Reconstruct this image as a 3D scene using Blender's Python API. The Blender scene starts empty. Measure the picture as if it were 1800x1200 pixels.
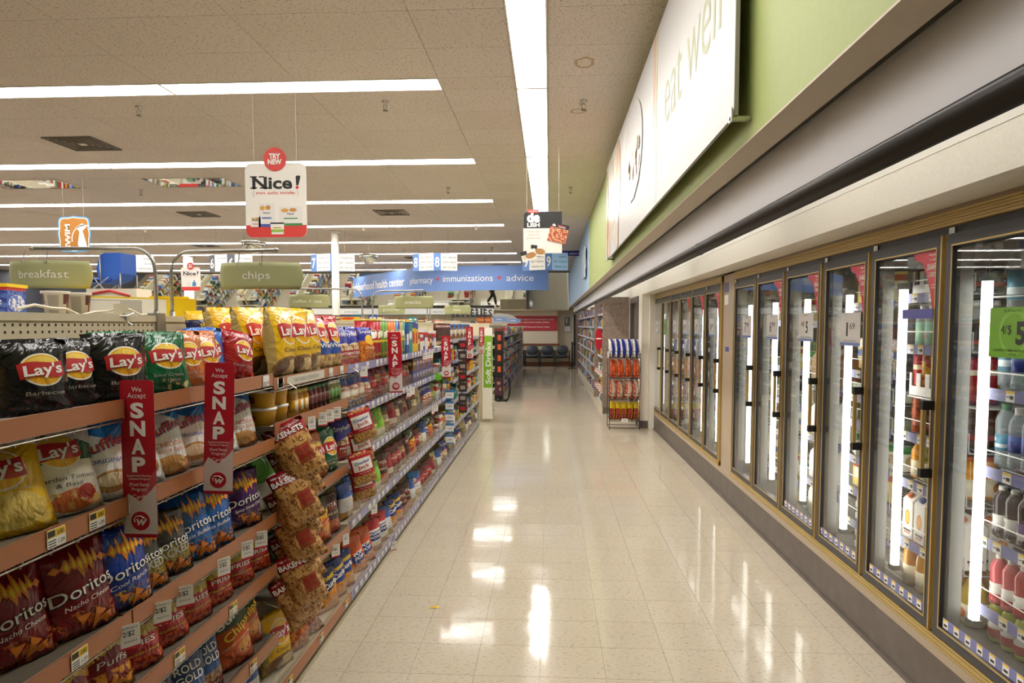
import bpy, bmesh, math, random
from mathutils import Vector, Matrix, Euler
random.seed(7)
S = bpy.context.scene
COL = S.collection

# ------------------------------------------------------------------ camera, world, exposure
cam_d = bpy.data.cameras.new('camera')
cam_d.sensor_fit = 'HORIZONTAL'; cam_d.sensor_width = 36.0; cam_d.lens = 24.0
cam_d.shift_y = 0.0245; cam_d.clip_start = 0.05
cam = bpy.data.objects.new('camera', cam_d); COL.objects.link(cam)
cam.location = (0, 0, 1.62)
cam.rotation_euler = (math.pi/2 - 0.060, 0, math.atan(66*math.cos(0.06)/1200))
S.camera = cam
W = bpy.data.worlds.new('world'); S.world = W; W.use_nodes = True
W.node_tree.nodes['Background'].inputs[0].default_value = (1.0, 0.93, 0.84, 1)
W.node_tree.nodes['Background'].inputs[1].default_value = 0.05
vs = S.view_settings
vs.view_transform = 'Standard'; vs.look = 'None'; vs.gamma = 1.0; vs.use_curve_mapping = False
vs.exposure = 0.0
LIGHT_COL = (1.0, 0.965, 0.915)
CEIL_LIGHT = 22.0      # luminance of the ceiling troffers
TUBE_LIGHT = 4.5       # luminance of the cooler tubes
COVE_LIGHT = 8.5 
S.cycles.max_bounces = 8
S.cycles.diffuse_bounces = 4
S.cycles.glossy_bounces = 4
S.cycles.transparent_max_bounces = 16
S.cycles.caustics_reflective = False
S.cycles.caustics_refractive = False
S.cycles.sample_clamp_indirect = 6.0

# ------------------------------------------------------------------ colours and materials
def lin(c):
    if isinstance(c, str):
        c = c.lstrip('#'); c = [int(c[i:i+2], 16)/255 for i in (0, 2, 4)]
    return tuple(x/12.92 if x <= .04045 else ((x+.055)/1.055)**2.4 for x in c) + (1.0,)

MATS = {}
def mat(name, col, rough=.5, metal=0.0, spec=.5, emit=None, strength=0.0, coat=0.0):
    if name in MATS: return MATS[name]
    m = bpy.data.materials.new(name); m.use_nodes = True
    b = m.node_tree.nodes['Principled BSDF']
    b.inputs['Base Color'].default_value = lin(col)
    b.inputs['Roughness'].default_value = rough
    b.inputs['Metallic'].default_value = metal
    b.inputs['Specular IOR Level'].default_value = spec
    b.inputs['Coat Weight'].default_value = coat
    b.inputs['Coat Roughness'].default_value = .08
    if strength:
        b.inputs['Emission Color'].default_value = (*emit, 1) if len(emit) == 3 else emit
        b.inputs['Emission Strength'].default_value = strength
    MATS[name] = m
    return m

class NT:
    def __init__(s, m):
        s.t = m.node_tree; s.b = s.t.nodes['Principled BSDF']
    def n(s, typ, **k):
        x = s.t.nodes.new(typ)
        for a, v in k.items(): setattr(x, a, v)
        return x
    def l(s, a, b): s.t.links.new(a, b)
    def math(s, op, a, b=None):
        x = s.n('ShaderNodeMath', operation=op)
        for i, v in enumerate((a, b)):
            if v is None: continue
            if hasattr(v, 'links'): s.l(v, x.inputs[i])
            else: x.inputs[i].default_value = v
        return x.outputs[0]
    def vmath(s, op, a, b=None):
        x = s.n('ShaderNodeVectorMath', operation=op)
        for i, v in enumerate((a, b)):
            if v is None: continue
            if hasattr(v, 'links'): s.l(v, x.inputs[i])
            else: x.inputs[i].default_value = v
        return x.outputs['Value'] if op in ('LENGTH', 'DOT_PRODUCT', 'DISTANCE') else x.outputs['Vector']
    def mix(s, f, a, b):
        x = s.n('ShaderNodeMix', data_type='RGBA')
        for i, v in ((0, f), (6, a), (7, b)):
            if hasattr(v, 'links'): s.l(v, x.inputs[i])
            else: x.inputs[i].default_value = v
        return x.outputs[2]
    def noise(s, vec, scale, detail=3, rough=.55):
        x = s.n('ShaderNodeTexNoise'); s.l(vec, x.inputs['Vector'])
        x.inputs['Scale'].default_value = scale; x.inputs['Detail'].default_value = detail
        x.inputs['Roughness'].default_value = rough
        return x.outputs['Fac']
    def ramp(s, f, stops):
        x = s.n('ShaderNodeValToRGB'); s.l(f, x.inputs[0])
        e = x.color_ramp.elements
        while len(e) < len(stops): e.new(.5)
        for q, (p, c) in zip(e, stops): q.position = p; q.color = c
        return x.outputs[0]
    def bump(s, h, strength=.3, dist=.002):
        x = s.n('ShaderNodeBump'); s.l(h, x.inputs['Height'])
        x.inputs['Strength'].default_value = strength; x.inputs['Distance'].default_value = dist
        s.l(x.outputs[0], s.b.inputs['Normal'])
    def pos(s): return s.n('ShaderNodeNewGeometry').outputs['Position']
    def objc(s): return s.n('ShaderNodeTexCoord').outputs['Object']
    def uv(s): return s.n('ShaderNodeTexCoord').outputs['UV']
    def col(s, c): s.l(c, s.b.inputs['Base Color'])

def art(name, base, layers=(), rough=.32, bump=.0, metal=0.0, coat=0.0):
    """printed package art laid out in the package's own UV"""
    if name in MATS: return MATS[name]
    m = mat(name, base, rough, metal, coat=coat); t = NT(m); uv = t.uv(); c = lin(base)
    for L in layers:
        k = L[0]
        if k == 'ell':
            _, cx, cy, rx, ry, col = L[:6]; rot = L[6] if len(L) > 6 else 0
            v = t.vmath('SUBTRACT', uv, (cx, cy, 0))
            if rot:
                r = t.n('ShaderNodeVectorRotate', rotation_type='Z_AXIS'); t.l(v, r.inputs['Vector'])
                r.inputs['Angle'].default_value = -rot; v = r.outputs[0]
            f = t.math('LESS_THAN', t.vmath('LENGTH', t.vmath('MULTIPLY', v, (1/rx, 1/ry, 0))), 1.0)
        elif k == 'rect':
            _, cx, cy, hx, hy, col = L[:6]; rot = L[6] if len(L) > 6 else 0
            v = t.vmath('SUBTRACT', uv, (cx, cy, 0))
            if rot:
                r = t.n('ShaderNodeVectorRotate', rotation_type='Z_AXIS'); t.l(v, r.inputs['Vector'])
                r.inputs['Angle'].default_value = -rot; v = r.outputs[0]
            v = t.vmath('ABSOLUTE', t.vmath('MULTIPLY', v, (1/hx, 1/hy, 0)))
            sp = t.n('ShaderNodeSeparateXYZ'); t.l(v, sp.inputs[0])
            f = t.math('LESS_THAN', t.math('MAXIMUM', sp.outputs[0], sp.outputs[1]), 1.0)
        elif k == 'half':      # a*u+b*v > c
            _, a, b, cc, col = L
            f = t.math('GREATER_THAN', t.vmath('DOT_PRODUCT', uv, (a, b, 0)), cc)
        elif k == 'noise':     # blotches between v0 and v1
            _, sc, th, v0, v1, col = L
            sp = t.n('ShaderNodeSeparateXYZ'); t.l(uv, sp.inputs[0])
            f = t.math('GREATER_THAN', t.noise(uv, sc), th)
            f = t.math('MULTIPLY', f, t.math('MULTIPLY', t.math('GREATER_THAN', sp.outputs[1], v0), t.math('LESS_THAN', sp.outputs[1], v1)))
        c = t.mix(f, c, lin(col))
    if layers: t.col(c)
    if bump:
        nz = t.n('ShaderNodeTexNoise'); t.l(t.objc(), nz.inputs['Vector']); nz.inputs['Scale'].default_value = 8; nz.inputs['Detail'].default_value = 3; nz.inputs['Roughness'].default_value = .5; nz.inputs['Distortion'].default_value = 1.6
        t.bump(t.math('ABSOLUTE', t.math('SUBTRACT', nz.outputs['Fac'], .5)), bump, .06)
    return m

# ------------------------------------------------------------------ mesh building
TEXT = {}
def raw_text(s, bold=0.0):
    k = (s, bold)
    if k not in TEXT:
        cu = bpy.data.curves.new('t', 'FONT'); cu.body = s; cu.size = 1; cu.offset = bold; cu.resolution_u = 3
        ob = bpy.data.objects.new('t', cu)
        me = ob.to_mesh()
        v = [tuple(p.co[:2]) for p in me.vertices]; f = [tuple(p.vertices) for p in me.polygons]
        ob.to_mesh_clear(); bpy.data.objects.remove(ob); bpy.data.curves.remove(cu)
        x0 = min(p[0] for p in v); x1 = max(p[0] for p in v)
        TEXT[k] = ([((x-x0-(x1-x0)/2), y) for x, y in v], f, x1-x0)
    return TEXT[k]

def text_geo(s, h, w=None, bold=0.0, shear=0.0, align='C'):
    """flat letters: h = capital height in metres, w = width to fit"""
    v, f, rw = raw_text(s, bold)
    k = h/.73; kx = w/rw if w else k
    off = 0 if align == 'C' else (rw*kx/2 if align == 'L' else -rw*kx/2)
    return [(x*kx + shear*y*k + off, y*k) for x, y in v], f

class MB:
    def __init__(s): s.V = []; s.F = []; s.M = []; s.U = []; s.S = []
    def add(s, vs, fs, m=0, uvs=None, smooth=False, mtx=None):
        o = len(s.V)
        s.V += [tuple(mtx @ Vector(v)) for v in vs] if mtx is not None else [tuple(v) for v in vs]
        for i, f in enumerate(fs):
            s.F.append(tuple(o+j for j in f)); s.M.append(m); s.S.append(smooth)
            s.U.append(uvs[i] if uvs else None)
        return s
    def box(s, x0, x1, y0, y1, z0, z1, m=0, mtx=None, top=None):
        vs = [(x0,y0,z0),(x1,y0,z0),(x1,y1,z0),(x0,y1,z0),(x0,y0,z1),(x1,y0,z1),(x1,y1,z1),(x0,y1,z1)]
        fs = [(0,1,5,4),(1,2,6,5),(2,3,7,6),(3,0,4,7),(4,5,6,7),(3,2,1,0)]
        q = [(0,0),(1,0),(1,1),(0,1)]
        o = len(s.M); s.add(vs, fs, m, [q]*6, False, mtx)
        if top is not None: s.M[o+4] = top
        return s
    def tube(s, pts, r, n=6, m=0, closed=False):
        P = [Vector(p) for p in pts]; vs = []; fs = []
        k = len(P)
        for i, p in enumerate(P):
            a = P[(i-1) % k] if closed or i > 0 else p; b = P[(i+1) % k] if closed or i < k-1 else p
            d = (b-a).normalized()
            ref = Vector((0,0,1)) if abs(d.z) < .9 else Vector((1,0,0))
            e1 = d.cross(ref).normalized(); e2 = d.cross(e1)
            vs += [p + r*(math.cos(t)*e1 + math.sin(t)*e2) for t in [2*math.pi*j/n for j in range(n)]]
        for i in range(k if closed else k-1):
            for j in range(n):
                a = i*n+j; b = i*n+(j+1) % n; c = ((i+1) % k)*n
                fs.append((a, b, c+(j+1) % n, c+j))
        if not closed: fs += [tuple(range(n))[::-1], tuple(range((k-1)*n, k*n))]
        return s.add(vs, fs, m, None, n > 5)
    def lathe(s, prof, n=14, m=0, cx=0, cy=0, cz=0, sm=True, ms=None):
        vs = []; fs = []; uv = []; mi = []
        z0 = prof[0][1]; z1 = prof[-1][1]
        for r, z in prof:
            vs += [(cx+r*math.cos(2*math.pi*j/n), cy+r*math.sin(2*math.pi*j/n), cz+z) for j in range(n)]
        for i in range(len(prof)-1):
            for j in range(n):
                fs.append((i*n+j, i*n+(j+1) % n, (i+1)*n+(j+1) % n, (i+1)*n+j))
                a = (prof[i][1]-z0)/(z1-z0+1e-9); b = (prof[i+1][1]-z0)/(z1-z0+1e-9)
                uv.append([(j/n, a), ((j+1)/n, a), ((j+1)/n, b), (j/n, b)]); mi.append(ms[i] if ms else m)
        o = len(s.M); s.add(vs, fs, m, uv, sm)
        for i, q in enumerate(mi): s.M[o+i] = q
        L = len(prof)
        s.add([], [])
        b = o and 0
        base = len(s.V)-len(vs)
        if prof[0][0] > 1e-4: s.F.append(tuple(base+j for j in range(n))[::-1]); s.M.append(mi[0]); s.S.append(False); s.U.append(None)
        if prof[-1][0] > 1e-4: s.F.append(tuple(base+(L-1)*n+j for j in range(n))); s.M.append(mi[-1]); s.S.append(False); s.U.append(None)
        return s
    def prism(s, poly, d0, d1, m=0, mtx=None, side=None):
        """polygon in local xy extruded from z=d0 to z=d1 (front = d1)"""
        n = len(poly)
        vs = [(x, y, d0) for x, y in poly] + [(x, y, d1) for x, y in poly]
        xs = [p[0] for p in poly]; ys = [p[1] for p in poly]
        U = lambda x, y: ((x-min(xs))/(max(xs)-min(xs)), (y-min(ys))/(max(ys)-min(ys)))
        fs = [tuple(range(n, 2*n)), tuple(range(n))[::-1]] + [(i, (i+1) % n, n+(i+1) % n, n+i) for i in range(n)]
        uv = [[U(*p) for p in poly], [U(*p) for p in poly][::-1]] + [[(0,0)]*4]*n
        o = len(s.M); s.add(vs, fs, m, uv, False, mtx)
        if side is not None:
            for i in range(o+2, o+2+n): s.M[i] = side
        return s
    def text(s, t, mtx, h, w=None, m=0, bold=0.0, shear=0.0, align='C', lift=.0012):
        v, f = text_geo(t, h, w, bold, shear, align)
        return s.add([(x, y, lift) for x, y in v], f, m, None, False, mtx)
    def mesh(s, name, mats):
        me = bpy.data.meshes.new(name); me.from_pydata(s.V, [], s.F)
        for mm in (mats if isinstance(mats, (list, tuple)) else [mats]): me.materials.append(mm)
        me.polygons.foreach_set('material_index', s.M); me.polygons.foreach_set('use_smooth', s.S)
        if any(u is not None for u in s.U):
            l = me.uv_layers.new(name='UVMap'); d = []
            for f, u in zip(s.F, s.U):
                for i in range(len(f)): d += list(u[i]) if u else [.02, .02]
            l.data.foreach_set('uv', d)
        me.update()
        return me
    def build(s, name, mats, parent=None, loc=(0,0,0), rot=(0,0,0)):
        return put(name, s.mesh(name, mats), parent, loc, rot)

def put(name, me, parent=None, loc=(0,0,0), rot=(0,0,0)):
    o = bpy.data.objects.new(name, me); COL.objects.link(o)
    o.location = loc; o.rotation_euler = rot
    if parent is not None: o.parent = parent
    return o
def empty(name, loc=(0,0,0), rot=(0,0,0)):
    o = bpy.data.objects.new(name, None); COL.objects.link(o); o.location = loc; o.rotation_euler = rot
    o.empty_display_size = .1
    return o
def tag(o, label, cat, group=None):
    o['label'] = label; o['category'] = cat
    if group: o['group'] = group
    return o
def struct(o, label=None):
    o['kind'] = 'structure'
    if label: o['label'] = label
    return o
KIDS = {}
def copy_tree(o, parent=None):
    c = o.copy(); COL.objects.link(c)
    if parent is not None: c.parent = parent
    if o.name not in KIDS: KIDS[o.name] = list(o.children)
    for ch in KIDS[o.name]: copy_tree(ch, c)
    return c

REG = []
def reg(o, desc, cat, place, group, key):
    REG.append((o, desc, cat, place, group, key)); return o
ORD = 'first second third fourth fifth sixth seventh eighth ninth tenth eleventh twelfth thirteenth fourteenth fifteenth sixteenth seventeenth eighteenth nineteenth twentieth'.split()
def ordinal(i):
    if i < 20: return ORD[i]
    n = i+1; return '%d%s' % (n, 'th' if 10 <= n % 100 <= 20 else {1:'st',2:'nd',3:'rd'}.get(n % 10, 'th'))
def finish_labels():
    d = {}
    for r in REG: d.setdefault((r[1], r[3]), []).append(r)
    for (desc, place), rs in d.items():
        rs.sort(key=lambda r: r[5])
        for i, (o, _, cat, _, group, _) in enumerate(rs):
            L_ = f'{desc}, {ordinal(i)} along, {place}'
            if len(L_.split()) > 16: place_ = place.replace('the ', ''); L_ = f'{desc}, {ordinal(i)} along, {place_}'
            tag(o, f'{desc} {place}' if len(rs) == 1 else L_, cat, group)

# frames for flat lettering: columns x, y(up), normal
def F_aisle(x, y, z):  return Matrix(((0,0,1,x),(1,0,0,y),(0,1,0,z),(0,0,0,1)))      # faces +X, reads towards +Y
def F_left(x, y, z):   return Matrix(((0,0,-1,x),(-1,0,0,y),(0,1,0,z),(0,0,0,1)))    # faces -X, reads towards -Y
def F_cam(x, y, z, a=0.0):                                                             # faces -Y
    return Matrix.Translation((x,y,z)) @ Matrix.Rotation(a, 4, 'Z') @ Matrix(((1,0,0,0),(0,0,-1,0),(0,1,0,0),(0,0,0,1)))
def rrect(w, h, r, n=5, cx=0, cy=0):
    P = []
    for sx, sy, a0 in ((1,1,0),(-1,1,90),(-1,-1,180),(1,-1,270)):
        for i in range(n+1):
            a = math.radians(a0+90*i/n); P.append((cx+sx*(w/2-r)+r*math.cos(a), cy+sy*(h/2-r)+r*math.sin(a)))
    return P
def circ(r, n=28, cx=0, cy=0): return [(cx+r*math.cos(2*math.pi*i/n), cy+r*math.sin(2*math.pi*i/n)) for i in range(n)]

white = mat('white_print', '#f2efe8', .4); black = mat('black_print', '#161414', .45); red = mat('red_print', '#c02430', .38)
grey = mat('grey_print', '#8c8a86', .5); yellow = mat('yellow_print', '#f0c81e', .4)

# ================================================================== SETTING
CEIL = 3.71
def wall_mat(name, c1, c2, sc=60, rough=.7, bump=.15):
    m = mat(name, c1, rough); t = NT(m)
    n = t.noise(t.pos(), sc, 4); t.col(t.ramp(n, [(.35, lin(c1)), (.65, lin(c2))])); t.bump(n, bump, .002)
    return m
m_green = wall_mat('green_paint', '#9aa561', '#9da864', 30, .6, .05)
m_bluew = wall_mat('pale_blue_paint', '#a9c6e2', '#acc9e5', 30, .6, .05)
m_beige = wall_mat('beige_paint', '#d2c6b0', '#d6cab4', 40)
m_cream = wall_mat('cream_vinyl', '#f0eadc', '#e8e1d2', 130, .6, .25)
m_soff = wall_mat('soffit_beige', '#cbbfac', '#cfc3b0', 40)
m_kick = wall_mat('dark_kick_vinyl', '#5f564e', '#6a6058', 8, .45, .05)
m_slate = wall_mat('slate_paint', '#4d5058', '#525560', 20)
m_brown = wall_mat('brown_mottled_laminate', '#7d6c60', '#948375', 22, .4, .03)
m_wood = wall_mat('brown_wood_trim', '#7a4a2c', '#8d5938', 15, .4, .05)

# floor: slab, tiles one by one where they show, the rest joined
m_grout = mat('dark_tile_joint', '#857862', .6)
m_tile = mat('cream_vinyl_tile', '#d8cbb4', .12, spec=.55); t = NT(m_tile)
p = t.pos()
def streak(rot, sc):
    mp = t.n('ShaderNodeMapping'); t.l(p, mp.inputs[0]); mp.inputs['Scale'].default_value = (1, 2.6, 1); mp.inputs['Rotation'].default_value = (0, 0, rot)
    return t.ramp(t.noise(mp.outputs[0], sc, 2, .45), [(.63, (0,0,0,1)), (.67, (1,1,1,1))])
fl = t.math('MAXIMUM', streak(.7, 38), streak(2.3, 44))
cl = t.noise(p, 1.3, 3)
oi = t.n('ShaderNodeObjectInfo').outputs['Random']
base = t.mix(cl, lin('#c6bba6'), lin('#cfc4af'))
base = t.mix(t.math('MULTIPLY', oi, .25), base, lin('#bdb19b'))
base = t.mix(t.math('MULTIPLY', fl, .55), base, lin('#8f7d63'))
t.col(base)
rg = t.noise(p, 3.5, 4); rr = t.n('ShaderNodeMapRange'); t.l(rg, rr.inputs[0])
rr.inputs[1].default_value = .3; rr.inputs[2].default_value = .7; rr.inputs[3].default_value = .045; rr.inputs[4].default_value = .13
t.l(rr.outputs[0], t.b.inputs['Roughness'])
t.bump(t.noise(p, 4.5, 2), .09, .01)
floor = struct(MB().box(-20.6, 3.2, -4, 30, -.06, -.003).build('floor', m_grout))
TX = [0.57 + .3048*k for k in range(-6, 4)]; TY0 = 3.37
tiles = []
for i in range(-3, 84):
    y = TY0 + .3048*i
    for x in TX + [0.57+.3048*4]:
        if x > 1.7 and y < 10.9: continue
        tiles.append((x, y))
tile_me = MB().box(0, .3030, 0, .3030, -.003, 0, top=0).mesh('floor_tile', m_tile)
near = sorted([q for q in tiles if -1.3 <= q[0] <= 1.6 and q[1] > 2.6], key=lambda q: q[1])[:290]
ns = set(near)
for q in near:
    o = put('floor_tile', tile_me, floor, (q[0]+.0009, q[1]+.0009, 0))
mb = MB()
for q in tiles:
    if q not in ns: mb.box(q[0]+.0009, q[0]+.3039, q[1]+.0009, q[1]+.3039, -.003, 0)
for i in range(-60, -6):
    for j in range(6, 82):
        x = .57+.3048*i; y = TY0+.3048*j
        mb.box(x+.0015, x+.3033, y+.0015, y+.3033, -.003, 0)
o = mb.build('far_floor_tiles', m_tile, floor); o['kind'] = 'stuff'


# ceiling
m_ct = mat('fissured_ceiling_tile', '#d6ccc3', .85, spec=.2); t = NT(m_ct); p = t.pos()
mp = t.n('ShaderNodeMapping'); t.l(p, mp.inputs[0]); mp.inputs['Scale'].default_value = (1, 1.8, 1); mp.inputs['Rotation'].default_value = (0, 0, .5)
f1 = t.noise(mp.outputs[0], 48, 2); fw = t.ramp(f1, [(.60, (0,0,0,1)), (.66, (1,1,1,1))])
oi = t.n('ShaderNodeObjectInfo').outputs['Random']
bb = t.mix(t.math('MULTIPLY', oi, .5), lin('#d6ccc3'), lin('#cfc4ba'))
bb = t.mix(fw, bb, lin('#8c8074')); t.col(bb); t.bump(fw, .25, -.003)
m_grid = mat('ceiling_grid_metal', '#c4b9ac', .6)
ceiling = struct(MB().box(-20.6, .9, -4, 28.2, CEIL+.012, CEIL+.06).build('ceiling', m_grid))
PER = 2.775; R0 = 5.87; RW = .29
xs = [(-.95-1.22*(k+1), -.95-1.22*k) for k in range(16)] + [(-.95, -.305), (-.018, .77)]
ct = {}
cts = []
MIRT = [(-5.83, -4.61, R0+PER+RW+.62), (-8.27, -7.05, R0+PER+RW+.62)]
VENT = [(-5.83, R0+RW+2*.621), (-3.39, R0+2*PER+RW+.621), (-7.05, R0+2*PER+RW+.621), (-4.61, R0+5*PER+RW+.621), (-2.17, R0+6*PER+RW+.621), (-9.49, R0+4*PER+RW)]
for k in range(-3, 8):
    y = R0+PER*k
    for j, (a, b) in enumerate([(y, y+RW)] + [(y+RW+.62125*q, y+RW+.62125*(q+1)) for q in range(4)]):
        if a > 27.8: continue
        for x0, x1 in xs:
            if j == 0 and x1 < -.9: continue
            if any(abs(x0-q[0]) < .1 and abs(a-q[2]) < .1 for q in MIRT): continue
            cts.append((x0, x1, a, b))
def ct_seen(q):
    x0, x1, a, b = q
    return a > 3.6 and x1 > -.82*b-.3
cn = sorted([q for q in cts if ct_seen(q)], key=lambda q: (q[2]+q[3])/2 + abs(q[0])*.15)[:285]
cset = set(cn)
for q in cn:
    w, d = round(q[1]-q[0], 3), round(q[3]-q[2], 3)
    if (w, d) not in ct: ct[w, d] = MB().box(.002, w-.002, .002, d-.002, 0, .014).mesh('ceiling_tile', m_ct)
    put('ceiling_tile', ct[w, d], ceiling, (q[0], q[2], CEIL))
mb = MB()
for q in cts:
    if q not in cset: mb.box(q[0]+.003, q[1]-.003, q[2]+.003, q[3]-.003, CEIL, CEIL+.014)
o = mb.build('far_ceiling_tiles', m_ct, ceiling); o['kind'] = 'stuff'

# right side: bulkhead, valance, white wall, alcove, return wall
wr = MB(); wr.box(.77, .885, -4, 13.5, 2.34, CEIL+.05, 0).box(.77, .885, 13.5, 28.1, 2.34, CEIL+.05, 1)
wr.box(.885, 1.45, -4, 28.1, 2.62, 2.70, 2)
o = struct(wr.build('wall_right', [m_green, m_bluew, m_soff]))
MB().box(.7695, .886, -4, 28.1, 2.334, 2.3405).build('bulkhead_underside', m_soff, o)
m_valg = mat('pale_grey_valance', '#f0f0f4', .5); m_dark = mat('dark_bronze_trim', '#37322e', .35)
v = MB().box(.95, .965, -2.5, 27.1, 2.13, 2.40)
valance = struct(v.build('trim_1', m_valg))
r = MB()
prof = [(.95+.04*math.sin(a), 2.10-.035*math.cos(a)) for a in [math.radians(x) for x in range(-180, 181, 20)]]
n = len(prof)
r.add([(x-.008, -2.5, z) for x, z in prof] + [(x-.008, 27.1, z) for x, z in prof], [(i, (i+1) % n, n+(i+1) % n, n+i) for i in range(n)] + [tuple(range(n))[::-1], tuple(range(n, 2*n))], 0, None, True)
r.build('bumper_rail', m_dark, valance)
MB().box(.888, .95, -2.5, 27.1, 2.37, 2.40).build('shadow_gap_strip', m_dark, valance)
for y in (4.4, 9.2, 14.0, 18.8): MB().tube([(.942, y, 2.10), (.942, y+.006, 2.10)], .0385, 18).build('rail_joint', m_dark, valance)
MB().box(.95, .98, 27.1, 27.13, 2.06, 2.36).build('end_cap', m_dark, valance)
m_cove = mat('lit_cove_tube', '#ffffff', .4, emit=LIGHT_COL, strength=COVE_LIGHT)
for i in range(10):
    y = -1.2+2.75*i
    c_ = empty('cove_lamp', (1.03, y, 2.44)); MB().tube([(0, .05, 0), (0, 2.5, 0)], .02, 8).build('lit_tube', m_cove, c_); MB().box(-.04, .05, 0, 2.55, .025, .06).build('batten', m_valg, c_)
    tag(c_, f'fluorescent cove lamp tucked behind the grey valance, {ordinal(i)} along', 'lamp', 'cove lamps')
ww = MB().box(1.45, 1.56, -4, 10.85, 2.11, 2.66).box(1.45, 1.56, 10.85, 11.25, 0, 2.66).box(1.45, 1.56, 12.3, 28.1, 0, 2.66).box(1.45, 1.56, 11.25, 12.3, 2.1, 2.66)
ww.box(1.56, 2.7, 10.75, 10.95, 0, 2.66).box(1.56, 2.7, -4, 10.85, 2.11, 2.2)
o = struct(ww.build('wall_alcove', m_cream))
MB().box(1.445, 1.451, -4, 10.85, 2.268, 2.31).build('smooth_trim_strip', mat('cream_trim', '#e9e4d8', .5), o)
b = MB().box(1.438, 1.45, 10.83, 11.25, 0, .115).box(1.44, 1.62, 10.838, 10.85, 0, .115)
struct(b.build('baseboard_right', m_kick))
dd = struct(empty('door_1', (1.45, 11.25, 0)))
m_dg = mat('dark_grey_door_paint', '#5d5751', .5)
MB().box(-.02, .1, 0, .1, 0, 2.1).box(-.02, .1, .95, 1.05, 0, 2.1).box(-.02, .1, .1, .95, 2.0, 2.1).build('door_frame', m_dg, dd)
MB().box(.04, .08, .1, .95, 0, 2.0).build('door_leaf', mat('brown_door_leaf', '#6b5f55', .5), dd)

# far wall, recess, mirror band, left wall
fw_ = MB().box(-20.6, .36, 27.5, 27.7, 0, 2.24).box(.36, 1.56, 27.9, 28.1, 0, 2.24).box(-20.6, 1.56, 27.7, 28.1, 2.24, CEIL)
fw_.box(.34, .36, 27.5, 27.95, 0, 2.24)
wf = struct(fw_.build('wall_far', m_beige))
MB().box(-20.6, .77, 27.02, 27.9, 2.232, 2.245).build('soffit', m_beige, wf)
struct(MB().box(-14, .42, 27.47, 27.5, .80, .90).build('trim_2', m_wood)); struct(MB().box(-14, .37, 27.48, 27.5, 0, .16).box(.36, 1.0, 27.88, 27.9, 0, .16).build('baseboard_far', m_wood))
m_mir = mat('mirror_glass', '#dfe3df', .02, 1.0)
d2 = struct(empty('door_2', (.98, 27.9, 0)))
MB().box(0, .06, -.05, 0, 0, 2.05).box(.06, .4, -.05, 0, 1.99, 2.05).build('door_frame', mat('black_door_frame', '#1b1a1a', .4), d2)
MB().box(.06, .4, -.02, 0, 0, 1.99).build('door_leaf', m_dg, d2)
wl = struct(MB().box(-20.8, -20.6, -4, 28.1, 0, CEIL).build('wall_left', m_slate))
struct(MB().box(-20.6, 3.2, -4.1, -4, 0, CEIL).build('wall_back', m_beige))
MIRY0, MIRY1 = 27.05, 26.62
for i in range(9):
    x0, x1 = .765-2.37*(i+1), .765-2.37*i
    mb = MB().add([(x0+.004, MIRY0, 2.25), (x1-.004, MIRY0, 2.25), (x1-.004, MIRY1, CEIL-.05), (x0+.004, MIRY1, CEIL-.05),
                   (x0+.004, MIRY0+.02, 2.25), (x1-.004, MIRY0+.02, 2.25), (x1-.004, MIRY1+.02, CEIL-.05), (x0+.004, MIRY1+.02, CEIL-.05)],
                  [(0,1,2,3),(7,6,5,4),(0,4,5,1),(3,2,6,7),(0,3,7,4),(1,5,6,2)])
    mb.build('mirror_panel', m_mir, wf)
struct(MB().box(-20.6, .77, MIRY1-.05, MIRY1+.03, CEIL-.05, CEIL).build('trim_3', mat('dark_green_grey_trim', '#6a6a5c', .5)))

# ================================================================== CEILING FITTINGS
m_diff = mat('lit_prismatic_diffuser', '#ffffff', .4, emit=LIGHT_COL, strength=CEIL_LIGHT)
m_fix = mat('white_fixture_metal', '#efeae0', .45)
def troffer(w, l, name='ceiling_light'):
    """long axis along local y; origin = fixture corner at ceiling level"""
    e = empty(name)
    f = MB().box(0, .012, 0, l, -.006, .02).box(w-.012, w, 0, l, -.006, .02).box(.012, w-.012, 0, .012, -.006, .02).box(.012, w-.012, l-.012, l, -.006, .02)
    f.build('frame', m_fix, e)
    MB().box(.012, w-.012, .012, l-.012, .0, .008).build('diffuser', m_diff, e)
    return e
L0 = troffer(.28, 2.44)
i = 0
SY = [1.245, 3.71, 6.16, 8.63, 11.08]
for i, y in enumerate(SY):
    o = L0 if i == 0 else copy_tree(L0)
    o.location = (-.303, y, CEIL)
    d = ['just behind the top edge', 'overhead end', 'second visible length', 'third visible length', 'far end'][i]
    tag(o, f'long fluorescent troffer in the strip above the aisle, {d}', 'ceiling light', 'aisle strip lights')
for k in range(-2, 8):
    y = R0+PER*k
    for j in range(8):
        if k < 0 and j > (0 if k == -1 else 1): continue
        o = copy_tree(L0)
        o.rotation_euler = (0, 0, math.pi/2); o.location = (-.95-2.44*j, y, CEIL)
        if k < 0: tag(o, f'cross troffer behind the viewpoint, {ordinal(-k-1)} row back, {ordinal(j)} from the aisle', 'ceiling light', 'cross row lights')
        else: tag(o, f'fluorescent troffer {ordinal(j)} from the aisle in the {ordinal(k)} cross row ahead', 'ceiling light', 'cross row lights')

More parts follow.
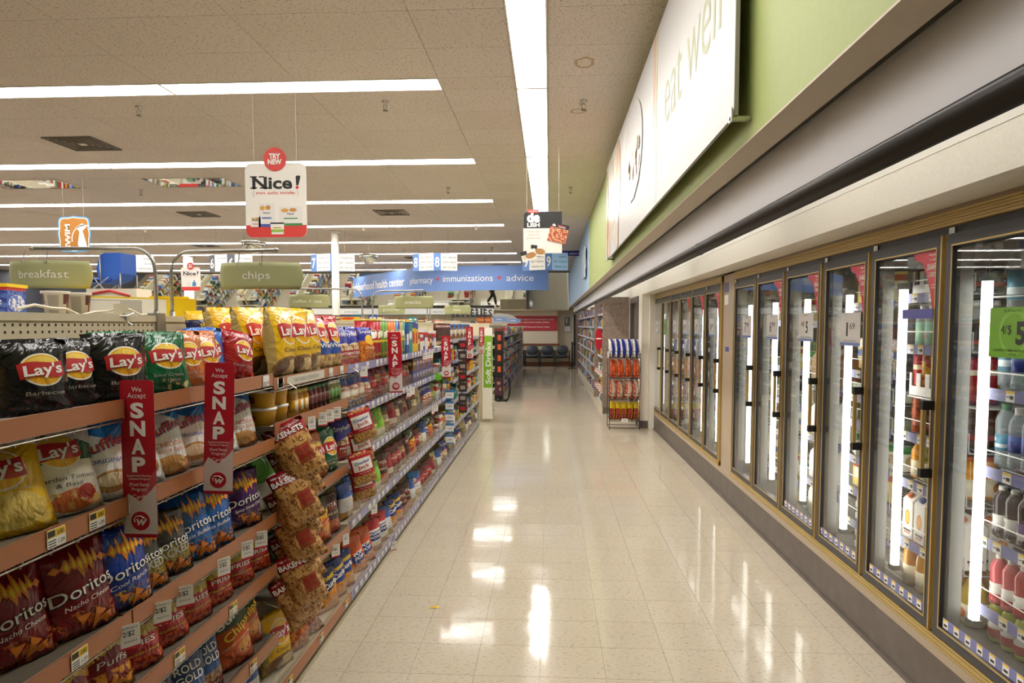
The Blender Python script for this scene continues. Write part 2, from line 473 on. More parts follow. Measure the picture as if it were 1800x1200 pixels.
m_chrome = mat('brushed_chrome', '#b9b7b2', .25, 1.0); m_sprk = mat('dull_brass', '#6d6558', .35, .8)
def sprinkler():
    e = empty('sprinkler_head')
    MB().lathe([(.034, 0), (.034, -.006), (.012, -.012), (.012, -.03)], 14).build('escutcheon', m_chrome, e)
    b = MB().tube([(-.012, 0, -.03), (-.018, 0, -.05), (-.008, 0, -.075), (0, 0, -.082)], .003, 5).tube([(.012, 0, -.03), (.018, 0, -.05), (.008, 0, -.075), (0, 0, -.082)], .003, 5)
    b.build('frame_arm', m_sprk, e)
    MB().lathe([(.002, -.08), (.026, -.084), (.026, -.088), (.002, -.09)], 12).build('deflector', m_sprk, e)
    return e
SP = [(.311, 6.52), (.311, 10.52), (.311, 14.5), (-1.54, 6.44), (-1.54, 10.42), (-1.54, 14.4), (-3.93, 6.46), (-6.29, 10.33), (-3.93, 14.4), (-1.54, 18.4), (.311, 18.5), (-6.29, 14.4), (-3.93, 18.4), (-6.29, 18.4), (-8.7, 14.4)]
s0 = sprinkler()
for i, (x, y) in enumerate(SP):
    o = s0 if i == 0 else copy_tree(s0); o.location = (x, y, CEIL)
    col_ = {.311:'beside the green bulkhead', -1.54:'over the snack gondola aisle', -3.93:'in the second column out', -6.29:'in the third column out', -8.7:'in the fourth column out'}[x]
    reg(o, 'small pendant sprinkler head', 'sprinkler', col_, 'ceiling sprinklers', y)
m_vent = mat('vent_dark_metal', '#6b6357', .5); m_vd = mat('vent_black_inside', '#201d1a', .8)
def vent():
    e = empty('air_vent')
    MB().box(0, .61, 0, .61, .004, .012).build('duct_opening', m_vd, e)
    for q in range(5):
        a = .02+.055*q; b = .61-a
        MB().box(a, b, a, a+.016, -.012, .006).box(a, b, b-.016, b, -.012, .006).box(a, a+.016, a, b, -.012, .006).box(b-.016, b, a, b, -.012, .006).build('louver_ring', m_vent, e)
    MB().box(.27, .34, .27, .34, -.014, .004).build('centre_plate', m_fix, e)
    return e
v0 = vent()
for i, (x, y) in enumerate(VENT):
    o = v0 if i == 0 else copy_tree(v0); o.location = (x+.16, y, CEIL-.002)
    reg(o, 'square louvered air diffuser in the ceiling', 'vent', 'over the left aisles', 'ceiling air diffusers', y+abs(x)*.01)
for i, (x0, x1, y) in enumerate(MIRT):
    e = empty('mirror_ceiling_tile', (x0, y, CEIL))
    MB().box(.01, 1.21, .01, .61, -.004, .01).build('mirror_sheet', m_mir, e)
    MB().box(0, 1.22, 0, .01, -.007, .012).box(0, 1.22, .61, .62, -.007, .012).box(0, .01, 0, .62, -.007, .012).box(1.21, 1.22, 0, .62, -.007, .012).build('tile_frame', m_grid, e)
    tag(e, 'mirrored ceiling tile reflecting the shelves, %s the hanging Nice sign' % ('just left of' if i == 0 else 'second out from'), 'mirror', 'mirrored ceiling tiles')
for i, (x, y, z, r) in enumerate([(-4.26, 16, 3.06, .21), (-3.96, 9, 2.57, .15)]):
    e = empty('dome_mirror', (x, y, z))
    MB().lathe([(r*math.sin(math.radians(a)), r-r*math.cos(math.radians(a))) for a in range(0, 91, 10)], 24).build('dome', m_mir, e)
    MB().lathe([(r, r), (r+.015, r), (r+.015, r+.015), (r, r+.015)], 24).build('rim', m_chrome, e)
    MB().tube([(0, 0, r), (0, 0, CEIL-z)], .003, 5).build('hanging_wire', m_chrome, e)
    tag(e, 'round dome security mirror hanging %s' % ('beside the aisle eight marker' if i == 0 else 'behind the chips sign tube'), 'mirror', 'dome mirrors')
# water stains on two tiles
m_st = mat('water_stain', '#b09a78', .9); m_st.surface_render_method = 'BLENDED' if hasattr(m_st, 'surface_render_method') else m_st.surface_render_method
def stain(x, y, a, b):
    vs = []; fs = []; n = 22
    rr = [1+.12*random.uniform(-1, 1) for _ in range(n)]
    for k, q in enumerate(rr):
        t_ = 2*math.pi*k/n
        vs += [(x+a*q*math.cos(t_), y+b*q*math.sin(t_), CEIL-.001), (x+a*q*.7*math.cos(t_), y+b*q*.7*math.sin(t_), CEIL-.001)]
    fs = [(2*k, 2*k+1, (2*k+3) % (2*n), (2*k+2) % (2*n)) for k in range(n)]
    return vs, fs
mb = MB(); mb.add(*stain(.27, 5.6, .085, .12)); mb.add(*stain(.272, 6.83, .085, .08)); mb.add(*stain(.30, 6.62, .03, .03))
mb.build('water_stain_rings', m_st, ceiling)

# round column
c = struct(empty('column_1', (-4.76, 15.05, 0)))
MB().lathe([(.082, 0), (.082, CEIL)], 20).build('shaft', mat('white_column_paint', '#eae6dc', .5), c)
MB().lathe([(.082, CEIL-.05), (.12, CEIL-.02), (.12, CEIL)], 20).build('collar', mat('white_column_paint', '#eae6dc', .5), c)
c = struct(empty('column_2', (-10.9, 20.2, 0)))
MB().lathe([(.14, 0), (.14, CEIL)], 20).build('shaft', mat('white_column_paint', '#eae6dc', .5), c)

# ================================================================== EAT WELL BOARD ON THE GREEN WALL
m_board = mat('glossy_white_board', '#aeaca8', .4, spec=.3); m_thin = mat('sage_letter', '#8a8c62', .5)
b = empty('wall_sign', (0, 0, 0))
MB().box(.70, .715, 2.70, 4.62, 2.42, 3.55).build('lettered_panel', m_board, b)
MB().text('eat well', F_left(.70, 3.62, 2.84), .40, 1.38, 0, -.008).build('lettering', m_thin, b)
pic = MB().box(.70, .715, 4.63, 8.62, 2.42, 3.55).build('picture_panel', m_board, b)
st = MB()
m1, m2, m3 = mat('pale_orange_print', '#e9b58c', .25), mat('pale_yellow_print', '#e8dca0', .25), mat('pale_red_print', '#d9a07e', .25)
for k, yy in enumerate((4.64, 4.70, 4.76)): MB().box(.6985, .70, yy, yy+.022, 2.42, 3.55).build('print_stripe', (m2, m3, m1)[k], b)
BL = [.0008]
def blob(cx, cz, a, c, rot, m, nm, j=.0):
    P = [(a*math.cos(t_)*(1+j*random.uniform(-1, 1)), c*math.sin(t_)*(1+j*random.uniform(-1, 1))) for t_ in [2*math.pi*k/26 for k in range(26)]]
    P = [(cx+x*math.cos(rot)-z*math.sin(rot), cz+x*math.sin(rot)+z*math.cos(rot)) for x, z in P]
    P = [(max(-1.98, min(1.96, x)), max(-.55, min(.56, z))) for x, z in P]
    Q = [P[0]]
    for p in P[1:]:
        if abs(p[0]-Q[-1][0])+abs(p[1]-Q[-1][1]) > 1e-3: Q.append(p)
    BL[0] += .0009
    MB().add([(x, y, BL[0]) for x, y in Q], [tuple(range(len(Q)))], 0, None, False, F_left(.70, 6.62, 2.98)).build(nm, m, b)
mp1, mp2, mp3, mp4 = mat('faded_orange_print', '#d3a684', .25), mat('faded_cereal_print', '#cfb494', .25), mat('faded_grey_print', '#c4c4c4', .25), mat('faded_cream_print', '#d0c4ae', .25)
blob(-1.3, .1, .30, .5, .1, mp4, 'picture_print'); blob(-1.55, -.25, .14, .42, -.1, mp1, 'picture_print'); blob(-.55, .12, .24, .42, 0, mp1, 'picture_print')
blob(-1.85, 0, .12, .52, 0, mp1, 'picture_print'); blob(-.62, -.35, .14, .3, .2, mp2, 'picture_print')
blob(.7, .1, .62, .4, 0, mp3, 'picture_print'); blob(.75, -.12, .48, .17, .06, mp2, 'picture_print', .12)
for k in range(16): blob(.35+.8*random.random(), -.12+.22*random.random(), .07, .05, random.random()*3, (mp1, mp2)[k % 2], 'cereal_flake')
MB().box(.700, .716, 2.698, 2.704, 2.42, 3.55).build('edge_strip', mat('board_edge', '#8f8c80', .4), b)
for yy in (2.72, 8.3): MB().box(.69, .77, yy-.012, yy+.012, 2.405, 2.42).box(.69, .696, yy-.02, yy+.02, 2.40, 2.45).build('board_clip', m_chrome, b)
tag(b, 'large white eat well signboard with faded food picture on the green wall', 'sign')
b = empty('wall_picture', (0, 0, 0))
MB().box(.715, .735, 14.2, 15.2, 2.62, 3.25).build('panel', mat('frosted_photo_panel', '#cfdcea', .3), b)
MB().box(.735, .77, 14.4, 14.5, 2.8, 3.0).build('mount', m_chrome, b)
tag(b, 'pale photo panel mounted on the light blue wall', 'picture')

# ================================================================== BAGS
def bag_front(u, v, w, h, d, seed):
    vv = min(max((v-.055)/.89, 0), 1)
    a = 1-abs(2*u-1)**2.4; c = max(math.sin(math.pi*vv), 0)**.55*(1.12-.32*vv)
    r = random.Random(seed); y = d/2*a*c
    wr = 0
    for k in range(3):
        cx_, cy_, an = r.choice((0, 1)), r.choice((0, 1)), r.uniform(.3, 1.2)
        dx_, dy_ = abs(u-cx_), abs(v-cy_); t_ = math.atan2(dy_, dx_+1e-6); wr += .9*math.exp(-((t_-an)/.13)**2)*max(0, 1-1.5*math.hypot(dx_, dy_))
    for k in range(6):
        ph, fu, fv, am = r.uniform(0, 6), r.uniform(-9, 9), r.uniform(5, 16), r.uniform(.1, .26)
        wr += am*math.sin(fu*u+fv*v+ph)
    edge = (abs(2*u-1)**3+abs(2*v-1)**4)
    y += .0085*wr*(.3+edge)*(h/.22)
    return y
def bag_mesh(w, h, d, seed, decals=(), nu=11, nv=15):
    vs = []; fs = []; uv = []
    def X(u, v): return (u-.5)*w*(1-.07*math.sin(math.pi*v)*(1 if abs(2*u-1) > .5 else .6))
    def Z(u, v): return v*h*(1-.0*u)-.012*h*abs(2*u-1)**3*(2*v-1)
    crimp = lambda u, v: (.003*math.sin(u*26+seed)+.006*math.sin(u*5+seed))*(1 if v < .05 or v > .95 else .15)
    I = {}
    for s_ in (0, 1):
        for j in range(nv+1):
            for i in range(nu+1):
                u, v = i/nu, j/nv
                if s_ and (i in (0, nu) or j in (0, nv)): I[1, i, j] = I[0, i, j]; continue
                y = bag_front(u, v, w, h, d, seed+s_*31)
                if i in (0, nu) or j in (0, nv): y = 0
                I[s_, i, j] = len(vs); vs.append((X(u, v), (-y if s_ == 0 else y)+crimp(u, v), Z(u, v)))
    for s_ in (0, 1):
        for j in range(nv):
            for i in range(nu):
                q = [(i, j), (i+1, j), (i+1, j+1), (i, j+1)]
                if s_: q = q[::-1]
                fs.append(tuple(I[s_, a, b] for a, b in q)); uv.append([(a/nu, b/nv) for a, b in q])
    m = MB(); m.add(vs, fs, 0, uv, True)
    # flat print, laid on the bulge
    D = []
    for dc in decals:
        cu, cv, rot = dc['u'], dc['v'], dc.get('rot', 0)
        if 'text' in dc: P, Fc = text_geo(dc['text'], dc['h']*h, dc['w']*w if 'w' in dc else None, dc.get('bold', 0), dc.get('shear', 0))
        else: P = [(x*w, y*h) for x, y in dc['poly']]; Fc = [tuple(range(len(P)))]
        cs, sn = math.cos(rot), math.sin(rot)
        P = [((cu-.5)*w+x*cs-y*sn, cv*h+x*sn+y*cs) for x, y in P]
        bm = bmesh.new(); bv = [bm.verts.new((x, y, 0)) for x, y in P]
        for f in Fc:
            try: bm.faces.new([bv[k] for k in f])
            except ValueError: pass
        if 'poly' in dc: bmesh.ops.triangulate(bm, faces=bm.faces[:])
        for _ in range(2):
            es = [e for e in bm.edges if e.calc_length() > .022]
            if not es: break
            bmesh.ops.subdivide_edges(bm, edges=es, cuts=1); bmesh.ops.triangulate(bm, faces=[f for f in bm.faces if len(f.verts) > 4])
        bm.verts.index_update()
        out = []
        lift = dc.get('lift', .0022)
        for q in bm.verts:
            u = min(max(q.co.x/w+.5, .02), .98); v = min(max(q.co.y/h, .02), .98)
            out.append((q.co.x, -bag_front(u, v, w, h, d, seed)+crimp(u, v)-lift, q.co.y))
        D.append((out, [tuple(x.index for x in f.verts) for f in bm.faces], dc['m'])); bm.free()
    return m, D
BAGS = {}
def bag_type(key, w, h, d, material, decals, seeds=(1, 2), side='print'):
    BAGS[key] = dict(w=w, h=h, d=d, material=material, decals=decals, seeds=seeds, protos={}, n=0)
NAME_OF = {}
def bag_at(key, x, y, z, rz=90, lean=-8, sc=1.0, seed=None, name='chip_bag', roll=0):
    T = BAGS[key]; T['n'] += 1
    sd = T['seeds'][T['n'] % len(T['seeds'])] if seed is None else seed
    if sd not in T['protos']:
        m, D = bag_mesh(T['w'], T['h'], T['d'], sd, T['decals'])
        o = m.build(name, T['material'])
        by = {}
        for vs, fs, mm in D: by.setdefault(mm.name, (mm, MB()))[1].add(vs, fs)
        for nm, (mm, q) in by.items(): q.build('lettering' if 'letter' in nm or 'print' in nm else 'printed_logo', mm, o)
        T['protos'][sd] = o
    else:
        p0 = T['protos'][sd]; o = copy_tree(p0)
        if o.name.split('.')[0] != name: o.name = name
    o.location = (x, y, z); o.rotation_euler = (math.radians(lean), math.radians(roll), math.radians(rz)); o.scale = (sc, sc, sc)
    return o
wl_, gl_, bl_ = mat('white_letter', '#f4f1ea', .35), mat('grey_letter', '#b9b4ac', .4), mat('black_letter', '#141212', .4)
rl_, ol_, yl_, brl_, blul_ = mat('red_letter', '#b81e24', .35), mat('orange_print', '#e8862a', .35), mat('yellow_letter', '#f2cf2a', .35), mat('brown_print', '#6b3d22', .4), mat('blue_letter', '#2c4f9e', .35)
pot_ = mat('potato_print', '#d9ae62', .4); crm_ = mat('cream_print', '#ead9a8', .4); grn_ = mat('green_letter', '#3e7a35', .4)
def ribbon(cx, cy, w, h):    # wavy banner
    P = [(-.5+k/8, .5+.10*math.sin(k*.75)) for k in range(9)] + [(.5-k/8, -.5+.10*math.sin((8-k)*.75)) for k in range(9)]
    return [(x*w, y*h) for x, y in P]
def lays(cx, cy, s=1.0, asp=.87, rib='#a81a22'):
    L = [('ell', cx, cy, .31*s, .25*s*asp, '#f7efda'), ('ell', cx, cy, .28*s, .225*s*asp, '#efb01e'), ('ell', cx, cy+.09*s, .2*s, .1*s*asp, '#f7d25a')]
    D = [dict(poly=ribbon(0, 0, .60*s, .2*s), u=cx-.02, v=cy, rot=.08, m=rl_, lift=.0018),
         dict(text="Lay's", u=cx-.01, v=cy-.062*s, h=.14*s, w=.52*s, bold=.022, shear=.12, rot=.08, m=wl_, lift=.0030)]
    return L, D
def bagart(key, w, h, d, base, L, D, rough=.2, bump=.34, **k): bag_type(key, w, h, d, art('bag_'+key, base, L, rough, bump), D, **k)
def chipart(cx, cy, m, n=7, sp=.3, s=.1):
    r = random.Random(int(cx*100+cy*77)); out = []
    for k in range(n):
        a = r.uniform(0, 6.28); x, y = cx+r.uniform(-sp, sp), cy+r.uniform(-.06, .06)
        out.append(dict(poly=[(s*math.cos(a+2.09*q)*(1+.2*r.random()), .8*s*math.sin(a+2.09*q)) for q in range(3)], u=min(max(x, .12), .88), v=max(y, .1), m=m, lift=.0016+.0002*k))
    return out
def flames(cx, cy, s=1.0):
    out = []
    for k, (x, up, dn) in enumerate([(-.34, .05, .04), (-.2, .10, .07), (-.1, .17, .05), (-.02, .09, .16), (.05, .25, .09), (.13, .12, .13), (.22, .14, .04), (.33, .05, .05)]):
        w_ = .055 if up > .1 else .075
        out.append(dict(poly=[(-w_*s, 0), (0, -dn*s), (w_*s, 0), (.01, up*s)], u=min(max(cx+x*s, .1), .9), v=cy+.02*x, m=ol_, lift=.0016+.0001*k))
        if up > .08: out.append(dict(poly=[(-w_*.45*s, 0), (0, -dn*.5*s), (w_*.45*s, 0), (.01, up*.6*s)], u=min(max(cx+x*s, .1), .9), v=cy+.02*x, m=yl_, lift=.0026+.0001*k))
    return out
l, D = lays(.56, .58)
bagart('bbq', .185, .19, .075, '#141313', l+[('noise', 7, .58, .02, .2, '#5a2a18')], D+[dict(text='Barbecue', u=.56, v=.25, h=.055, w=.52, m=gl_)], seeds=(1, 2, 3))
bagart('sour', .18, .19, .075, '#12643a', l+[('noise', 6, .56, .0, .2, '#d7d2a0')], D+[dict(text='Sour Cream', u=.52, v=.25, h=.05, w=.52, m=gl_), dict(text='& Onion', u=.56, v=.17, h=.05, w=.34, m=gl_)])
bagart('ched', .165, .19, .07, '#c96a1c', l, D+[dict(text='Cheddar &', u=.5, v=.24, h=.05, w=.5, m=gl_), dict(text='Sour Cream', u=.52, v=.16, h=.05, w=.56, m=gl_)])
bagart('flam', .16, .19, .07, '#a3161c', l+[('noise', 6, .55, .0, .2, '#d8462a')], D+[dict(text="Flamin' Hot", u=.5, v=.24, h=.05, w=.56, m=gl_)])
bagart('blue', .15, .2, .06, '#3f74c8', l, D)
l, D = lays(.54, .66, .95)
gold = [('half', 1, 0, .88, '#b79b5c'), ('half', -1, 0, -.13, '#b79b5c'), ('ell', .5, .14, .44, .16, '#8a6238'), ('ell', .64, .13, .26, .12, '#e5c988'), ('ell', .35, .16, .2, .1, '#6f4a2a')]
bagart('classic', .235, .305, .115, '#f0c01c', gold+l, D+[dict(text='Classic', u=.55, v=.36, h=.06, w=.5, m=bl_)], seeds=(4, 5, 6))
bagart('wavy', .19, .28, .09, '#b01f2a', [('half', 0, -1, -.5, '#2f55a8'), ('half', 0, -1, -.26, '#a87a4a'), ('noise', 7, .5, 0, .25, '#d9b878')]+l, D+[dict(text='Wavy', u=.52, v=.38, h=.09, w=.6, bold=.02, m=wl_)])
bagart('summer', .22, .29, .1, '#f0c01c', [('rect', .5, .78, .5, .08, '#23305e')]+lays(.6, .42, .8)[0], lays(.6, .42, .8)[1]+[dict(text='SUMMER', u=.5, v=.75, h=.05, w=.5, bold=.02, m=yl_)])
l, D = lays(.5, .68, .9)
bagart('orig', .2, .235, .08, '#e5b520', [('half', 0, 1, .86, '#e9dfc0'), ('ell', .55, .22, .34, .17, '#e9cc6a'), ('noise', 6, .55, .02, .3, '#d7b455')]+lays(.45, .62, .95)[0], lays(.45, .62, .95)[1]+[dict(text='ORIGINAL', u=.5, v=.4, h=.04, w=.5, m=crm_), dict(text='Baked!', u=.4, v=.88, h=.06, w=.4, bold=.015, m=brl_)])
bagart('garden', .205, .23, .085, '#e9e2cf', [('half', 0, 1, .56, '#1d5a34'), ('half', .25, 1, .98, '#e9e2cf'), ('ell', .6, .14, .3, .12, '#d8733a'), ('ell', .75, .2, .14, .09, '#b93a2c'), ('noise', 6, .56, .02, .24, '#e2b45e')]+l, D+[dict(text='Garden Tomato', u=.52, v=.36, h=.05, w=.72, m=bl_), dict(text='& Basil', u=.52, v=.29, h=.045, w=.32, m=bl_)])
ruf = [('half', .3, 1, .86, '#2d7ac6'), ('half', -.3, 1, .7, '#2d7ac6')]
rd = [dict(text='Ruffles', u=.5, v=.58, h=.13, w=.78, bold=.03, shear=.15, rot=.22, m=blul_, lift=.002), dict(text='Ruffles', u=.5, v=.585, h=.125, w=.76, bold=.012, shear=.15, rot=.22, m=rl_, lift=.003)]
bagart('ruffles', .2, .23, .085, '#eceae6', ruf+[('ell', .55, .2, .3, .13, '#b98a4e'), ('ell', .55, .22, .22, .08, '#ead8ae')], rd+[dict(text='ORIGINAL', u=.5, v=.42, h=.05, w=.5, m=blul_)])
bagart('rufched', .2, .23, .085, '#eceae6', [('half', .3, 1, .98, '#2d7ac6'), ('half', -.3, 1, .74, '#2d7ac6'), ('half', 0, -1, -.2, '#b5683a'), ('ell', .5, .14, .36, .12, '#d9a25a')], rd+[dict(text='CHEDDAR', u=.52, v=.38, h=.065, w=.6, m=mat('orange_letter', '#c8622a', .4)), dict(text='& SOUR CREAM', u=.52, v=.3, h=.05, w=.66, m=mat('orange_letter', '#c8622a', .4))])
def dor(key, base, sub, chips, extra=(), subm=None, lab='Doritos', w=.19, h=.225, sub2=None):
    D = flames(.52, .74, .95)+[dict(text=lab, u=.5, v=.42, h=.13, w=.84, bold=.02, shear=.12, rot=.16, m=bl_, lift=.0024), dict(text=lab, u=.5, v=.43, h=.13, w=.84, bold=.004, shear=.12, rot=.16, m=wl_, lift=.0034)]
    if sub: D.append(dict(text=sub, u=.52, v=.33, h=.055, w=.62, shear=.2, rot=.16, m=subm or wl_))
    if sub2: D.append(dict(text=sub2, u=.52, v=.30, h=.12, w=.74, bold=.03, rot=.14, m=subm or gl_))
    bagart(key, w, h, .085, base, list(extra)+[('noise', 6, .52, .0, .26, chips), ('noise', 12, .55, .0, .26, '#6a2a12')], D+chipart(.55, .13, ol_, 4))
dor('nacho', '#7c1218', 'Nacho Cheese', '#c8642a'); dor('ranch', '#1f3f9a', 'Cool Ranch', '#d8b04a')
dor('jacked', '#3a322b', None, '#b9772e', [('half', 0, 1, .55, '#4c4740'), ('rect', .5, .34, .5, .14, '#8a7a22')], lab='Doritos', sub2='JACKED')
dor('buffalo', '#1f5fa8', 'Blazin Buffalo', '#d9832e'); dor('spicy', '#4a1c5a', 'Spicy Sweet Chili', '#d9832e', [('half', 0, -1, -.3, '#3a1f55')])
bagart('fries', .15, .175, .06, '#b9a024', [('half', 0, -1, -.44, '#a31c22'), ('rect', .5, .44, .44, .09, '#c42030'), ('noise', 9, .5, 0, .22, '#d8622a'), ('noise', 6, .6, .5, 1, '#e2cf4a')],
       [dict(text="CHESTER'S", u=.5, v=.66, h=.1, w=.8, bold=.02, rot=.1, m=brl_), dict(text='FRIES', u=.5, v=.4, h=.085, w=.55, bold=.02, m=wl_), dict(text='Flamin Hot', u=.52, v=.26, h=.05, w=.7, shear=.2, m=yl_)], seeds=(1, 2, 3))
bagart('puffs', .18, .2, .08, '#8a1a1c', [('half', .4, 1, .9, '#d8a024'), ('noise', 6, .5, 0, .35, '#e89a2a')], [dict(text='Cheetos', u=.5, v=.6, h=.14, w=.86, bold=.035, rot=.3, m=yl_), dict(text='Puffs', u=.55, v=.42, h=.09, w=.5, shear=.2, m=wl_)])
bagart('rold', .17, .2, .08, '#6b4a34', [('half', 0, 1, .42, '#2b4a78'), ('noise', 10, .5, 0, .42, '#a3744a'), ('rect', .5, .2, .42, .06, '#7a1f22')], [dict(text='ROLD', u=.5, v=.74, h=.12, w=.6, bold=.01, m=wl_), dict(text='GOLD', u=.5, v=.58, h=.12, w=.6, bold=.01, m=wl_), dict(text='THINS', u=.5, v=.17, h=.05, w=.4, m=wl_)])
bagart('sun', .2, .24, .085, '#c4501c', [('half', 0, 1, .5, '#3a4a22'), ('ell', .5, .5, .5, .14, '#c4501c'), ('ell', .7, .3, .2, .12, '#d9923a'), ('noise', 7, .55, 0, .3, '#8a3a1a')], [dict(text='Sun', u=.4, v=.72, h=.13, w=.5, bold=.02, rot=.4, m=wl_), dict(text='Chips', u=.56, v=.54, h=.13, w=.66, bold=.02, rot=.4, m=yl_), dict(text='HARVEST CHEDDAR', u=.5, v=.4, h=.04, w=.66, rot=.3, m=crm_)])
bagart('munch', .16, .2, .08, '#c8a01e', [('half', 0, -1, -.5, '#a8401c'), ('noise', 8, .5, 0, .5, '#d98a3a')], [dict(text='MUNCHOS', u=.5, v=.68, h=.1, w=.84, bold=.02, rot=.1, m=brl_)])
bagart('redbag', .18, .2, .08, '#8c1a24', [('noise', 6, .6, 0, 1, '#a8242c'), ('rect', .5, .3, .4, .1, '#d8c8b0')], [])
bagart('snyr', .19, .225, .08, '#3b3f9a', [('half', 0, -1, -.36, '#b5343a'), ('ell', .5, .36, .4, .2, '#d8c8a8'), ('noise', 9, .5, .1, .5, '#a5642e'), ('rect', .5, .3, .42, .07, '#b02a30')], [dict(text="Snyder's", u=.48, v=.74, h=.12, w=.84, shear=.1, m=wl_), dict(text='PRETZELS', u=.5, v=.26, h=.06, w=.7, bold=.02, m=wl_)])
bagart('snyo', .18, .22, .08, '#33389a', [('half', 0, -1, -.6, '#d9812a'), ('ell', .5, .62, .25, .15, '#f0c23a'), ('noise', 9, .52, .05, .5, '#a5542a')], [dict(text="Snyder's", u=.48, v=.82, h=.1, w=.8, shear=.1, m=wl_), dict(text='Cheddar', u=.5, v=.36, h=.07, w=.6, shear=.2, m=wl_)])
bagart('snyb', .19, .235, .085, '#2f4da0', [('ell', .5, .4, .44, .2, '#b02a30'), ('ell', .5, .42, .38, .15, '#e8dfc8'), ('noise', 6, .55, 0, .3, '#d8c46a')], [dict(text="Snyder's", u=.48, v=.76, h=.12, w=.84, shear=.1, m=wl_), dict(text='CHICAGO', u=.5, v=.46, h=.06, w=.5, bold=.02, m=rl_), dict(text='POTATO CHIPS', u=.5, v=.18, h=.06, w=.7, bold=.015, m=wl_)])
clearb = lambda a, b: [('noise', 13, .5, 0, .9, a), ('noise', 21, .58, 0, .9, b)]
bagart('rinds', .155, .225, .07, '#a8733c', [('noise', 7, .46, 0, .9, '#d2a05e'), ('noise', 10, .56, 0, .9, '#7a4820'), ('noise', 16, .6, 0, .9, '#e0b878'), ('half', 0, 1, .76, '#9a1822'), ('rect', .66, .42, .2, .15, '#9a4a2c')],
       [dict(text='NEW LARGER SIZE!', u=.5, v=.92, h=.035, w=.8, m=wl_), dict(text='BAKEN-ETS', u=.48, v=.79, h=.09, w=.86, bold=.03, m=wl_), dict(text='HOT', u=.66, v=.47, h=.07, w=.3, bold=.03, m=rl_), dict(text='SPICY', u=.66, v=.36, h=.06, w=.34, bold=.03, m=rl_)], rough=.16, seeds=(1, 2, 3))
bagart('jack', .14, .185, .055, '#b41f2a', [('rect', .5, .62, .42, .19, '#f0ece4'), ('half', 0, -1, -.3, '#c89a52'), ('noise', 11, .5, 0, .3, '#8f6430'), ('noise', 11, .5, .9, 1, '#c89a52')],
       [dict(text='Cracker', u=.5, v=.65, h=.085, w=.66, bold=.015, rot=.08, m=blul_), dict(text='Jack', u=.5, v=.52, h=.09, w=.5, bold=.015, rot=.08, m=rl_), dict(text='The Original', u=.5, v=.36, h=.04, w=.5, m=wl_)], rough=.2)
bagart('pop', .2, .23, .09, '#d4571a', [('ell', .5, .36, .3, .17, '#2f4a98'), ('noise', 9, .52, 0, .28, '#d99a4a'), ('noise', 6, .66, .5, 1, '#e58a3a')], [dict(text='POP', u=.5, v=.46, h=.09, w=.4, bold=.03, rot=.2, m=wl_), dict(text='POP', u=.52, v=.34, h=.09, w=.4, bold=.03, rot=.2, m=wl_)])
bagart('whitepop', .19, .22, .08, '#e4e0da', [('half', 0, 1, .7, '#b8262c'), ('rect', .5, .5, .44, .13, '#28408c'), ('half', 0, -1, -.2, '#b03a2c')], [dict(text='POPPED', u=.5, v=.54, h=.07, w=.66, bold=.02, m=wl_), dict(text='POTATO', u=.5, v=.44, h=.07, w=.66, bold=.02, m=wl_), ])
bagart('thins', .16, .22, .07, '#1f4f96', [('half', 0, -1, -.4, '#b9782e'), ('noise', 9, .5, 0, .4, '#8a5426')], [dict(text='THINS', u=.5, v=.6, h=.12, w=.7, bold=.02, m=wl_), dict(text='CLASSIC RANCH', u=.5, v=.48, h=.05, w=.7, m=crm_)])
bagart('cheet', .18, .225, .08, '#24325a', [('half', .3, -1, -.35, '#d8862a'), ('noise', 7, .5, 0, .5, '#e89a3a')], [dict(text='Cheez', u=.45, v=.72, h=.12, w=.66, bold=.03, rot=.2, m=yl_), dict(text='Curls', u=.52, v=.56, h=.12, w=.66, bold=.03, rot=.2, m=wl_)])
bagart('chex', .17, .22, .075, '#2b3f86', [('half', 0, -1, -.42, '#d07a26'), ('noise', 8, .5, 0, .42, '#e0a040'), ('half', 0, -1, -.1, '#b02a24')], [dict(text='Cheese', u=.5, v=.72, h=.12, w=.74, bold=.03, rot=.15, m=yl_), dict(text='Curls', u=.5, v=.55, h=.12, w=.66, bold=.03, rot=.15, m=wl_)])
bagart('veg', .17, .22, .07, '#26382f', [('half', 0, -1, -.4, '#a8743a'), ('noise', 9, .5, 0, .4, '#c48a4a'), ('rect', .5, .62, .4, .12, '#3b5a48')], [])
bagart('greenb', .2, .24, .08, '#5d9a3a', [('half', 0, -1, -.5, '#d8d8c4'), ('ell', .5, .5, .3, .12, '#e8e8d8')], [dict(text='Sour Cream', u=.5, v=.5, h=.06, w=.5, m=grn_)])
bagart('popch', .17, .22, .07, '#4a2a20', [('half', 0, -1, -.35, '#b0522a'), ('rect', .5, .68, .4, .1, '#7a2a22')], [dict(text='PITA', u=.5, v=.66, h=.1, w=.5, m=wl_), dict(text='SEA SALT', u=.5, v=.48, h=.06, w=.6, m=crm_)])
bagart('nutbrown', .15, .2, .06, '#6a4526', clearb('#8d6238', '#b98a52')+[('half', 0, 1, .76, '#2c1d16'), ('rect', .5, .5, .36, .13, '#d8c49a')], [dict(text='ALMONDS', u=.5, v=.48, h=.06, w=.6, m=brl_)], rough=.2)
bagart('nutgreen', .15, .2, .06, '#8a6a3a', clearb('#a8884a', '#6a4a22')+[('half', 0, 1, .72, '#5d7a2a'), ('rect', .5, .4, .36, .12, '#b8c46a')], [dict(text='TRAIL MIX', u=.5, v=.39, h=.06, w=.6, m=grn_)], rough=.2)
bagart('nutred', .15, .2, .06, '#7c1f24', [('noise', 8, .55, 0, .5, '#9a5a32'), ('rect', .5, .64, .4, .12, '#c8a06a')], [dict(text='CASHEWS', u=.5, v=.62, h=.06, w=.6, m=brl_)])
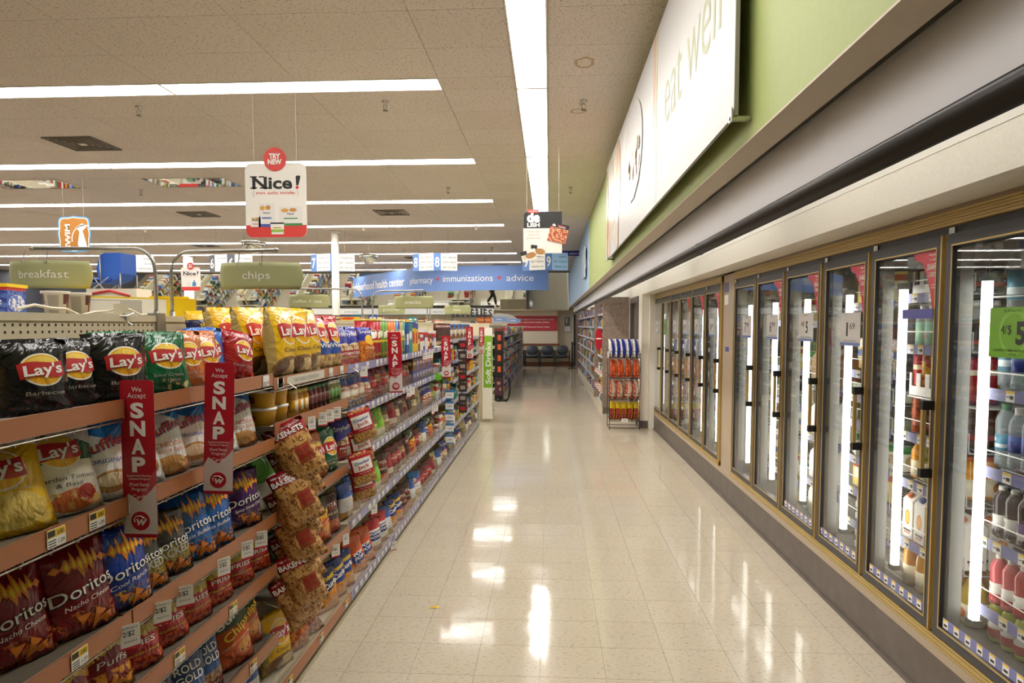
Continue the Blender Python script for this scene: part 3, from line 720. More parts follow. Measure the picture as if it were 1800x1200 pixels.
bagart('jerky', .14, .2, .045, '#3a2420', [('half', 0, 1, .7, '#6a1a1c'), ('noise', 8, .5, .1, .6, '#5a3428')], [dict(text='JERKY', u=.5, v=.78, h=.09, w=.6, bold=.02, m=wl_)])
bagart('limebag', .16, .2, .07, '#8cc63a', [('half', 0, -1, -.3, '#d8d8b0'), ('noise', 6, .6, .3, 1, '#a6d85a')], [])
bagart('maroon', .17, .21, .07, '#6f1c26', [('rect', .5, .55, .38, .16, '#a8362e'), ('noise', 8, .55, 0, .3, '#b98a52')], [dict(text='PITA CHIPS', u=.5, v=.53, h=.07, w=.66, m=wl_)])
bagart('whiteblue', .17, .21, .07, '#dcdcdc', [('half', 0, 1, .6, '#2f57a8'), ('half', 0, -1, -.22, '#b98a4a')], [])
bagart('olive', .17, .22, .07, '#8b8360', [('half', 0, 1, .62, '#c9bd90'), ('half', .3, -1, -.2, '#54366a')], [])
# bread-style bags for the wire rack
bagart('rackblue', .17, .29, .085, '#e6e2da', [('rect', .3, .5, .18, .5, '#24379a'), ('rect', .72, .5, .12, .22, '#c8a468')], [])
bagart('rackor', .17, .29, .085, '#d8471c', [('rect', .5, .5, .13, .5, '#e8761c'), ('half', 1, 0, .72, '#e2ddd4'), ('noise', 6, .56, .2, .8, '#f0b070')], [])
bagart('rackred', .17, .29, .085, '#c23c1a', [('rect', .3, .5, .16, .5, '#d8d2c8'), ('noise', 7, .52, .1, .9, '#e8c6a0')], [])
bagart('rackyel', .17, .29, .085, '#8e2a1c', [('half', 0, 1, .66, '#e6c81e'), ('rect', .45, .5, .1, .5, '#e6c81e'), ('noise', 7, .52, .05, .6, '#b9503a')], [])

# ================================================================== SNACK GONDOLA (left of the aisle)
m_gon = mat('cream_shelf_metal', '#cbc2a8', .45); m_peg = m_gon
m_hole = mat('peg_hole_shadow', '#2a2118', .9); m_or = mat('salmon_price_rail', '#ad6c42', .35); m_deck = mat('shaded_wire_deck', '#6a6254', .6); m_pu = mat('periwinkle_price_rail', '#8f8fc0', .3)  # near wire decks: deep shade between the shelves is put into the deck colour
m_wire = mat('shelf_wire', '#b8b2a6', .3, .9); m_up = mat('grey_upright', '#8f8d88', .4, .6)
m_clear = bpy.data.materials.new('clear_plastic'); m_clear.use_nodes = True
def glassy(m, tint, gl=.9, f0=.03, k=.6, rough=.02):
    """thin clear sheet: straight-through plus a Schlick mirror term per face"""
    t = m.node_tree; t.nodes.clear()
    o = t.nodes.new('ShaderNodeOutputMaterial'); mx = t.nodes.new('ShaderNodeMixShader'); tr = t.nodes.new('ShaderNodeBsdfTransparent'); g = t.nodes.new('ShaderNodeBsdfGlossy'); lw = t.nodes.new('ShaderNodeLayerWeight')
    tr.inputs[0].default_value = (*tint, 1); g.inputs['Roughness'].default_value = rough; g.inputs[0].default_value = (gl, gl, gl, 1); lw.inputs[0].default_value = .5
    pw = t.nodes.new('ShaderNodeMath'); pw.operation = 'POWER'; pw.inputs[1].default_value = 5
    ma = t.nodes.new('ShaderNodeMath'); ma.operation = 'MULTIPLY_ADD'; ma.inputs[1].default_value = k; ma.inputs[2].default_value = f0
    t.links.new(lw.outputs['Facing'], pw.inputs[0]); t.links.new(pw.outputs[0], ma.inputs[0]); t.links.new(ma.outputs[0], mx.inputs[0]); t.links.new(tr.outputs[0], mx.inputs[1]); t.links.new(g.outputs[0], mx.inputs[2]); t.links.new(mx.outputs[0], o.inputs[0])
glassy(m_clear, (.95, .95, .94), .9, .05, .4, .12)

SX = [.72, 1.73, 2.70, 3.72, 4.74, 5.78, 6.82, 7.84, 8.86, 9.86, 10.84]
LV = {0: [1.425, 1.165, .855, .645, .36], 1: [1.425, 1.165, .855, .645, .36], 2: [1.405, 1.22, .855, .51]}
for q in range(3, 7): LV[q] = [1.40, 1.145, .865, .515]
for q in range(7, 10): LV[q] = [1.46, 1.22, .99, .745, .46]
GX = -1.115                     # face of the price rails
gon = tag(empty('snack_gondola', (-1.58, 0, 0)), 'long cream gondola of snack shelves along the aisle', 'shelving')
ox = 1.58
def G(x): return x+ox            # world x -> gondola local
mb = MB().box(G(-2.1), G(-1.125), SX[0], SX[-1], .0, .03).box(G(-1.6), G(-1.14), SX[0], SX[-1], .03, .095)
mb.build('base_deck', m_gon, gon)
tagm = {}
def tag_mesh(kind):
    if kind in tagm: return tagm[kind]
    w, h = .058, .042
    m = MB().prism(rrect(w, h, .002, 1), 0, .001, 0)
    T0 = Matrix.Identity(4)
    if kind == 'sale':
        m.prism([(-w/2+.001, .002), (w/2-.001, .002), (w/2-.001, h/2-.001), (-w/2+.001, h/2-.001)], .001, .0014, 1)
        m.text('2/$2', Matrix.Translation((.012, .006, .001)), .010, .022, 2, .01).text('1.09', Matrix.Translation((.014, -.016, .001)), .011, .02, 2)
        m.box(-.027, -.005, .004, .018, .0014, .0016, 2)
    elif kind == 'plain':
        m.text('1.09', Matrix.Translation((.012, -.014, .001)), .012, .024, 2)
    for r_ in range(3): m.box(-.026, -.002, -.004-.006*r_, -.0065-.006*r_, .001, .0013, 2)
    tagm[kind] = m.mesh('price_tag', [white, yellow, black]); return tagm[kind]
def flag_mesh():
    m = MB().prism(rrect(.062, .085, .002, 1), 0, .001, 0).prism([(-.031, -.0425), (.031, -.0425), (.031, -.034), (-.031, -.034)], .001, .0014, 1)
    I = Matrix.Translation
    m.text('$1.09 each or', I((0, .028, .001)), .008, .048, 2).text('2/$2', I((-.006, .004, .001)), .018, .036, 2, .01)
    m.text('SNACKS', I((0, -.018, .001)), .006, .04, 2)
    return m.mesh('sale_flag', [white, red, black])
FLAG = flag_mesh()
RAILME = {}
def shelf(si, z, y0, y1, kind, wirefront=True, fence=False):
    d = MB().box(G(-1.575), G(-1.125), y0+.006, y1-.006, z-.03, z-.012)
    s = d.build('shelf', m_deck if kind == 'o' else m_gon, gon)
    # price rail with its slim lips
    r = MB().box(G(GX-.006), G(GX), y0+.004, y1-.004, z-.046, z+.002, 0).box(G(GX-.002), G(GX+.002), y0+.004, y1-.004, z-.047, z-.044, 1).box(G(GX-.002), G(GX+.002), y0+.004, y1-.004, z+.001, z+.004, 1)
    r.build('price_rail', [m_or if kind == 'o' else m_pu, m_clear], s)
    if wirefront:
        w = MB()
        w.tube([(G(-1.12), y0+.01, z-.055), (G(-1.12), y1-.01, z-.055)], .0025, 5).tube([(G(-1.14), y0+.01, z-.012), (G(-1.14), y1-.01, z-.012)], .0025, 5)
        k = int((y1-y0)/.085)
        for q in range(k+1):
            yy = y0+.012+(y1-y0-.024)*q/k
            w.tube([(G(-1.2), yy, z-.034), (G(-1.118), yy, z-.06), (G(-1.112), yy, z-.045)], .0018, 4)
        w.build('wire_front', m_wire, s)
    if fence:
        MB().box(G(-1.131), G(-1.128), y0+.01, y1-.01, z-.01, z+.075).build('clear_fence', m_clear, s)
    b = MB()
    for yy in (y0+.02, y1-.02):
        b.add([(G(-1.57), yy-.002, z-.012), (G(-1.57), yy-.002, z-.12), (G(-1.16), yy-.002, z-.035), (G(-1.16), yy-.002, z-.012), (G(-1.57), yy+.002, z-.012), (G(-1.57), yy+.002, z-.12), (G(-1.16), yy+.002, z-.035), (G(-1.16), yy+.002, z-.012)],
              [(0,1,2,3),(7,6,5,4),(1,5,6,2),(0,4,5,1),(3,2,6,7),(0,3,7,4)])
    b.build('bracket', m_gon, s)
    return s
def rail_tag(s, y, z, kind, flag=False):
    if flag:
        o = put('sale_flag', FLAG, s); o.scale = (.78, .78, .78); o.location = (G(GX+.012), y, z-.055); o.rotation_euler = (math.pi/2, 0, math.radians(random.uniform(40, 70)))
    else:
        o = put('price_tag', tag_mesh(kind), s); o.location = (G(GX+.002), y, z-.022); o.rotation_euler = (math.pi/2, 0, math.pi/2)
SH = {}
for si in range(10):
    y0, y1 = SX[si], SX[si+1]
    pb = MB().box(G(-1.60), G(-1.585), y0+.03, y1-.03, .1, 1.645)
    p_ = pb.build('pegboard_panel', m_peg, gon)
    MB().box(G(-1.605), G(-1.58), y0+.03, y1-.03, 1.635, 1.66).build('top_rim', m_gon, p_)
    MB().box(G(-1.615), G(-1.575), y1-.03, y1+.03, .0, 1.67).build('upright', m_up if si == 1 else m_gon, gon)
    for k, z in enumerate(LV[si]):
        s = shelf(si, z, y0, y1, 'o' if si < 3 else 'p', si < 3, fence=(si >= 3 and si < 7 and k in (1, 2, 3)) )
        SH[si, k] = s
        if si >= 3:
            n = 9
            for q in range(n):
                if random.random() < .85: rail_tag(s, y0+.06+(y1-y0-.1)*q/(n-1)+random.uniform(-.01, .01), z, 'plain')
    # base front
    z = .12
    s = MB().box(G(-1.575), G(-1.125), y0+.006, y1-.006, .095, .108).build('base_shelf', m_gon, gon)
    MB().box(G(GX-.006), G(GX), y0+.004, y1-.004, .062, .116, 0).box(G(GX-.002), G(GX+.002), y0+.004, y1-.004, .06, .063, 1).build('price_rail', [m_or if si < 3 else m_pu, m_clear], s)
    if si >= 1: MB().box(G(-1.131), G(-1.128), y0+.01, y1-.01, .108, .205).build('clear_fence', m_clear, s)
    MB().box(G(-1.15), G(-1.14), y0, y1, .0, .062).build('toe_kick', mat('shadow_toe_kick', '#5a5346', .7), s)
    SH[si, 'b'] = s
    for q in range(3 if si < 3 else 9):
        rail_tag(s, y0+.1+(y1-y0-.2)*q/(2 if si < 3 else 8), .112, 'sale' if si < 3 else 'plain')
for (si, k, y, kind) in [(0,1,1.46,'sale'),(0,1,1.60,'sale'),(1,1,1.755,'sale'),(0,2,1.52,'sale'),(1,3,1.95,'sale'),(1,3,2.3,'sale'),(1,4,2.05,'sale'),(1,4,2.45,'sale'),(2,0,2.77,'plain'),(2,0,2.66+.1,'plain'),(2,0,3.42,'plain'),(2,0,3.6,'plain'),(1,0,2.62,'plain')]:
    rail_tag(SH[si, k], y, LV[si][k], kind)
MB().box(G(GX), G(GX+.001), 2.84, 3.32, 1.405-.042, 1.402, 0).text('NATURALLY DELICIOUS', F_aisle(G(GX+.001), 3.08, 1.374), .018, .32, 1).build('rail_label', [mat('pale_label', '#d8d2c4', .4), grey], SH[2, 0])
for (si, k, y) in [(1,2,1.85),(1,2,1.97),(1,2,2.22),(1,2,2.40),(1,2,2.52),(2,1,3.1),(2,1,3.25),(2,1,3.36),(2,1,3.47),(2,3,3.42),(2,3,3.6),(0,2,1.70),(3,0,4.0),(3,3,4.2),(4,1,5.3),(4,1,5.45),(5,0,6.0),(5,0,6.15),(5,0,6.3),(5,2,6.4),(5,2,6.6)]:
    rail_tag(SH[si, k], y, LV[si][k], 'x', True)
rail_tag(SH[3, 'b'], 4.78-.06, .11, 'x', True)
# peg holes of the two bare panels
mb = MB()
for si in (0, 1):
    yy = SX[si]+.06
    while yy < SX[si+1]-.05:
        for z in (1.622, 1.6, 1.571, 1.542, 1.513, 1.484, 1.455):
            mb.add([(G(-1.5845), yy+.0048*math.cos(a), z+.0048*math.sin(a)) for a in [k*math.pi/4 for k in range(8)]], [tuple(range(8))])
        yy += .0295
o = mb.build('peg_holes', m_hole, gon); o['kind'] = 'stuff'
MB().box(G(-2.1), G(-1.61), SX[0], SX[-1], 1.64, 1.655).build('top_shelf', m_gon, gon)
MB().box(G(-2.1), G(-1.12), SX[-1]-.02, SX[-1]+.02, 0, 1.66).build('end_panel', m_gon, gon)
eh = MB()
for z in [.1+.05*k for k in range(30)]: eh.box(G(-1.119), G(-1.1185), SX[-1]-.006, SX[-1]+.006, z, z+.02)
o = eh.build('upright_slots', m_hole, gon); o['kind'] = 'stuff'

# ---------------------------------------------------------------- products on it
BX = -1.20
def row(place, group, items, z, x=BX, cat='bag'):
    """items: (key, desc, y[, dict])"""
    for it in items:
        key, desc, y = it[:3]; k = dict(it[3]) if len(it) > 3 else {}
        nm = k.pop('name', 'chip_bag'); xx = k.pop('x', x)+.03; zz = k.pop('z', z)
        k.setdefault('rz', 72+random.uniform(-5, 5)); k.setdefault('lean', -9+random.uniform(-3, 3))
        o = bag_at(key, xx, y-(.025 if y < 2.75 else 0), zz-.009, name=nm, **k)
        reg(o, desc, cat, place, group, y-xx*.05)
Z = LV[1]
P1 = 'on the top snack shelf'
row(P1, 'bags on the top snack shelf', [
    ('orig', 'yellow potato chip bag with pale top', 1.27, dict(sc=.85)),
    ('bbq', 'black barbecue chip bag', 1.515, dict(rz=68, lean=-7, sc=.92)),
    ('bbq', 'black barbecue chip bag', 1.668, dict(rz=74, lean=-9, sc=.92, x=-1.225)),
    ('bbq', 'black barbecue chip bag', 1.80, dict(rz=66, lean=-4, x=-1.19, sc=.97)),
    ('sour', 'green sour cream chip bag', 1.915, dict(x=-1.24)),
    ('sour', 'green sour cream chip bag', 2.02, dict(rz=62, x=-1.19)),
    ('ched', 'orange cheddar chip bag', 2.17, dict(rz=70)), ('ched', 'orange cheddar chip bag', 2.30),
    ('blue', 'blue potato chip bag', 2.41, dict(x=-1.25, rz=60)),
    ('flam', 'red hot chip bag', 2.53, dict(roll=12)),
    ], Z[0])
zt = 1.405
it = []
for dx, yo in ((0, 0), (-.12, -.01), (-.23, .0), (-.33, .02)):
    for c, y in enumerate((2.885, 3.06, 3.235)):
        if dx < -.2 and c == 2: continue
        key = 'summer' if dx < -.3 and c == 0 else 'classic'
        it.append((key, ('large yellow chip bag with navy band' if key == 'summer' else 'large yellow classic chip bag'), y+yo, dict(x=-1.185+dx, rz=80+random.uniform(-8, 6), lean=-4+random.uniform(-3, 3))))
row('on the raised top shelf part', 'large yellow chip bags', it, zt)
row('on the raised top shelf part', 'wavy chip bags', [('wavy', 'red and blue wavy chip bag', 3.42, dict(x=-1.18, rz=78)), ('wavy', 'red and blue wavy chip bag', 3.58, dict(x=-1.18, rz=78)), ('wavy', 'red and blue wavy chip bag', 3.52, dict(x=-1.32, rz=85))], zt)
row('on the blue-railed top shelf', 'pretzel bags on the top shelf', [('snyr', 'blue and red pretzel bag', 3.80, dict(name='pretzel_bag', rz=76)), ('snyr', 'blue and red pretzel bag', 3.98, dict(name='pretzel_bag', rz=76)), ('snyr', 'blue and red pretzel bag', 4.14, dict(name='pretzel_bag', rz=80, x=-1.24)),
     ('snyo', 'blue and orange pretzel bag', 4.27, dict(name='pretzel_bag', rz=74, x=-1.18)), ('snyr', 'blue and red pretzel bag', 3.9, dict(name='pretzel_bag', rz=80, x=-1.34))], 1.40)
P2 = 'on the second snack shelf'
row(P2, 'bags on the second snack shelf', [
    ('orig', 'yellow baked chip bag', 1.44, dict(lean=-22, rz=66)), ('garden', 'green and white tomato chip bag', 1.605, dict(lean=-16, rz=68)),
    ('orig', 'yellow baked chip bag', 1.55, dict(x=-1.33, lean=-15)), ('ruffles', 'blue and white ridged chip bag', 1.76, dict(lean=-12, rz=66)), ('ruffles', 'blue and white ridged chip bag', 1.91, dict(lean=-18)),
    ('rufched', 'blue ridged cheddar chip bag', 2.05, dict(lean=-14, rz=75)), ('ruffles', 'blue and white ridged chip bag', 2.19, dict(lean=-15, rz=66)), ('ruffles', 'blue and white ridged chip bag', 2.38, dict(lean=-18)),
    ('rufched', 'blue ridged cheddar chip bag', 2.55, dict(lean=-12, rz=72))], Z[1], -1.21)
row('behind the front row of the second shelf', 'bags behind the second shelf front row', [('ruffles', 'blue ridged chip bag lying back', 1.78+.2*k, dict(lean=-30, x=-1.36)) for k in range(5)], Z[1])
P3 = 'on the third snack shelf'
row(P3, 'bags on the third snack shelf', [
    ('nacho', 'dark red nacho tortilla chip bag', 1.30, dict(lean=-16, rz=74, x=-1.27)), ('nacho', 'dark red nacho tortilla chip bag', 1.475, dict(lean=-16, rz=74, x=-1.235)), ('nacho', 'dark red nacho tortilla chip bag', 1.645, dict(lean=-14, rz=72, x=-1.20, sc=1.04)),
    ('ranch', 'blue ranch tortilla chip bag', 1.785, dict(lean=-10, rz=72, x=-1.185)), ('jacked', 'dark brown tortilla chip bag', 1.91, dict(lean=-20, rz=66, sc=.85)), ('jacked', 'dark brown tortilla chip bag', 2.04, dict(lean=-14, rz=68, sc=.9)),
    ('buffalo', 'bright blue tortilla chip bag', 2.18, dict(lean=-18, rz=64)), ('buffalo', 'bright blue tortilla chip bag', 2.30, dict(lean=-10, rz=62)), ('spicy', 'purple tortilla chip bag', 2.42, dict(x=-1.25)), ('spicy', 'purple tortilla chip bag', 2.545, dict(rz=66, lean=-8))], Z[2])
row('behind the front row of the third shelf', 'bags behind the third shelf front row', [('nacho', 'dark red tortilla chip bag', 1.48, dict(x=-1.34)), ('nacho', 'dark red tortilla chip bag', 1.66, dict(x=-1.34)), ('ranch', 'blue tortilla chip bag', 1.84, dict(x=-1.34)), ('ranch', 'blue tortilla chip bag', 2.02, dict(x=-1.36)), ('buffalo', 'bright blue tortilla chip bag', 2.3, dict(x=-1.34))], Z[2])
P4 = 'on the fourth snack shelf'
row(P4, 'bags on the fourth snack shelf', [('puffs', 'red cheese puff bag', 1.56), ('puffs', 'red cheese puff bag', 1.72, dict(lean=-14))]+[('fries', 'yellow and red hot fries bag', 1.86+.158*k, dict(rz=70+random.uniform(-6, 6), lean=-10, sc=1.08)) for k in range(6)], Z[3])
row('behind the hot fries on the fourth shelf', 'bags behind the hot fries', [('fries', 'yellow hot fries bag', 1.98+.15*k, dict(x=-1.31)) for k in range(5)], Z[3])
P5 = 'on the fifth snack shelf'
row(P5, 'bags on the fifth snack shelf', [('cheet', 'navy cheese curl bag', 1.78), ('cheet', 'navy cheese curl bag', 1.93), ('rold', 'blue and brown pretzel bag', 2.12, dict(name='pretzel_bag')), ('rold', 'blue and brown pretzel bag', 2.24, dict(name='pretzel_bag')), ('sun', 'orange and green grain chip bag', 2.44, dict(rz=68)), ('sun', 'orange and green grain chip bag', 2.58, dict(x=-1.22))], Z[4])
PB = 'on the base shelf'
row(PB, 'bags on the base shelf', [('redbag', 'red snack mix bag', 2.0), ('redbag', 'red snack mix bag', 2.18), ('puffs', 'red cheese puff bag', 2.36), ('whiteblue', 'blue and white snack bag', 2.54),
    ('classic', 'large yellow classic chip bag', 2.86, dict(sc=.85, lean=-6, rz=70, x=-1.22)), ('munch', 'yellow and red crisp bag', 3.06, dict(sc=1.05)), ('munch', 'yellow and red crisp bag', 3.2, dict(x=-1.25)), ('maroon', 'maroon pita chip bag', 3.22, dict(lean=-40, x=-1.18)),
    ('thins', 'blue pretzel thin bag', 3.30, dict(x=-1.24)), ('olive', 'beige tortilla chip bag', 3.42, dict(x=-1.25)), ('cheet', 'navy cheese curl bag', 3.5), ('chex', 'blue cheese curl bag', 3.66), ('chex', 'blue cheese curl bag', 3.8),
    ('pop', 'orange popcorn bag', 4.05, dict(rz=66, lean=-18)), ('pop', 'orange popcorn bag', 4.22, dict(rz=62, lean=-18)), ('whitepop', 'white and red popped chip bag', 4.44), ('whitepop', 'white and red popped chip bag', 4.62), ('whiteblue', 'blue and white snack bag', 4.8),
    ('chex', 'blue cheese curl bag', 4.98), ('chex', 'blue cheese curl bag', 5.14), ('popch', 'brown pita bag', 5.32), ('popch', 'brown pita bag', 5.5), ('whiteblue', 'blue and white snack bag', 5.7), ('ruffles', 'blue and white ridged chip bag', 5.9), ('maroon', 'maroon pita chip bag', 6.1), ('maroon', 'maroon pita chip bag', 6.3), ('maroon', 'maroon pita chip bag', 6.5), ('redbag', 'red snack mix bag', 6.68)], .117)
row('on the shelf under the dip jars', 'chip bags under the dip jars', [('greenb', 'pale green chip bag', 2.80), ('greenb', 'pale green chip bag', 2.96, dict(x=-1.26)), ('ruffles', 'blue and white ridged chip bag', 3.18, dict(rz=76)), ('ched', 'orange cheddar chip bag', 3.35, dict(sc=1.25, rz=76)), ('sour', 'green sour cream chip bag', 3.52, dict(sc=1.22, rz=76)), ('sour', 'green sour cream chip bag', 3.64, dict(sc=1.2, x=-1.3))], .855)
row('on the low shelf below the cheddar chips', 'bags below the cheddar chips', [('veg', 'dark green natural snack bag', 2.9), ('greenb', 'pale green chip bag', 3.06), ('veg', 'dark green natural snack bag', 3.22), ('sun', 'orange grain chip bag', 3.38), ('olive', 'beige tortilla chip bag', 3.3, dict(lean=-35)), ('popch', 'brown pita bag', 3.56)], .51)
def mixrow(place, group, keys, y0, y1, z, step, x=BX):
    y = y0; i = 0
    D = dict(snyr='blue and red pretzel bag', snyb='blue and red chip bag', snyo='blue and orange pretzel bag', nutbrown='brown nut bag', nutgreen='green topped trail mix bag', nutred='red nut bag', jerky='dark jerky bag', limebag='lime green snack bag', maroon='maroon pita chip bag', whiteblue='blue and white snack bag', olive='beige tortilla chip bag', popch='brown pita bag', thins='blue pretzel thin bag', sun='orange grain chip bag', veg='dark green natural snack bag', redbag='red snack mix bag')
    while y < y1:
        k = keys[i % len(keys)]
        row(place, group, [(k, D[k], y, dict(name='nut_bag' if k.startswith('nut') else 'snack_bag', rz=78+random.uniform(-8, 8)))], z, x)
        y += step; i += 1
row('on the second shelf past the dip jars', 'chip bags past the dip jars', [('snyb', 'blue and red chip bag', 3.80, dict(rz=74)), ('snyb', 'blue and red chip bag', 3.96, dict(rz=74)), ('snyb', 'blue and red chip bag', 4.10, dict(rz=74)), ('snyr', 'blue and red pretzel bag', 4.24)], 1.145)
mixrow('on the blue-railed second shelf', 'nut bags on the second shelf', ['maroon', 'nutred', 'maroon', 'nutbrown', 'jerky', 'nutbrown'], 4.42, 5.6, 1.145, .16)
mixrow('on the blue-railed third shelf', 'bags on the blue-railed third shelf', ['snyr', 'snyr', 'nutbrown', 'nutgreen', 'nutgreen', 'limebag', 'nutbrown', 'redbag', 'nutbrown', 'jerky', 'nutred', 'jerky', 'nutbrown', 'olive', 'jerky'], 3.82, 6.8, .865, .165)
mixrow('on the blue-railed fourth shelf', 'bags on the blue-railed fourth shelf', ['whiteblue', 'thins', 'sun', 'popch', 'limebag', 'popch', 'redbag', 'maroon', 'maroon', 'nutred', 'jerky', 'sun', 'maroon', 'nutbrown'], 3.84, 6.8, .515, .17)
mixrow('on the lowest far shelf', 'far bags on the base shelf', ['olive', 'whiteblue', 'nutbrown', 'snyb', 'jerky', 'olive'], 6.9, 10.7, .117, .2)

# hanging strips
def strip(x, y, z0, z1, desc):
    e = empty('hanging_strip', (x, y, z0))
    MB().box(-.001, .001, -.012, .012, 0, z1-z0).build('plastic_strip', m_clear, e)
    h = MB().tube([(0, 0, z1-z0), (-.03, 0, z1-z0+.02), (-.10, 0, z1-z0+.012)], .003, 5); h.build('hook', m_wire, e)
    tag(e, desc, 'display strip')
strip(-1.06, 2.80, .42, 1.355, 'clear clip strip holding pork rind bags at the shelf joint')
for k, (dy, z) in enumerate([(0, 1.06), (.03, .97), (-.03, .88), (.0, .80), (-.02, .71), (.02, .61), (-.01, .52), (.02, .44)]):
    o = bag_at('rinds', -1.0-.02*(k % 2), 2.78+dy, z-.08, 36+random.uniform(-14, 14), -8+random.uniform(-6, 4), 1.15 if k == 0 else 1.08, name='pork_rind_bag', roll=random.uniform(-26, -14))
    reg(o, 'clear and red pork rind bag', 'bag', 'hung on the clip strip', 'pork rind bags on the clip strip', -z)
strip(-1.06, 3.74, .55, 1.36, 'clear clip strip holding caramel popcorn bags')
for k, (dy, z) in enumerate([(0, 1.0), (.02, .87), (-.02, .76), (.03, .66)]):
    o = bag_at('jack', -1.02-.02*(k % 2), 3.74+dy, z-.02, 40+random.uniform(-8, 8), -3, name='caramel_popcorn_bag', roll=random.uniform(-16, -6))
    reg(o, 'red and white caramel popcorn bag', 'bag', 'hung on the second clip strip', 'caramel popcorn bags on the strip', -z)

# ---------------------------------------------------------------- jars, tubs, cans, boxes
m_glass_y = mat('queso_dip', '#c98a1e', .15, coat=.5); m_glass_r = mat('red_salsa', '#6e1f14', .15, coat=.5); m_glass_b = mat('dark_bean_dip', '#4a2a1a', .15, coat=.5); m_glass_g = mat('pale_green_dip', '#8f9a5a', .15, coat=.5)
m_lidg = mat('gold_lid', '#b9a24a', .3, .6); m_lidgr = mat('green_lid', '#3d6a35', .3, .3); m_lidw = mat('white_lid', '#efece4', .4)
jl = art('jar_label', '#d9a01c', [('ell', .1, .5, .09, .35, '#7a2a18'), ('ell', .6, .5, .09, .35, '#7a2a18'), ('rect', .35, .5, .04, .4, '#efe6d0'), ('rect', .85, .5, .04, .4, '#efe6d0')], .35)
jl2 = art('jar_label_green', '#4d7a35', [('ell', .1, .5, .09, .35, '#d8c89a'), ('ell', .6, .5, .09, .35, '#d8c89a')], .35)
jl3 = art('jar_label_dark', '#5a2018', [('ell', .1, .5, .09, .35, '#d8b46a'), ('ell', .6, .5, .09, .35, '#d8b46a')], .35)
def jar(content, lid, label):
    o = MB().lathe([(.034, 0), (.038, .004), (.038, .085), (.031, .1), (.031, .106)], 16).build('dip_jar', content)
    MB().lathe([(.033, .104), (.033, .12), (.031, .122)], 16).build('lid', lid, o)
    MB().lathe([(.0384, .02), (.0384, .075)], 16).build('label_wrap', label, o)
    return o
jk = [jar(m_glass_y, m_lidg, jl), jar(m_glass_r, m_lidgr, jl3), jar(m_glass_b, m_lidgr, jl3), jar(m_glass_g, m_lidw, jl2)]
seen = set()
for i, (k, d) in enumerate([(0, 'yellow cheese dip jar with gold lid')]*3+[(1, 'red salsa jar with green lid')]*3+[(2, 'dark bean dip jar with green lid')]*2+[(3, 'pale green dip jar with white lid')]*3):
    y = 3.02+.066*i if i < 3 else 3.02+.062*i+.01
    for r_ in range(2):
        o = jk[k] if k not in seen else copy_tree(jk[k]); seen.add(k)
        o.location = (-1.175-.08*r_, y, 1.209); o.rotation_euler = (0, 0, random.uniform(-.3, .3)+.8)
        reg(o, d, 'jar', 'front row, wire shelf' if r_ == 0 else 'back row, wire shelf', 'dip jars', y)
tubl = art('tub_label', '#d8a21c', [('ell', .12, .5, .1, .3, '#8a2a1c'), ('ell', .62, .5, .1, .3, '#8a2a1c'), ('rect', .37, .5, .06, .3, '#6a3a1a')], .4)
def tub():
    o = MB().lathe([(.048, 0), (.055, .06), (.055, .062)], 18).build('dip_tub', tubl)
    MB().lathe([(.056, .061), (.058, .063), (.058, .071), (.05, .073)], 18).build('lid', m_lidw, o)
    return o
t0 = tub(); first = True
for y in (2.76, 2.885):
    for x in (-1.19, -1.31):
        for z in (0, 1):
            o = t0 if first else copy_tree(t0); first = False
            o.location = (x, y, 1.209+.074*z)
            reg(o, 'yellow dip tub with white lid', 'tub', ('on top of the stack' if z else 'at the bottom of the stack')+' by the dip jars', 'dip tubs', y-x)
# chip canisters
CANC = [('red', '#b3202a'), ('red', '#b3202a'), ('green', '#5aa02c'), ('green', '#5aa02c'), ('orange', '#d8761c'), ('orange', '#d8761c'), ('orange', '#d8761c'), ('light blue', '#3f8fc0'), ('purple', '#5a3a8a'), ('gold', '#c8a43a'), ('teal', '#3f9a90')]
cans = {}
for i, (nm, c) in enumerate(CANC):
    y = 4.46+.084*i
    for r_ in range(2):
        if nm not in cans:
            o = MB().lathe([(.037, 0), (.037, .262)], 18).build('chip_canister', art('can_'+nm.replace(' ', '_'), c, [('ell', .3, .66, .13, .11, '#f0e8d8'), ('ell', .8, .66, .13, .11, '#f0e8d8'), ('ell', .3, .74, .06, .02, '#4a2a1a'), ('ell', .8, .74, .06, .02, '#4a2a1a'), ('noise', 5, .52, .05, .3, '#d9a84a'), ('rect', .5, .48, .5, .03, '#e8d04a')], .3))
            MB().lathe([(.038, .26), (.039, .262), (.039, .272), (.036, .274)], 18).build('plastic_lid', m_lidw if i % 3 else mat('clear_yellow_lid', '#d8c05a', .3), o)
            cans[nm] = o
        else: o = copy_tree(cans[nm])
        o.location = (-1.17-.085*r_, y, 1.39); o.rotation_euler = (0, 0, random.uniform(-.3, .3)+.3)
        reg(o, f'{nm} stacked chip canister', 'canister', 'in front on the blue-railed top shelf' if r_ == 0 else 'in the second line of canisters', 'chip canisters', y)
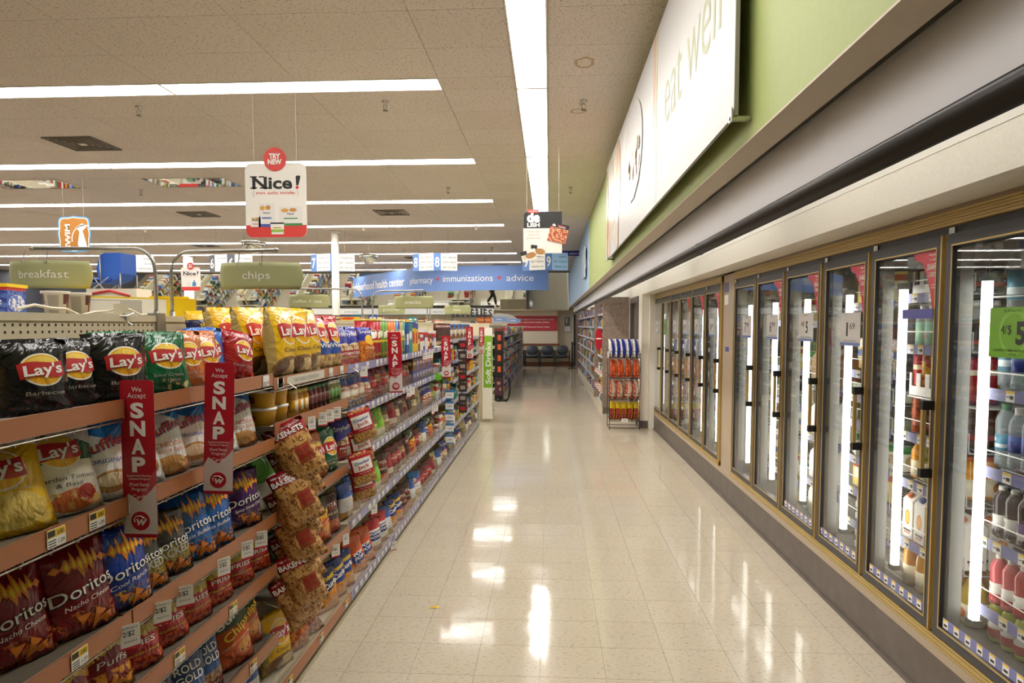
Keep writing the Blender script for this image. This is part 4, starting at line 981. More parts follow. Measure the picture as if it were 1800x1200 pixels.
# boxes
def carton_type(key, c, L): return art('carton_'+key, c, L, .4)
BOXM = [carton_type('yellow', '#e0b81c', [('ell', .5, .5, .3, .2, '#c8322a'), ('rect', .5, .9, .5, .1, '#28408c')]), carton_type('blue', '#28509a', [('rect', .5, .5, .36, .18, '#e8e2d4')]), carton_type('white', '#e8e4da', [('rect', .5, .72, .5, .12, '#c8322a')]),
        carton_type('red', '#b0242c', [('ell', .5, .5, .32, .2, '#f0dca0')]), carton_type('purple', '#4a4a8c', [('ell', .5, .6, .3, .2, '#c8c8e0'), ('noise', 6, .55, 0, .4, '#b98a4a')]), carton_type('brown', '#6a4a30', [('rect', .5, .6, .4, .14, '#d8c09a')]),
        carton_type('green', '#4a7a3a', [('rect', .5, .6, .4, .14, '#e0e0c0')]), carton_type('teal', '#2f8a8c', [('ell', .5, .6, .36, .14, '#e8f0f0')])]
BNAME = ['yellow', 'blue', 'white', 'red', 'purple', 'brown', 'green', 'teal']
boxme = {}
def carton(ci, w, h, d, x, y, z, rz, name='snack_carton'):
    k = (ci, w, h, d)
    if k not in boxme:
        boxme[k] = MB().box(-w/2, w/2, -d/2, d/2, 0, h).mesh('carton', BOXM[ci])
    return put(name, boxme[k], None, (x, y, z), (0, 0, math.radians(rz)))
for i, (ci, w, h) in enumerate([(1, .1, .24), (7, .09, .25), (0, .13, .26), (0, .13, .25), (5, .09, .15), (2, .12, .15), (1, .08, .14), (2, .12, .2), (3, .1, .12), (5, .09, .14), (1, .08, .12), (2, .1, .18)]):
    y = 5.45+.118*i
    for r_ in range(2):
        o = carton(ci, w, h, .06, -1.17-.07*r_, y, 1.39, 86+random.uniform(-4, 4))
        reg(o, f'{BNAME[ci]} snack carton', 'box', 'in front on the blue-railed top shelf' if r_ == 0 else 'behind the front cartons of the top shelf', 'snack cartons on the top shelf', y)
for i in range(7):
    for z in range(2):
        o = carton(4 if z == 0 else (5, 4)[i % 2], .13, .1, .08, -1.18, 5.72+.14*i, 1.137+.101*z, 88)
        reg(o, f'{BNAME[4 if z == 0 else (5, 4)[i % 2]]} snack carton', 'box', 'stacked on the second shelf, ' + ('upper layer' if z else 'lower layer'), 'snack cartons on the second shelf', o.location.y)
for i in range(5):
    o = bag_at('maroon', -1.2, 5.9+.18*i, 1.39, 80, -8, .9, name='snack_bag') if i > 2 else None
    if o: reg(o, 'maroon pita chip bag', 'bag', 'at the back of the top shelf', 'maroon bags on the top shelf', i)
# sections past 6.8 m: hanging pouches on the top, boxed goods below
def merch(place, group, y0, y1, zs, x, rz, step, depth=.06, seedv=3, hmax=.2, nm='packaged_item', kind='carton'):
    r = random.Random(seedv); n = 0
    for z in zs:
        y = y0
        while y < y1:
            ci = r.randrange(8); w = r.choice((.07, .09, .12)); h = min(hmax, r.choice((.1, .13, .17, .2)))
            o = carton(ci, w, h, depth, x+r.uniform(-.02, .01), y, z, rz+r.uniform(-5, 5), nm)
            reg(o, f'small {BNAME[ci]} {kind}', 'package', place, group, y); n += 1
            y += w+step+r.uniform(0, .03)
    return n
for k in range(14):
    o = bag_at('jerky', -1.16, 6.95+.062*k, 1.455, 74+random.uniform(-6, 6), 0, .95, name='jerky_bag'); reg(o, 'dark jerky pouch', 'bag', 'along the far top shelf', 'jerky pouches on the far top shelf', o.location.y)
for k in range(16):
    o = bag_at('nutbrown' if k % 3 else 'whiteblue', -1.17, 7.95+.13*k, 1.455, 78+random.uniform(-6, 6), -4, .9, name='snack_pouch'); reg(o, 'small nut pouch' if k % 3 else 'white and blue pouch', 'bag', 'along the far end of the top shelf', 'pouches at the far top shelf', o.location.y)
for zi, z in enumerate([1.145, .865, .515]):
    merch(f'on the {["second", "third", "fourth"][zi]} shelf past the canisters', 'packaged goods in the middle sections', 6.9, 7.8, [z-.008], -1.17, 88, .01, seedv=20+zi, hmax=.17)
for zi, z in enumerate([1.22, .99, .745, .46]):
    merch(f'on the {["second", "third", "fourth", "fifth"][zi]} shelf at the snack gondola far end', 'packaged goods at the far end of the snack gondola', 7.9, 10.75, [z-.008], -1.17, 88, .012, seedv=30+zi, hmax=.16)

# ---------------------------------------------------------------- SNAP flags
m_snap = mat('snap_red', '#b3182a', .3); m_snapl = mat('snap_pale_panel', '#d9d2cc', .35); m_snapm = mat('snap_mid_red', '#bf5058', .35)
def snap_sign():
    e = empty('benefit_card_sign')
    w, h = .092, .42
    I = Matrix.Translation
    F = F_cam(0, 0, 0)
    MB().prism(rrect(w, h, .008, 4), -.0015, 0, 0, F @ I((0, -h/2, 0))).build('panel', m_snap, e)
    low = [(-w/2+.0005, -h+.010), (w/2-.0005, -h+.010), (w/2-.0005, -h+.145), (w/2-.014, -h+.128), (0, -h+.098), (-w/2+.014, -h+.118), (-w/2+.0005, -h+.092)]
    MB().prism([(w/2-.0005, -h+.128), (w/2-.0005, -h+.185), (w/2-.02, -h+.158), (w/2-.040, -h+.122), (.004, -h+.10)], 0, .0003, 0, F).build('pale_sweep', m_snapm, e)
    MB().prism(low, 0, .0006, 0, F).build('pale_panel', m_snapl, e)
    t_ = MB(); T = lambda s, y, hh, ww, b=.0: t_.text(s, F @ I((0, y, 0)), hh, ww, 0, b)
    T('We', -.030, .013, .026); T('Accept', -.047, .014, .050)
    for k, c in enumerate('SNAP'): T(c, -.098-.048*k, .039, .042 if c == 'N' else .037, .045)
    T('Supplemental Nutrition', -.256, .006, .066); T('Assistance Program', -.2645, .006, .058); T('(Food Stamp', -.281, .0095, .054); T('Program)', -.294, .0095, .042); T('Cards', -.315, .012, .040)
    t_.build('lettering', white, e)
    MB().prism(circ(.0255, 28, 0, -h+.045), .0006, .0012, 0, F).build('emblem_disc', m_snap, e)
    sw = MB().text('w', F @ I((0, -h+.034, 0)), .026, .030, 0, .02, .25, lift=.0018)
    sw.tube([tuple(F @ Vector(p)) for p in [(.012, -h+.052, .002), (.002, -h+.0585, .002), (-.012, -h+.0575, .002), (-.017, -h+.049, .002), (-.014, -h+.042, .002)]], .0016, 4)
    sw.build('emblem_letter', white, e)
    MB().box(-w/2-.022, -w/2+.004, -.002, .002, -.075, -.045).build('clip', m_clear, e)
    return e
sg = snap_sign()
for i, (x, y, z, rx, rz, rl, d) in enumerate([(-1.083, 1.73, 1.477, 0, 0, 0, 'first shelf joint'), (-1.04, 2.10, 1.503, 0, 6, -2.2, 'second from the near end'), (-1.068, 4.65, 1.577, 0, 2, 1.5, 'above the canisters'), (-1.04, 6.8, 1.518, 0, 0, 1, 'fourth along the gondola'), (-1.045, 8.9, 1.605, 0, 0, 0, 'fifth along the gondola'), (-1.085, 10.86, 1.592, 0, 0, 0, 'at the gondola far end')]):
    o = sg if i == 0 else copy_tree(sg)
    o.location = (x, y, z); o.rotation_euler = (math.radians(rx), math.radians(-rl), math.radians(rz))
    tag(o, f'red We Accept SNAP shelf flag, {d}', 'sign', 'SNAP shelf flags')
# blue tag strips and photo-card strip at 7 to 8 m
m_bt = mat('blue_tag_print', '#3f7fc0', .4)
e = empty('tag_strip', (-1.07, 7.25, .35))
for k in range(5):
    MB().box(-.045, .045, -.001, .001, .12*k, .12*k+.1).build('card', white, e); MB().box(-.045, .045, -.0016, -.001, .12*k+.075, .12*k+.1).box(-.045, .045, -.0016, -.001, .12*k, .12*k+.012).text('2/$4', F_cam(0, -.001, .12*k+.035), .02, .05).build('card_print', m_bt, e)
tag(e, 'strip of white and blue price cards under the fourth red flag', 'display strip')
e = empty('card_strip', (-1.06, 8.3, .55))
for k in range(7):
    MB().box(-.05, .05, -.006, .006, .13*k, .13*k+.11).build('blister_card', mat('dark_blister_card', '#3a302c' if k % 2 else '#3a302c', .3), e)
    MB().box(-.03, .03, -.008, -.006, .13*k+.03, .13*k+.075).build('card_window', mat('card_window', '#a89a90' , .3) if k % 3 else red, e)
tag(e, 'hanging strip of dark blister cards past the fourth red flag', 'display strip')
e = empty('starburst_tag', (-1.09, 6.6, 1.12)); MB().prism([(.05*(1 if k % 2 else .6)*math.cos(k*math.pi/7), .05*(1 if k % 2 else .6)*math.sin(k*math.pi/7)) for k in range(14)], -.002, 0, 0, F_cam(0, 0, 0)).build('burst', mat('lime_card', '#6fbf2f', .4), e); tag(e, 'lime green starburst shelf tag near the fourth red flag', 'tag')

# ---------------------------------------------------------------- category signs on tube arms
m_tube = mat('grey_tube', '#a3a29e', .3, .7); m_olive = mat('olive_sign', '#a9ab7c', .5)
def cat_sign(text, y, dirn, label, z0=1.66, hx=.0, w=.345):
    """dirn +1: arm reaches over this aisle, -1: over the next aisle"""
    e = empty('category_sign', (-1.62, y, z0))
    top = .275; R = .085
    pts = [(0, 0, 0), (0, 0, top-R)] + [(dirn*R*(1-math.cos(a)), 0, top-R+R*math.sin(a)) for a in [math.radians(q) for q in (15, 30, 45, 60, 75, 90)]] + [(dirn*(.46 if dirn > 0 else .52), 0, top+.004)]
    MB().tube(pts, .0075, 8).build('tube_arm', m_tube, e)
    MB().lathe([(.003, -.011), (.010, -.006), (.012, 0), (.010, .006), (.003, .011)], 12, cx=(.462 if dirn > 0 else -.522), cz=top+.004).build('end_ball', m_tube, e)
    MB().tube([(0, 0, -.14), (0, 0, .02)], .011, 8).build('socket', m_tube, e)
    cx = .37 if dirn > 0 else -.49
    # bowed panel with curved ends
    n = 14; P = []
    hh = .115
    for k in range(n+1): u = k/n; P.append((-w/2+w*u, hh/2))
    right = [(w/2+.012*math.sin(math.pi*q/6), hh/2-hh*q/6) for q in range(1, 6)]
    lo = [(w/2-w*k/n, -hh/2) for k in range(n+1)]
    left = [(-w/2-.012*math.sin(math.pi*q/6), -hh/2+hh*q/6) for q in range(1, 6)]
    poly = P+right+lo+left
    bow = lambda x: .05*(2*x/w)**2
    vs = []; 
    # grid panel
    vs = []; fs = []; nx, nz = 14, 6
    for th in (0, .003):
        for j in range(nz+1):
            v = j/nz
            for i in range(nx+1):
                u = i/nx; x = -w/2+w*u
                x += (.012*math.sin(math.pi*v))*(2*u-1)
                vs.append((cx+x, bow(x)+th, top-.045-hh+hh*v))
    N = (nx+1)*(nz+1)
    for j in range(nz):
        for i in range(nx):
            a = j*(nx+1)+i; fs.append((a, a+1, a+nx+2, a+nx+1)); fs.append((N+a, N+a+nx+1, N+a+nx+2, N+a+1))
    for i in range(nx): fs.append((i, N+i, N+i+1, i+1)); q = nz*(nx+1)+i; fs.append((q, q+1, N+q+1, N+q))
    for j in range(nz): a = j*(nx+1); fs.append((a, a+nx+1, N+a+nx+1, N+a)); a += nx; fs.append((a, N+a, N+a+nx+1, a+nx+1))
    MB().add(vs, fs, 0, None, True).build('sign_panel', m_olive, e)
    tv, tf = text_geo(text, .034 if len(text) < 11 else .03, min(.024*len(text), .25))
    MB().add([(cx+x, bow(x)-.0015, top-.045-hh*.62+y_) for x, y_ in tv], tf).build('lettering', white, e)
    hk = MB()
    for q in (-.075, .025): hk.tube([(cx+q, .0, top+.012), (cx+q+.004, .008, top+.004), (cx+q, .004, top-.04), (cx+q, -.004, top-.058), (cx+q-.006, -.006, top-.05)], .0022, 5)
    hk.build('hanging_hook', m_tube, e)
    return tag(e, label, 'sign', 'category signs')
cat_sign('breakfast', 2.74, -1, 'olive breakfast sign on a bent tube over the next aisle')
cat_sign('chips', 2.86, 1, 'olive chips sign on a bent tube above the chip shelves')
cat_sign('coffee + tea', 5.85, -1, 'olive coffee and tea sign on a bent tube')
cat_sign('snacks', 6.2, 1, 'olive snacks sign on a bent tube under the blue banner')
cat_sign('groceries', 9.0, -1, 'olive groceries sign left of the snacks sign')
cat_sign('nuts', 9.2, 1, 'olive nuts sign near the far end of the gondola')

# ---------------------------------------------------------------- goods on top of the gondola's far side
ZT = 1.655
tb = art('pop_tart_box', '#2b3f96', [('ell', .5, .45, .42, .3, '#e8e4ea'), ('noise', 7, .5, .1, .9, '#5b78c0'), ('rect', .5, .95, .5, .06, '#c8322a')], .4)
o = MB().box(-.10, .10, -.06, .06, 0, .10).build('pastry_box', tb); o.location = (-2.0, 2.33, ZT); o.rotation_euler = (0, 0, .2)
MB().text('POP', F_cam(0, -.06, .052), .03, .13, 0, .03).text('Tarts', F_cam(0, -.06, .012), .028, .13, 0, .03).build('lettering', white, o); MB().box(-.105, .105, -.065, .065, .10, .112).build('yellow_flap', yellow, o)
tag(o, 'blue toaster pastry box with yellow flap on the gondola top', 'box')
cup = art('cereal_cup_print', '#cfc8bc', [('rect', .25, .7, .12, .2, '#5a2210'), ('rect', .75, .7, .12, .2, '#5a2210'), ('rect', .25, .3, .06, .3, '#95461a'), ('rect', .75, .3, .06, .3, '#95461a'), ('rect', .5, .45, .07, .4, '#a8a196'), ('rect', .0, .45, .07, .4, '#a8a196')], .4)
for i, y in enumerate((2.54, 2.665)):
    o = MB().lathe([(.036, 0), (.045, .085), (.049, .087), (.049, .095)], 20).build('cereal_cup', cup); o.location = (-1.9 + .0*i, y, ZT); o.rotation_euler = (0, 0, 2.0)
    MB().lathe([(.049, .094), (.050, .097), (.01, .098)], 20).build('foil_lid', mat('cup_lid', '#e6dccb', .4), o)
    tag(o, 'white and brown cereal cup beside the %s' % ('pastry box' if i == 0 else 'long yellow box'), 'cup', 'cereal cups')
lm = art('long_box_print', '#efece2', [('rect', .88, .5, .14, .6, '#eac81c'), ('rect', .3, .5, .24, .36, '#b8b4ac'), ('rect', .25, .5, .12, .3, '#dcd8cf'), ('rect', .5, .97, .5, .05, '#e4c21c')], .4)
o = MB().box(-.25, .25, -.06, .06, 0, .085, 0, None, 1).build('cereal_case', [lm, yellow]); o.location = (-1.80, 2.86, ZT); o.rotation_euler = (0, 0, .9)
tag(o, 'long white and yellow cereal case lying on the gondola top', 'box')
o = MB().box(-.08, .08, -.05, .05, 0, .1).build('cereal_case', yellow); o.location = (-1.78, 3.12, ZT); o.rotation_euler = (0, 0, .6); MB().box(-.03, .03, -.052, -.05, .02, .06).build('label_patch', white, o); tag(o, 'plain yellow box behind the bent sign tubes', 'box')
o = MB().box(-.12, .12, -.06, .06, 0, .135).build('white_carton', white); o.location = (-2.02, 3.12, ZT); MB().tube([(-.1, -.062, .11), (0, -.07, .125), (.09, -.062, .10)], .006, 6).build('red_strap', red, o); tag(o, 'white carton with a red carrying strap on the gondola top', 'box')
o = MB().tube([(-1.62, 2.0+.07*k, 1.672+.012*math.sin(k*1.1)+.006*math.sin(k*2.7)) for k in range(12)], .005, 5).build('plastic_band', mat('cream_plastic_band', '#d8d0bc', .4)); tag(o, 'loose cream plastic strapping along the pegboard top', 'strap')
o = empty('peg_hook', (-1.585, 2.47, 1.655)); MB().tube([(0, -.05, .0), (.01, .0, 0), (.02, .03, .012)], .003, 5).tube([(.0, 0, .01), (.012, 0, -.02), (.03, .005, -.035)], .003, 5).build('wire_hook', m_tube, o); MB().box(-.02, -.0, -.03, .03, -.01, .045).build('back_clip', m_gon, o); tag(o, 'bent metal peg hook on the pegboard top rim', 'hook')
# cases of red-capped bottles and small goods further along the top
r_ = random.Random(5)
for k in range(34):
    ci = r_.randrange(8); o = carton(ci, r_.choice((.1, .14, .2)), r_.choice((.03, .05, .07)), .08, -1.78+r_.uniform(-.1, .1), 3.4+.215*k, ZT, 90*r_.randrange(2)+r_.uniform(-15, 15), 'top_stock_box'); reg(o, f'low {BNAME[ci]} stock box', 'box', 'lying on the snack gondola top', 'stock boxes along the gondola top', o.location.y)

# ================================================================== GLASS-DOOR COOLERS
m_gold = mat('gold_anodised', '#c2a563', .35, .35); m_gold2 = mat('gold_dark_groove', '#7d6436', .4, .4); m_frm = mat('charcoal_door_frame', '#3b3a3d', .4)
m_blk = mat('black_plastic', '#141313', .4); m_taupe = mat('taupe_panel', '#b29f88', .4); m_int = mat('cooler_interior', '#6a6864', .5); m_mull = mat('white_mullion', '#7d7d79', .4)
m_pane = bpy.data.materials.new('door_glass'); m_pane.use_nodes = True; glassy(m_pane, (.95, .96, .95), .95, .045, .7)
m_tubel = mat('lit_cooler_tube', '#ffffff', .4, emit=(1.0, .97, .90), strength=TUBE_LIGHT)
m_cwire = mat('cooler_shelf_wire', '#d8d8d4', .35, .3); m_strip = mat('blue_price_strip', '#7d7fb4', .35); m_clrl = mat('pale_price_strip', '#d9dadf', .3)
DX = 1.65
EDGE_R = [6.21, 5.55, 4.884, 4.225, 3.61, 2.955, 2.30, 1.645, .99]
EDGE_L = [10.83, 10.13, 9.43, 8.73, 8.03, 7.33, 6.66]
def kick():
    e = struct(empty('baseboard_cooler', (0, 0, 0)))
    MB().box(1.638, 1.72, -.2, 10.84, 0, .222).build('kick_plate', m_kick, e)
    MB().box(1.625, 1.638, -.2, 10.84, 0, .018).build('vinyl_cove', m_kick, e)
    MB().box(1.636, 1.72, -.2, 10.84, .222, .262).build('taupe_band', m_taupe, e)
kick()
struct(MB().box(1.655, 1.75, 6.24, 6.63, .262, 2.11).box(1.655, 1.75, 10.835, 10.86, .262, 2.11).build('wall_pilaster', m_taupe))
struct(MB().box(1.655, 1.75, -.2, 10.85, 2.092, 2.125).build('trim_4', m_taupe))
ZB, ZTOP = .312, 1.995
def cooler(edges, label, far):
    y1, y0 = edges[0], edges[-1]
    e = empty('glass_door_cooler', (DX, 0, 0))
    g = MB()
    for k in range(5): g.box(-.012+.002*(k % 2), .03, y0, y1, 2.03+.012*k, 2.04+.012*k, 0)
    g.box(-.004, .03, y0, y1, 2.026, 2.09, 1)
    g.build('gold_top_rail', [m_gold, m_gold2], e)
    g = MB()
    for k in range(4): g.box(-.014+.002*(k % 2), .03, y0, y1, .264+.011*k, .273+.011*k, 0)
    g.box(-.004, .03, y0, y1, .262, .308, 1)
    g.build('gold_bottom_rail', [m_gold, m_gold2], e)
    for yy in (y0, y1): MB().box(-.012, .03, yy-.018, yy+.018, .308, 2.03).build('gold_side_post', m_gold, e)
    MB().box(.0, .03, y0, y1, 1.997, 2.026).build('black_header_gap', m_blk, e)
    b = MB().box(.86, .88, y0, y1, .3, 2.08).box(.03, .88, y0, y0+.01, .3, 2.08).box(.03, .88, y1-.01, y1, .3, 2.08).box(.03, .88, y0, y1, 2.03, 2.08).box(.03, .88, y0, y1, .27, .3)
    b.build('cabinet_shell', m_int, e)
    for yy in edges[1:-1]:
        MB().box(.0, .03, yy-.012, yy+.012, ZB, 2.0).build('gold_mullion', m_gold, e)
    for k, yy in enumerate(edges):
        MB().box(.045, .10, yy-.018, yy+.018, .32, 2.02).build('white_mullion', m_mull, e)
        if k < len(edges)-1:
            MB().tube([(.12, yy-.075, .40), (.12, yy-.075, 1.80)], .021, 10).build('lit_tube', m_tubel, e)
            MB().box(.10, .14, yy-.10, yy-.05, .375, .40).box(.10, .14, yy-.10, yy-.05, 1.80, 1.83).build('tube_socket', m_mull, e)
    for k in range(len(edges)-1):
        a, b_ = edges[k+1]+.014, edges[k]-.014
        d = MB()
        fw = .045
        d.box(-.012, .02, a, a+fw, ZB, ZTOP).box(-.012, .02, b_-fw, b_, ZB, ZTOP).box(-.012, .02, a+fw, b_-fw, ZB, ZB+fw).box(-.012, .02, a+fw, b_-fw, ZTOP-fw*1.15, ZTOP)
        D = d.build('glass_door', m_frm, e)
        q = MB(); a2, b2, z2, z3 = a+fw, b_-fw, ZB+fw, ZTOP-fw*1.15
        q.box(-.0145, -.012, a2-.007, a2, z2-.007, z3+.007).box(-.0145, -.012, b2, b2+.007, z2-.007, z3+.007).box(-.0145, -.012, a2, b2, z2-.007, z2).box(-.0145, -.012, a2, b2, z3, z3+.007)
        q.box(-.016, .0, a-.002, a+.008, ZB, ZTOP)
        q.build('gold_bead', m_gold, D)
        MB().box(-.004, -.001, a2, b2, z2, z3).build('glass_pane', m_pane, D)
        hy = a+.022
        h = MB().box(-.062, -.046, hy-.008, hy+.008, .985, 1.285, 0).box(-.064, -.012, hy-.013, hy+.013, 1.262, 1.30, 1).box(-.064, -.012, hy-.013, hy+.013, .97, 1.008, 1)
        h.build('handle', [m_gold, m_blk], D)
        MB().box(-.01, .01, b_-.05, b_-.01, ZTOP, ZTOP+.025).build('hinge', m_chrome, D)
        MB().box(-.01, .01, b_-.06, b_, ZB-.016, ZB).build('hinge', m_blk, D)
        if not far and k >= 2:
            s = MB().box(-.0062, -.0045, a2+.02, b2-.02, z2+.006, z2+.048, 0)
            for j in range(7): s.box(-.0066, -.0062, a2+.03+.075*j, a2+.065+.075*j, z2+.008, z2+.046, 1).box(-.007, -.0066, a2+.03+.075*j, a2+.065+.075*j, z2+.038, z2+.046, 2).box(-.007, -.0066, a2+.036+.075*j, a2+.058+.075*j, z2+.016, z2+.026, 3)
            s.build('price_strip', [m_strip, white, yellow, black], D)
    return tag(e, label, 'cooler', 'glass door coolers')
cr = cooler(EDGE_R, 'gold framed glass door cooler bank nearest, stocked with drinks', False)
cf = cooler(EDGE_L, 'gold framed glass door freezer bank beyond the taupe pilaster', True)

def cooler_shelf(parent, y0, y1, z, tags=True, x0=.145, seed=0):
    s = MB()
    for k in range(9): xx = x0+.01+.06*k; s.tube([(xx, y0, z-.006), (xx, y1, z-.006)], .003, 4)
    for yy in (y0, (y0+y1)/2, y1): s.tube([(x0, yy, z-.01), (x0+.5, yy, z-.01)], .003, 4)
    s.tube([(x0+.002, y0, z+.075), (x0+.002, y1, z+.075)], .003, 4).tube([(x0+.002, y0, z+.075), (x0+.002, y0, z)], .003, 4).tube([(x0+.002, y1, z+.075), (x0+.002, y1, z)], .003, 4)
    o = s.build('wire_shelf', m_cwire, parent)
    MB().box(x0-.008, x0-.004, y0, y1, z-.035, z+.012).build('price_strip', m_strip if tags else m_clrl, o)
    if tags:
        r = random.Random(seed); y = y0+.02
        while y < y1-.05:
            T = MB().box(x0-.0095, x0-.008, y, y+.05, z-.033, z+.010, 0).box(x0-.0102, x0-.0095, y, y+.05, z+.001, z+.010, 1).box(x0-.0102, x0-.0095, y+.006, y+.026, z-.022, z-.008, 2).box(x0-.0102, x0-.0095, y+.03, y+.045, z-.016, z-.012, 2)
            T.build('price_tag', [white, yellow, black], o); y += r.choice((.085, .11, .15))
    return o

# bottle kinds (local origin at base)
def liquid(name, col, alpha=.55, rough=.08):
    m = bpy.data.materials.new(name); m.use_nodes = True; t = m.node_tree; b = t.nodes['Principled BSDF']
    b.inputs['Base Color'].default_value = lin(col); b.inputs['Roughness'].default_value = rough; b.inputs['Alpha'].default_value = alpha; b.inputs['Coat Weight'].default_value = .4
    return m
def bottle(name, h, r, body, capm, labm, lz0, lz1, neck=.3, waist=0.0):
    pr = [(r*.55, 0), (r*.96, .012*h/.2), (r, .06*h)]
    for k in range(1, 8):
        z = h*(.06+k*(1-neck-.06)/8); pr.append((r*(1-waist*math.sin(math.pi*k/8)+(.02*math.sin(k*2.2) if waist else 0)), z))
    zs = h*(1-neck); pr += [(r, zs), (r*.93, zs+neck*h*.22), (r*.62, zs+neck*h*.55), (r*.40, zs+neck*h*.74), (r*.38, zs+neck*h*.84)]
    o = MB().lathe(pr, 16).build(name, body)
    cr_ = r*.46
    MB().lathe([(cr_, h*.93-.012), (cr_, h-.002), (cr_*.9, h)], 14).build('cap', capm, o)
    if labm: MB().lathe([(r*1.015*(1-waist*.6), h*lz0), (r*1.015*(1-waist*.6), h*lz1)], 18).build('label_wrap', labm, o)
    return o
m_wat = liquid('clear_water_bottle', '#cfdbe0', .34); m_pink = liquid('pink_drink', '#d4606a', .9); m_redd = liquid('red_drink', '#b8343c', .9); m_yel = liquid('yellow_drink', '#d8b83a', .9); m_dkp = liquid('dark_purple_drink', '#3a2a34', .85); m_oran = liquid('orange_juice', '#e09a2a', .95, .2); m_grnj = liquid('green_juice', '#9aa03a', .92, .2); m_amb = liquid('amber_drink', '#8a4a22', .9); m_mint = liquid('mint_water', '#9fd0b8', .8)
m_milk = mat('milk_jug', '#ecebe4', .35); m_choc = mat('chocolate_milk_jug', '#8a6248', .35)
cw, cg_, cblue, cor, cred = mat('white_cap', '#e9e8e2', .4), mat('green_cap', '#3f7a4a', .4), mat('blue_cap', '#2a4fb0', .4), mat('orange_cap', '#c8622a', .4), mat('red_cap', '#b8322a', .4)
lb_blue = art('blue_water_label', '#2c3f9a', [('half', 0, 1, .7, '#3f6ab8'), ('ell', .12, .62, .1, .16, '#e8ecf2'), ('ell', .62, .62, .1, .16, '#e8ecf2')], .35)
lb_teal = art('teal_water_label', '#4f8fa8', [('rect', .5, .3, .5, .12, '#d8e4e8'), ('ell', .1, .7, .1, .16, '#e8f0f0'), ('ell', .6, .7, .1, .16, '#e8f0f0')], .35)
lb_vit = art('two_tone_label', '#e9e6e0', [('half', 0, -1, -.4, '#8f8a90'), ('rect', .15, .7, .1, .12, '#5a5a60'), ('rect', .65, .7, .1, .12, '#5a5a60')], .4)
lb_pur = art('purple_label', '#5a3a7a', [('half', 0, -1, -.55, '#e4e0e2'), ('rect', .15, .3, .1, .1, '#2a2a30'), ('rect', .65, .3, .1, .1, '#2a2a30')], .4)
lb_red = art('red_fade_label', '#e8e4de', [('half', 0, -1, -.45, '#c8383a'), ('rect', .15, .75, .1, .1, '#8a8a8a'), ('rect', .65, .75, .1, .1, '#8a8a8a')], .4)
lb_yel = art('yellow_label', '#e2b82a', [('ell', .15, .5, .12, .25, '#f0ece0'), ('ell', .65, .5, .12, .25, '#f0ece0')], .4)
lb_flow = art('mint_flower_label', '#9fd4b8', [('ell', .12, .55, .07, .14, '#c83a6a'), ('ell', .2, .4, .07, .12, '#d8587f'), ('ell', .62, .55, .07, .14, '#c83a6a'), ('ell', .7, .4, .07, .12, '#d8587f')], .4)
lb_blk = art('black_portrait_label', '#2a2826', [('ell', .12, .6, .1, .25, '#c8c2ba'), ('ell', .62, .6, .1, .25, '#c8c2ba'), ('rect', .5, .15, .5, .08, '#a02a2a')], .4)
lb_jui = art('juice_label', '#e8dfc0', [('ell', .15, .5, .12, .3, '#d8762a'), ('ell', .65, .5, .12, .3, '#d8762a')], .4)
lb_pap = art('label_paper_mix', '#b8452a', [('ell', .15, .6, .1, .25, '#e8d8a0'), ('ell', .65, .6, .1, .25, '#e8d8a0'), ('rect', .5, .2, .5, .1, '#3f6a3a')], .4)
BOT = {}
def bk(key, *a, **k): BOT[key] = [bottle(*a, **k), False]
bk('waterw', 'water_bottle', .255, .036, m_wat, cw, lb_blue, .3, .56, waist=.06); bk('waterg', 'water_bottle', .265, .037, m_wat, cg_, lb_teal, .28, .52, waist=.06)
bk('vitd', 'drink_bottle', .215, .034, m_dkp, cw, lb_vit, .08, .46, waist=.05, neck=.26); bk('vitp', 'drink_bottle', .215, .034, m_dkp, cw, lb_pur, .08, .46, waist=.05, neck=.26); bk('vity', 'drink_bottle', .215, .034, m_amb, cw, lb_yel, .08, .46, waist=.05, neck=.26)
bk('vitr', 'drink_bottle', .215, .034, m_pink, cw, lb_red, .08, .46, waist=.05, neck=.26); bk('vitr2', 'drink_bottle', .215, .034, m_redd, cw, lb_red, .08, .46, waist=.05, neck=.26); bk('vitl', 'drink_bottle', .215, .034, m_yel, cw, lb_vit, .08, .46, waist=.05, neck=.26)
bk('smart', 'water_bottle', .30, .036, m_wat, cblue, lb_teal, .25, .62, neck=.36); bk('orcap', 'drink_bottle', .2, .033, m_grnj, cor, lb_red, .15, .55)
bk('mint', 'flavoured_water_bottle', .2, .031, m_wat, cw, lb_flow, .02, .6); bk('port', 'drink_bottle', .21, .033, m_wat, cw, lb_blk, .05, .6); bk('oj', 'juice_bottle', .19, .031, m_oran, cor, lb_jui, .1, .5); bk('gj', 'juice_bottle', .19, .031, m_grnj, cg_, lb_jui, .1, .5)
bk('carafe', 'juice_carafe', .27, .055, m_oran, cor, lb_jui, .1, .42, neck=.42); bk('carafey', 'juice_carafe', .25, .05, m_yel, cg_, lb_jui, .1, .42, neck=.42)
bk('jug', 'water_jug', .29, .055, m_wat, cblue, lb_teal, .2, .6, neck=.32)
def can_(): 
    o = MB().lathe([(.03, 0), (.035, .006), (.035, .18), (.031, .188), (.029, .186)], 18).build('tall_can', lb_pap); return o
canp = {}
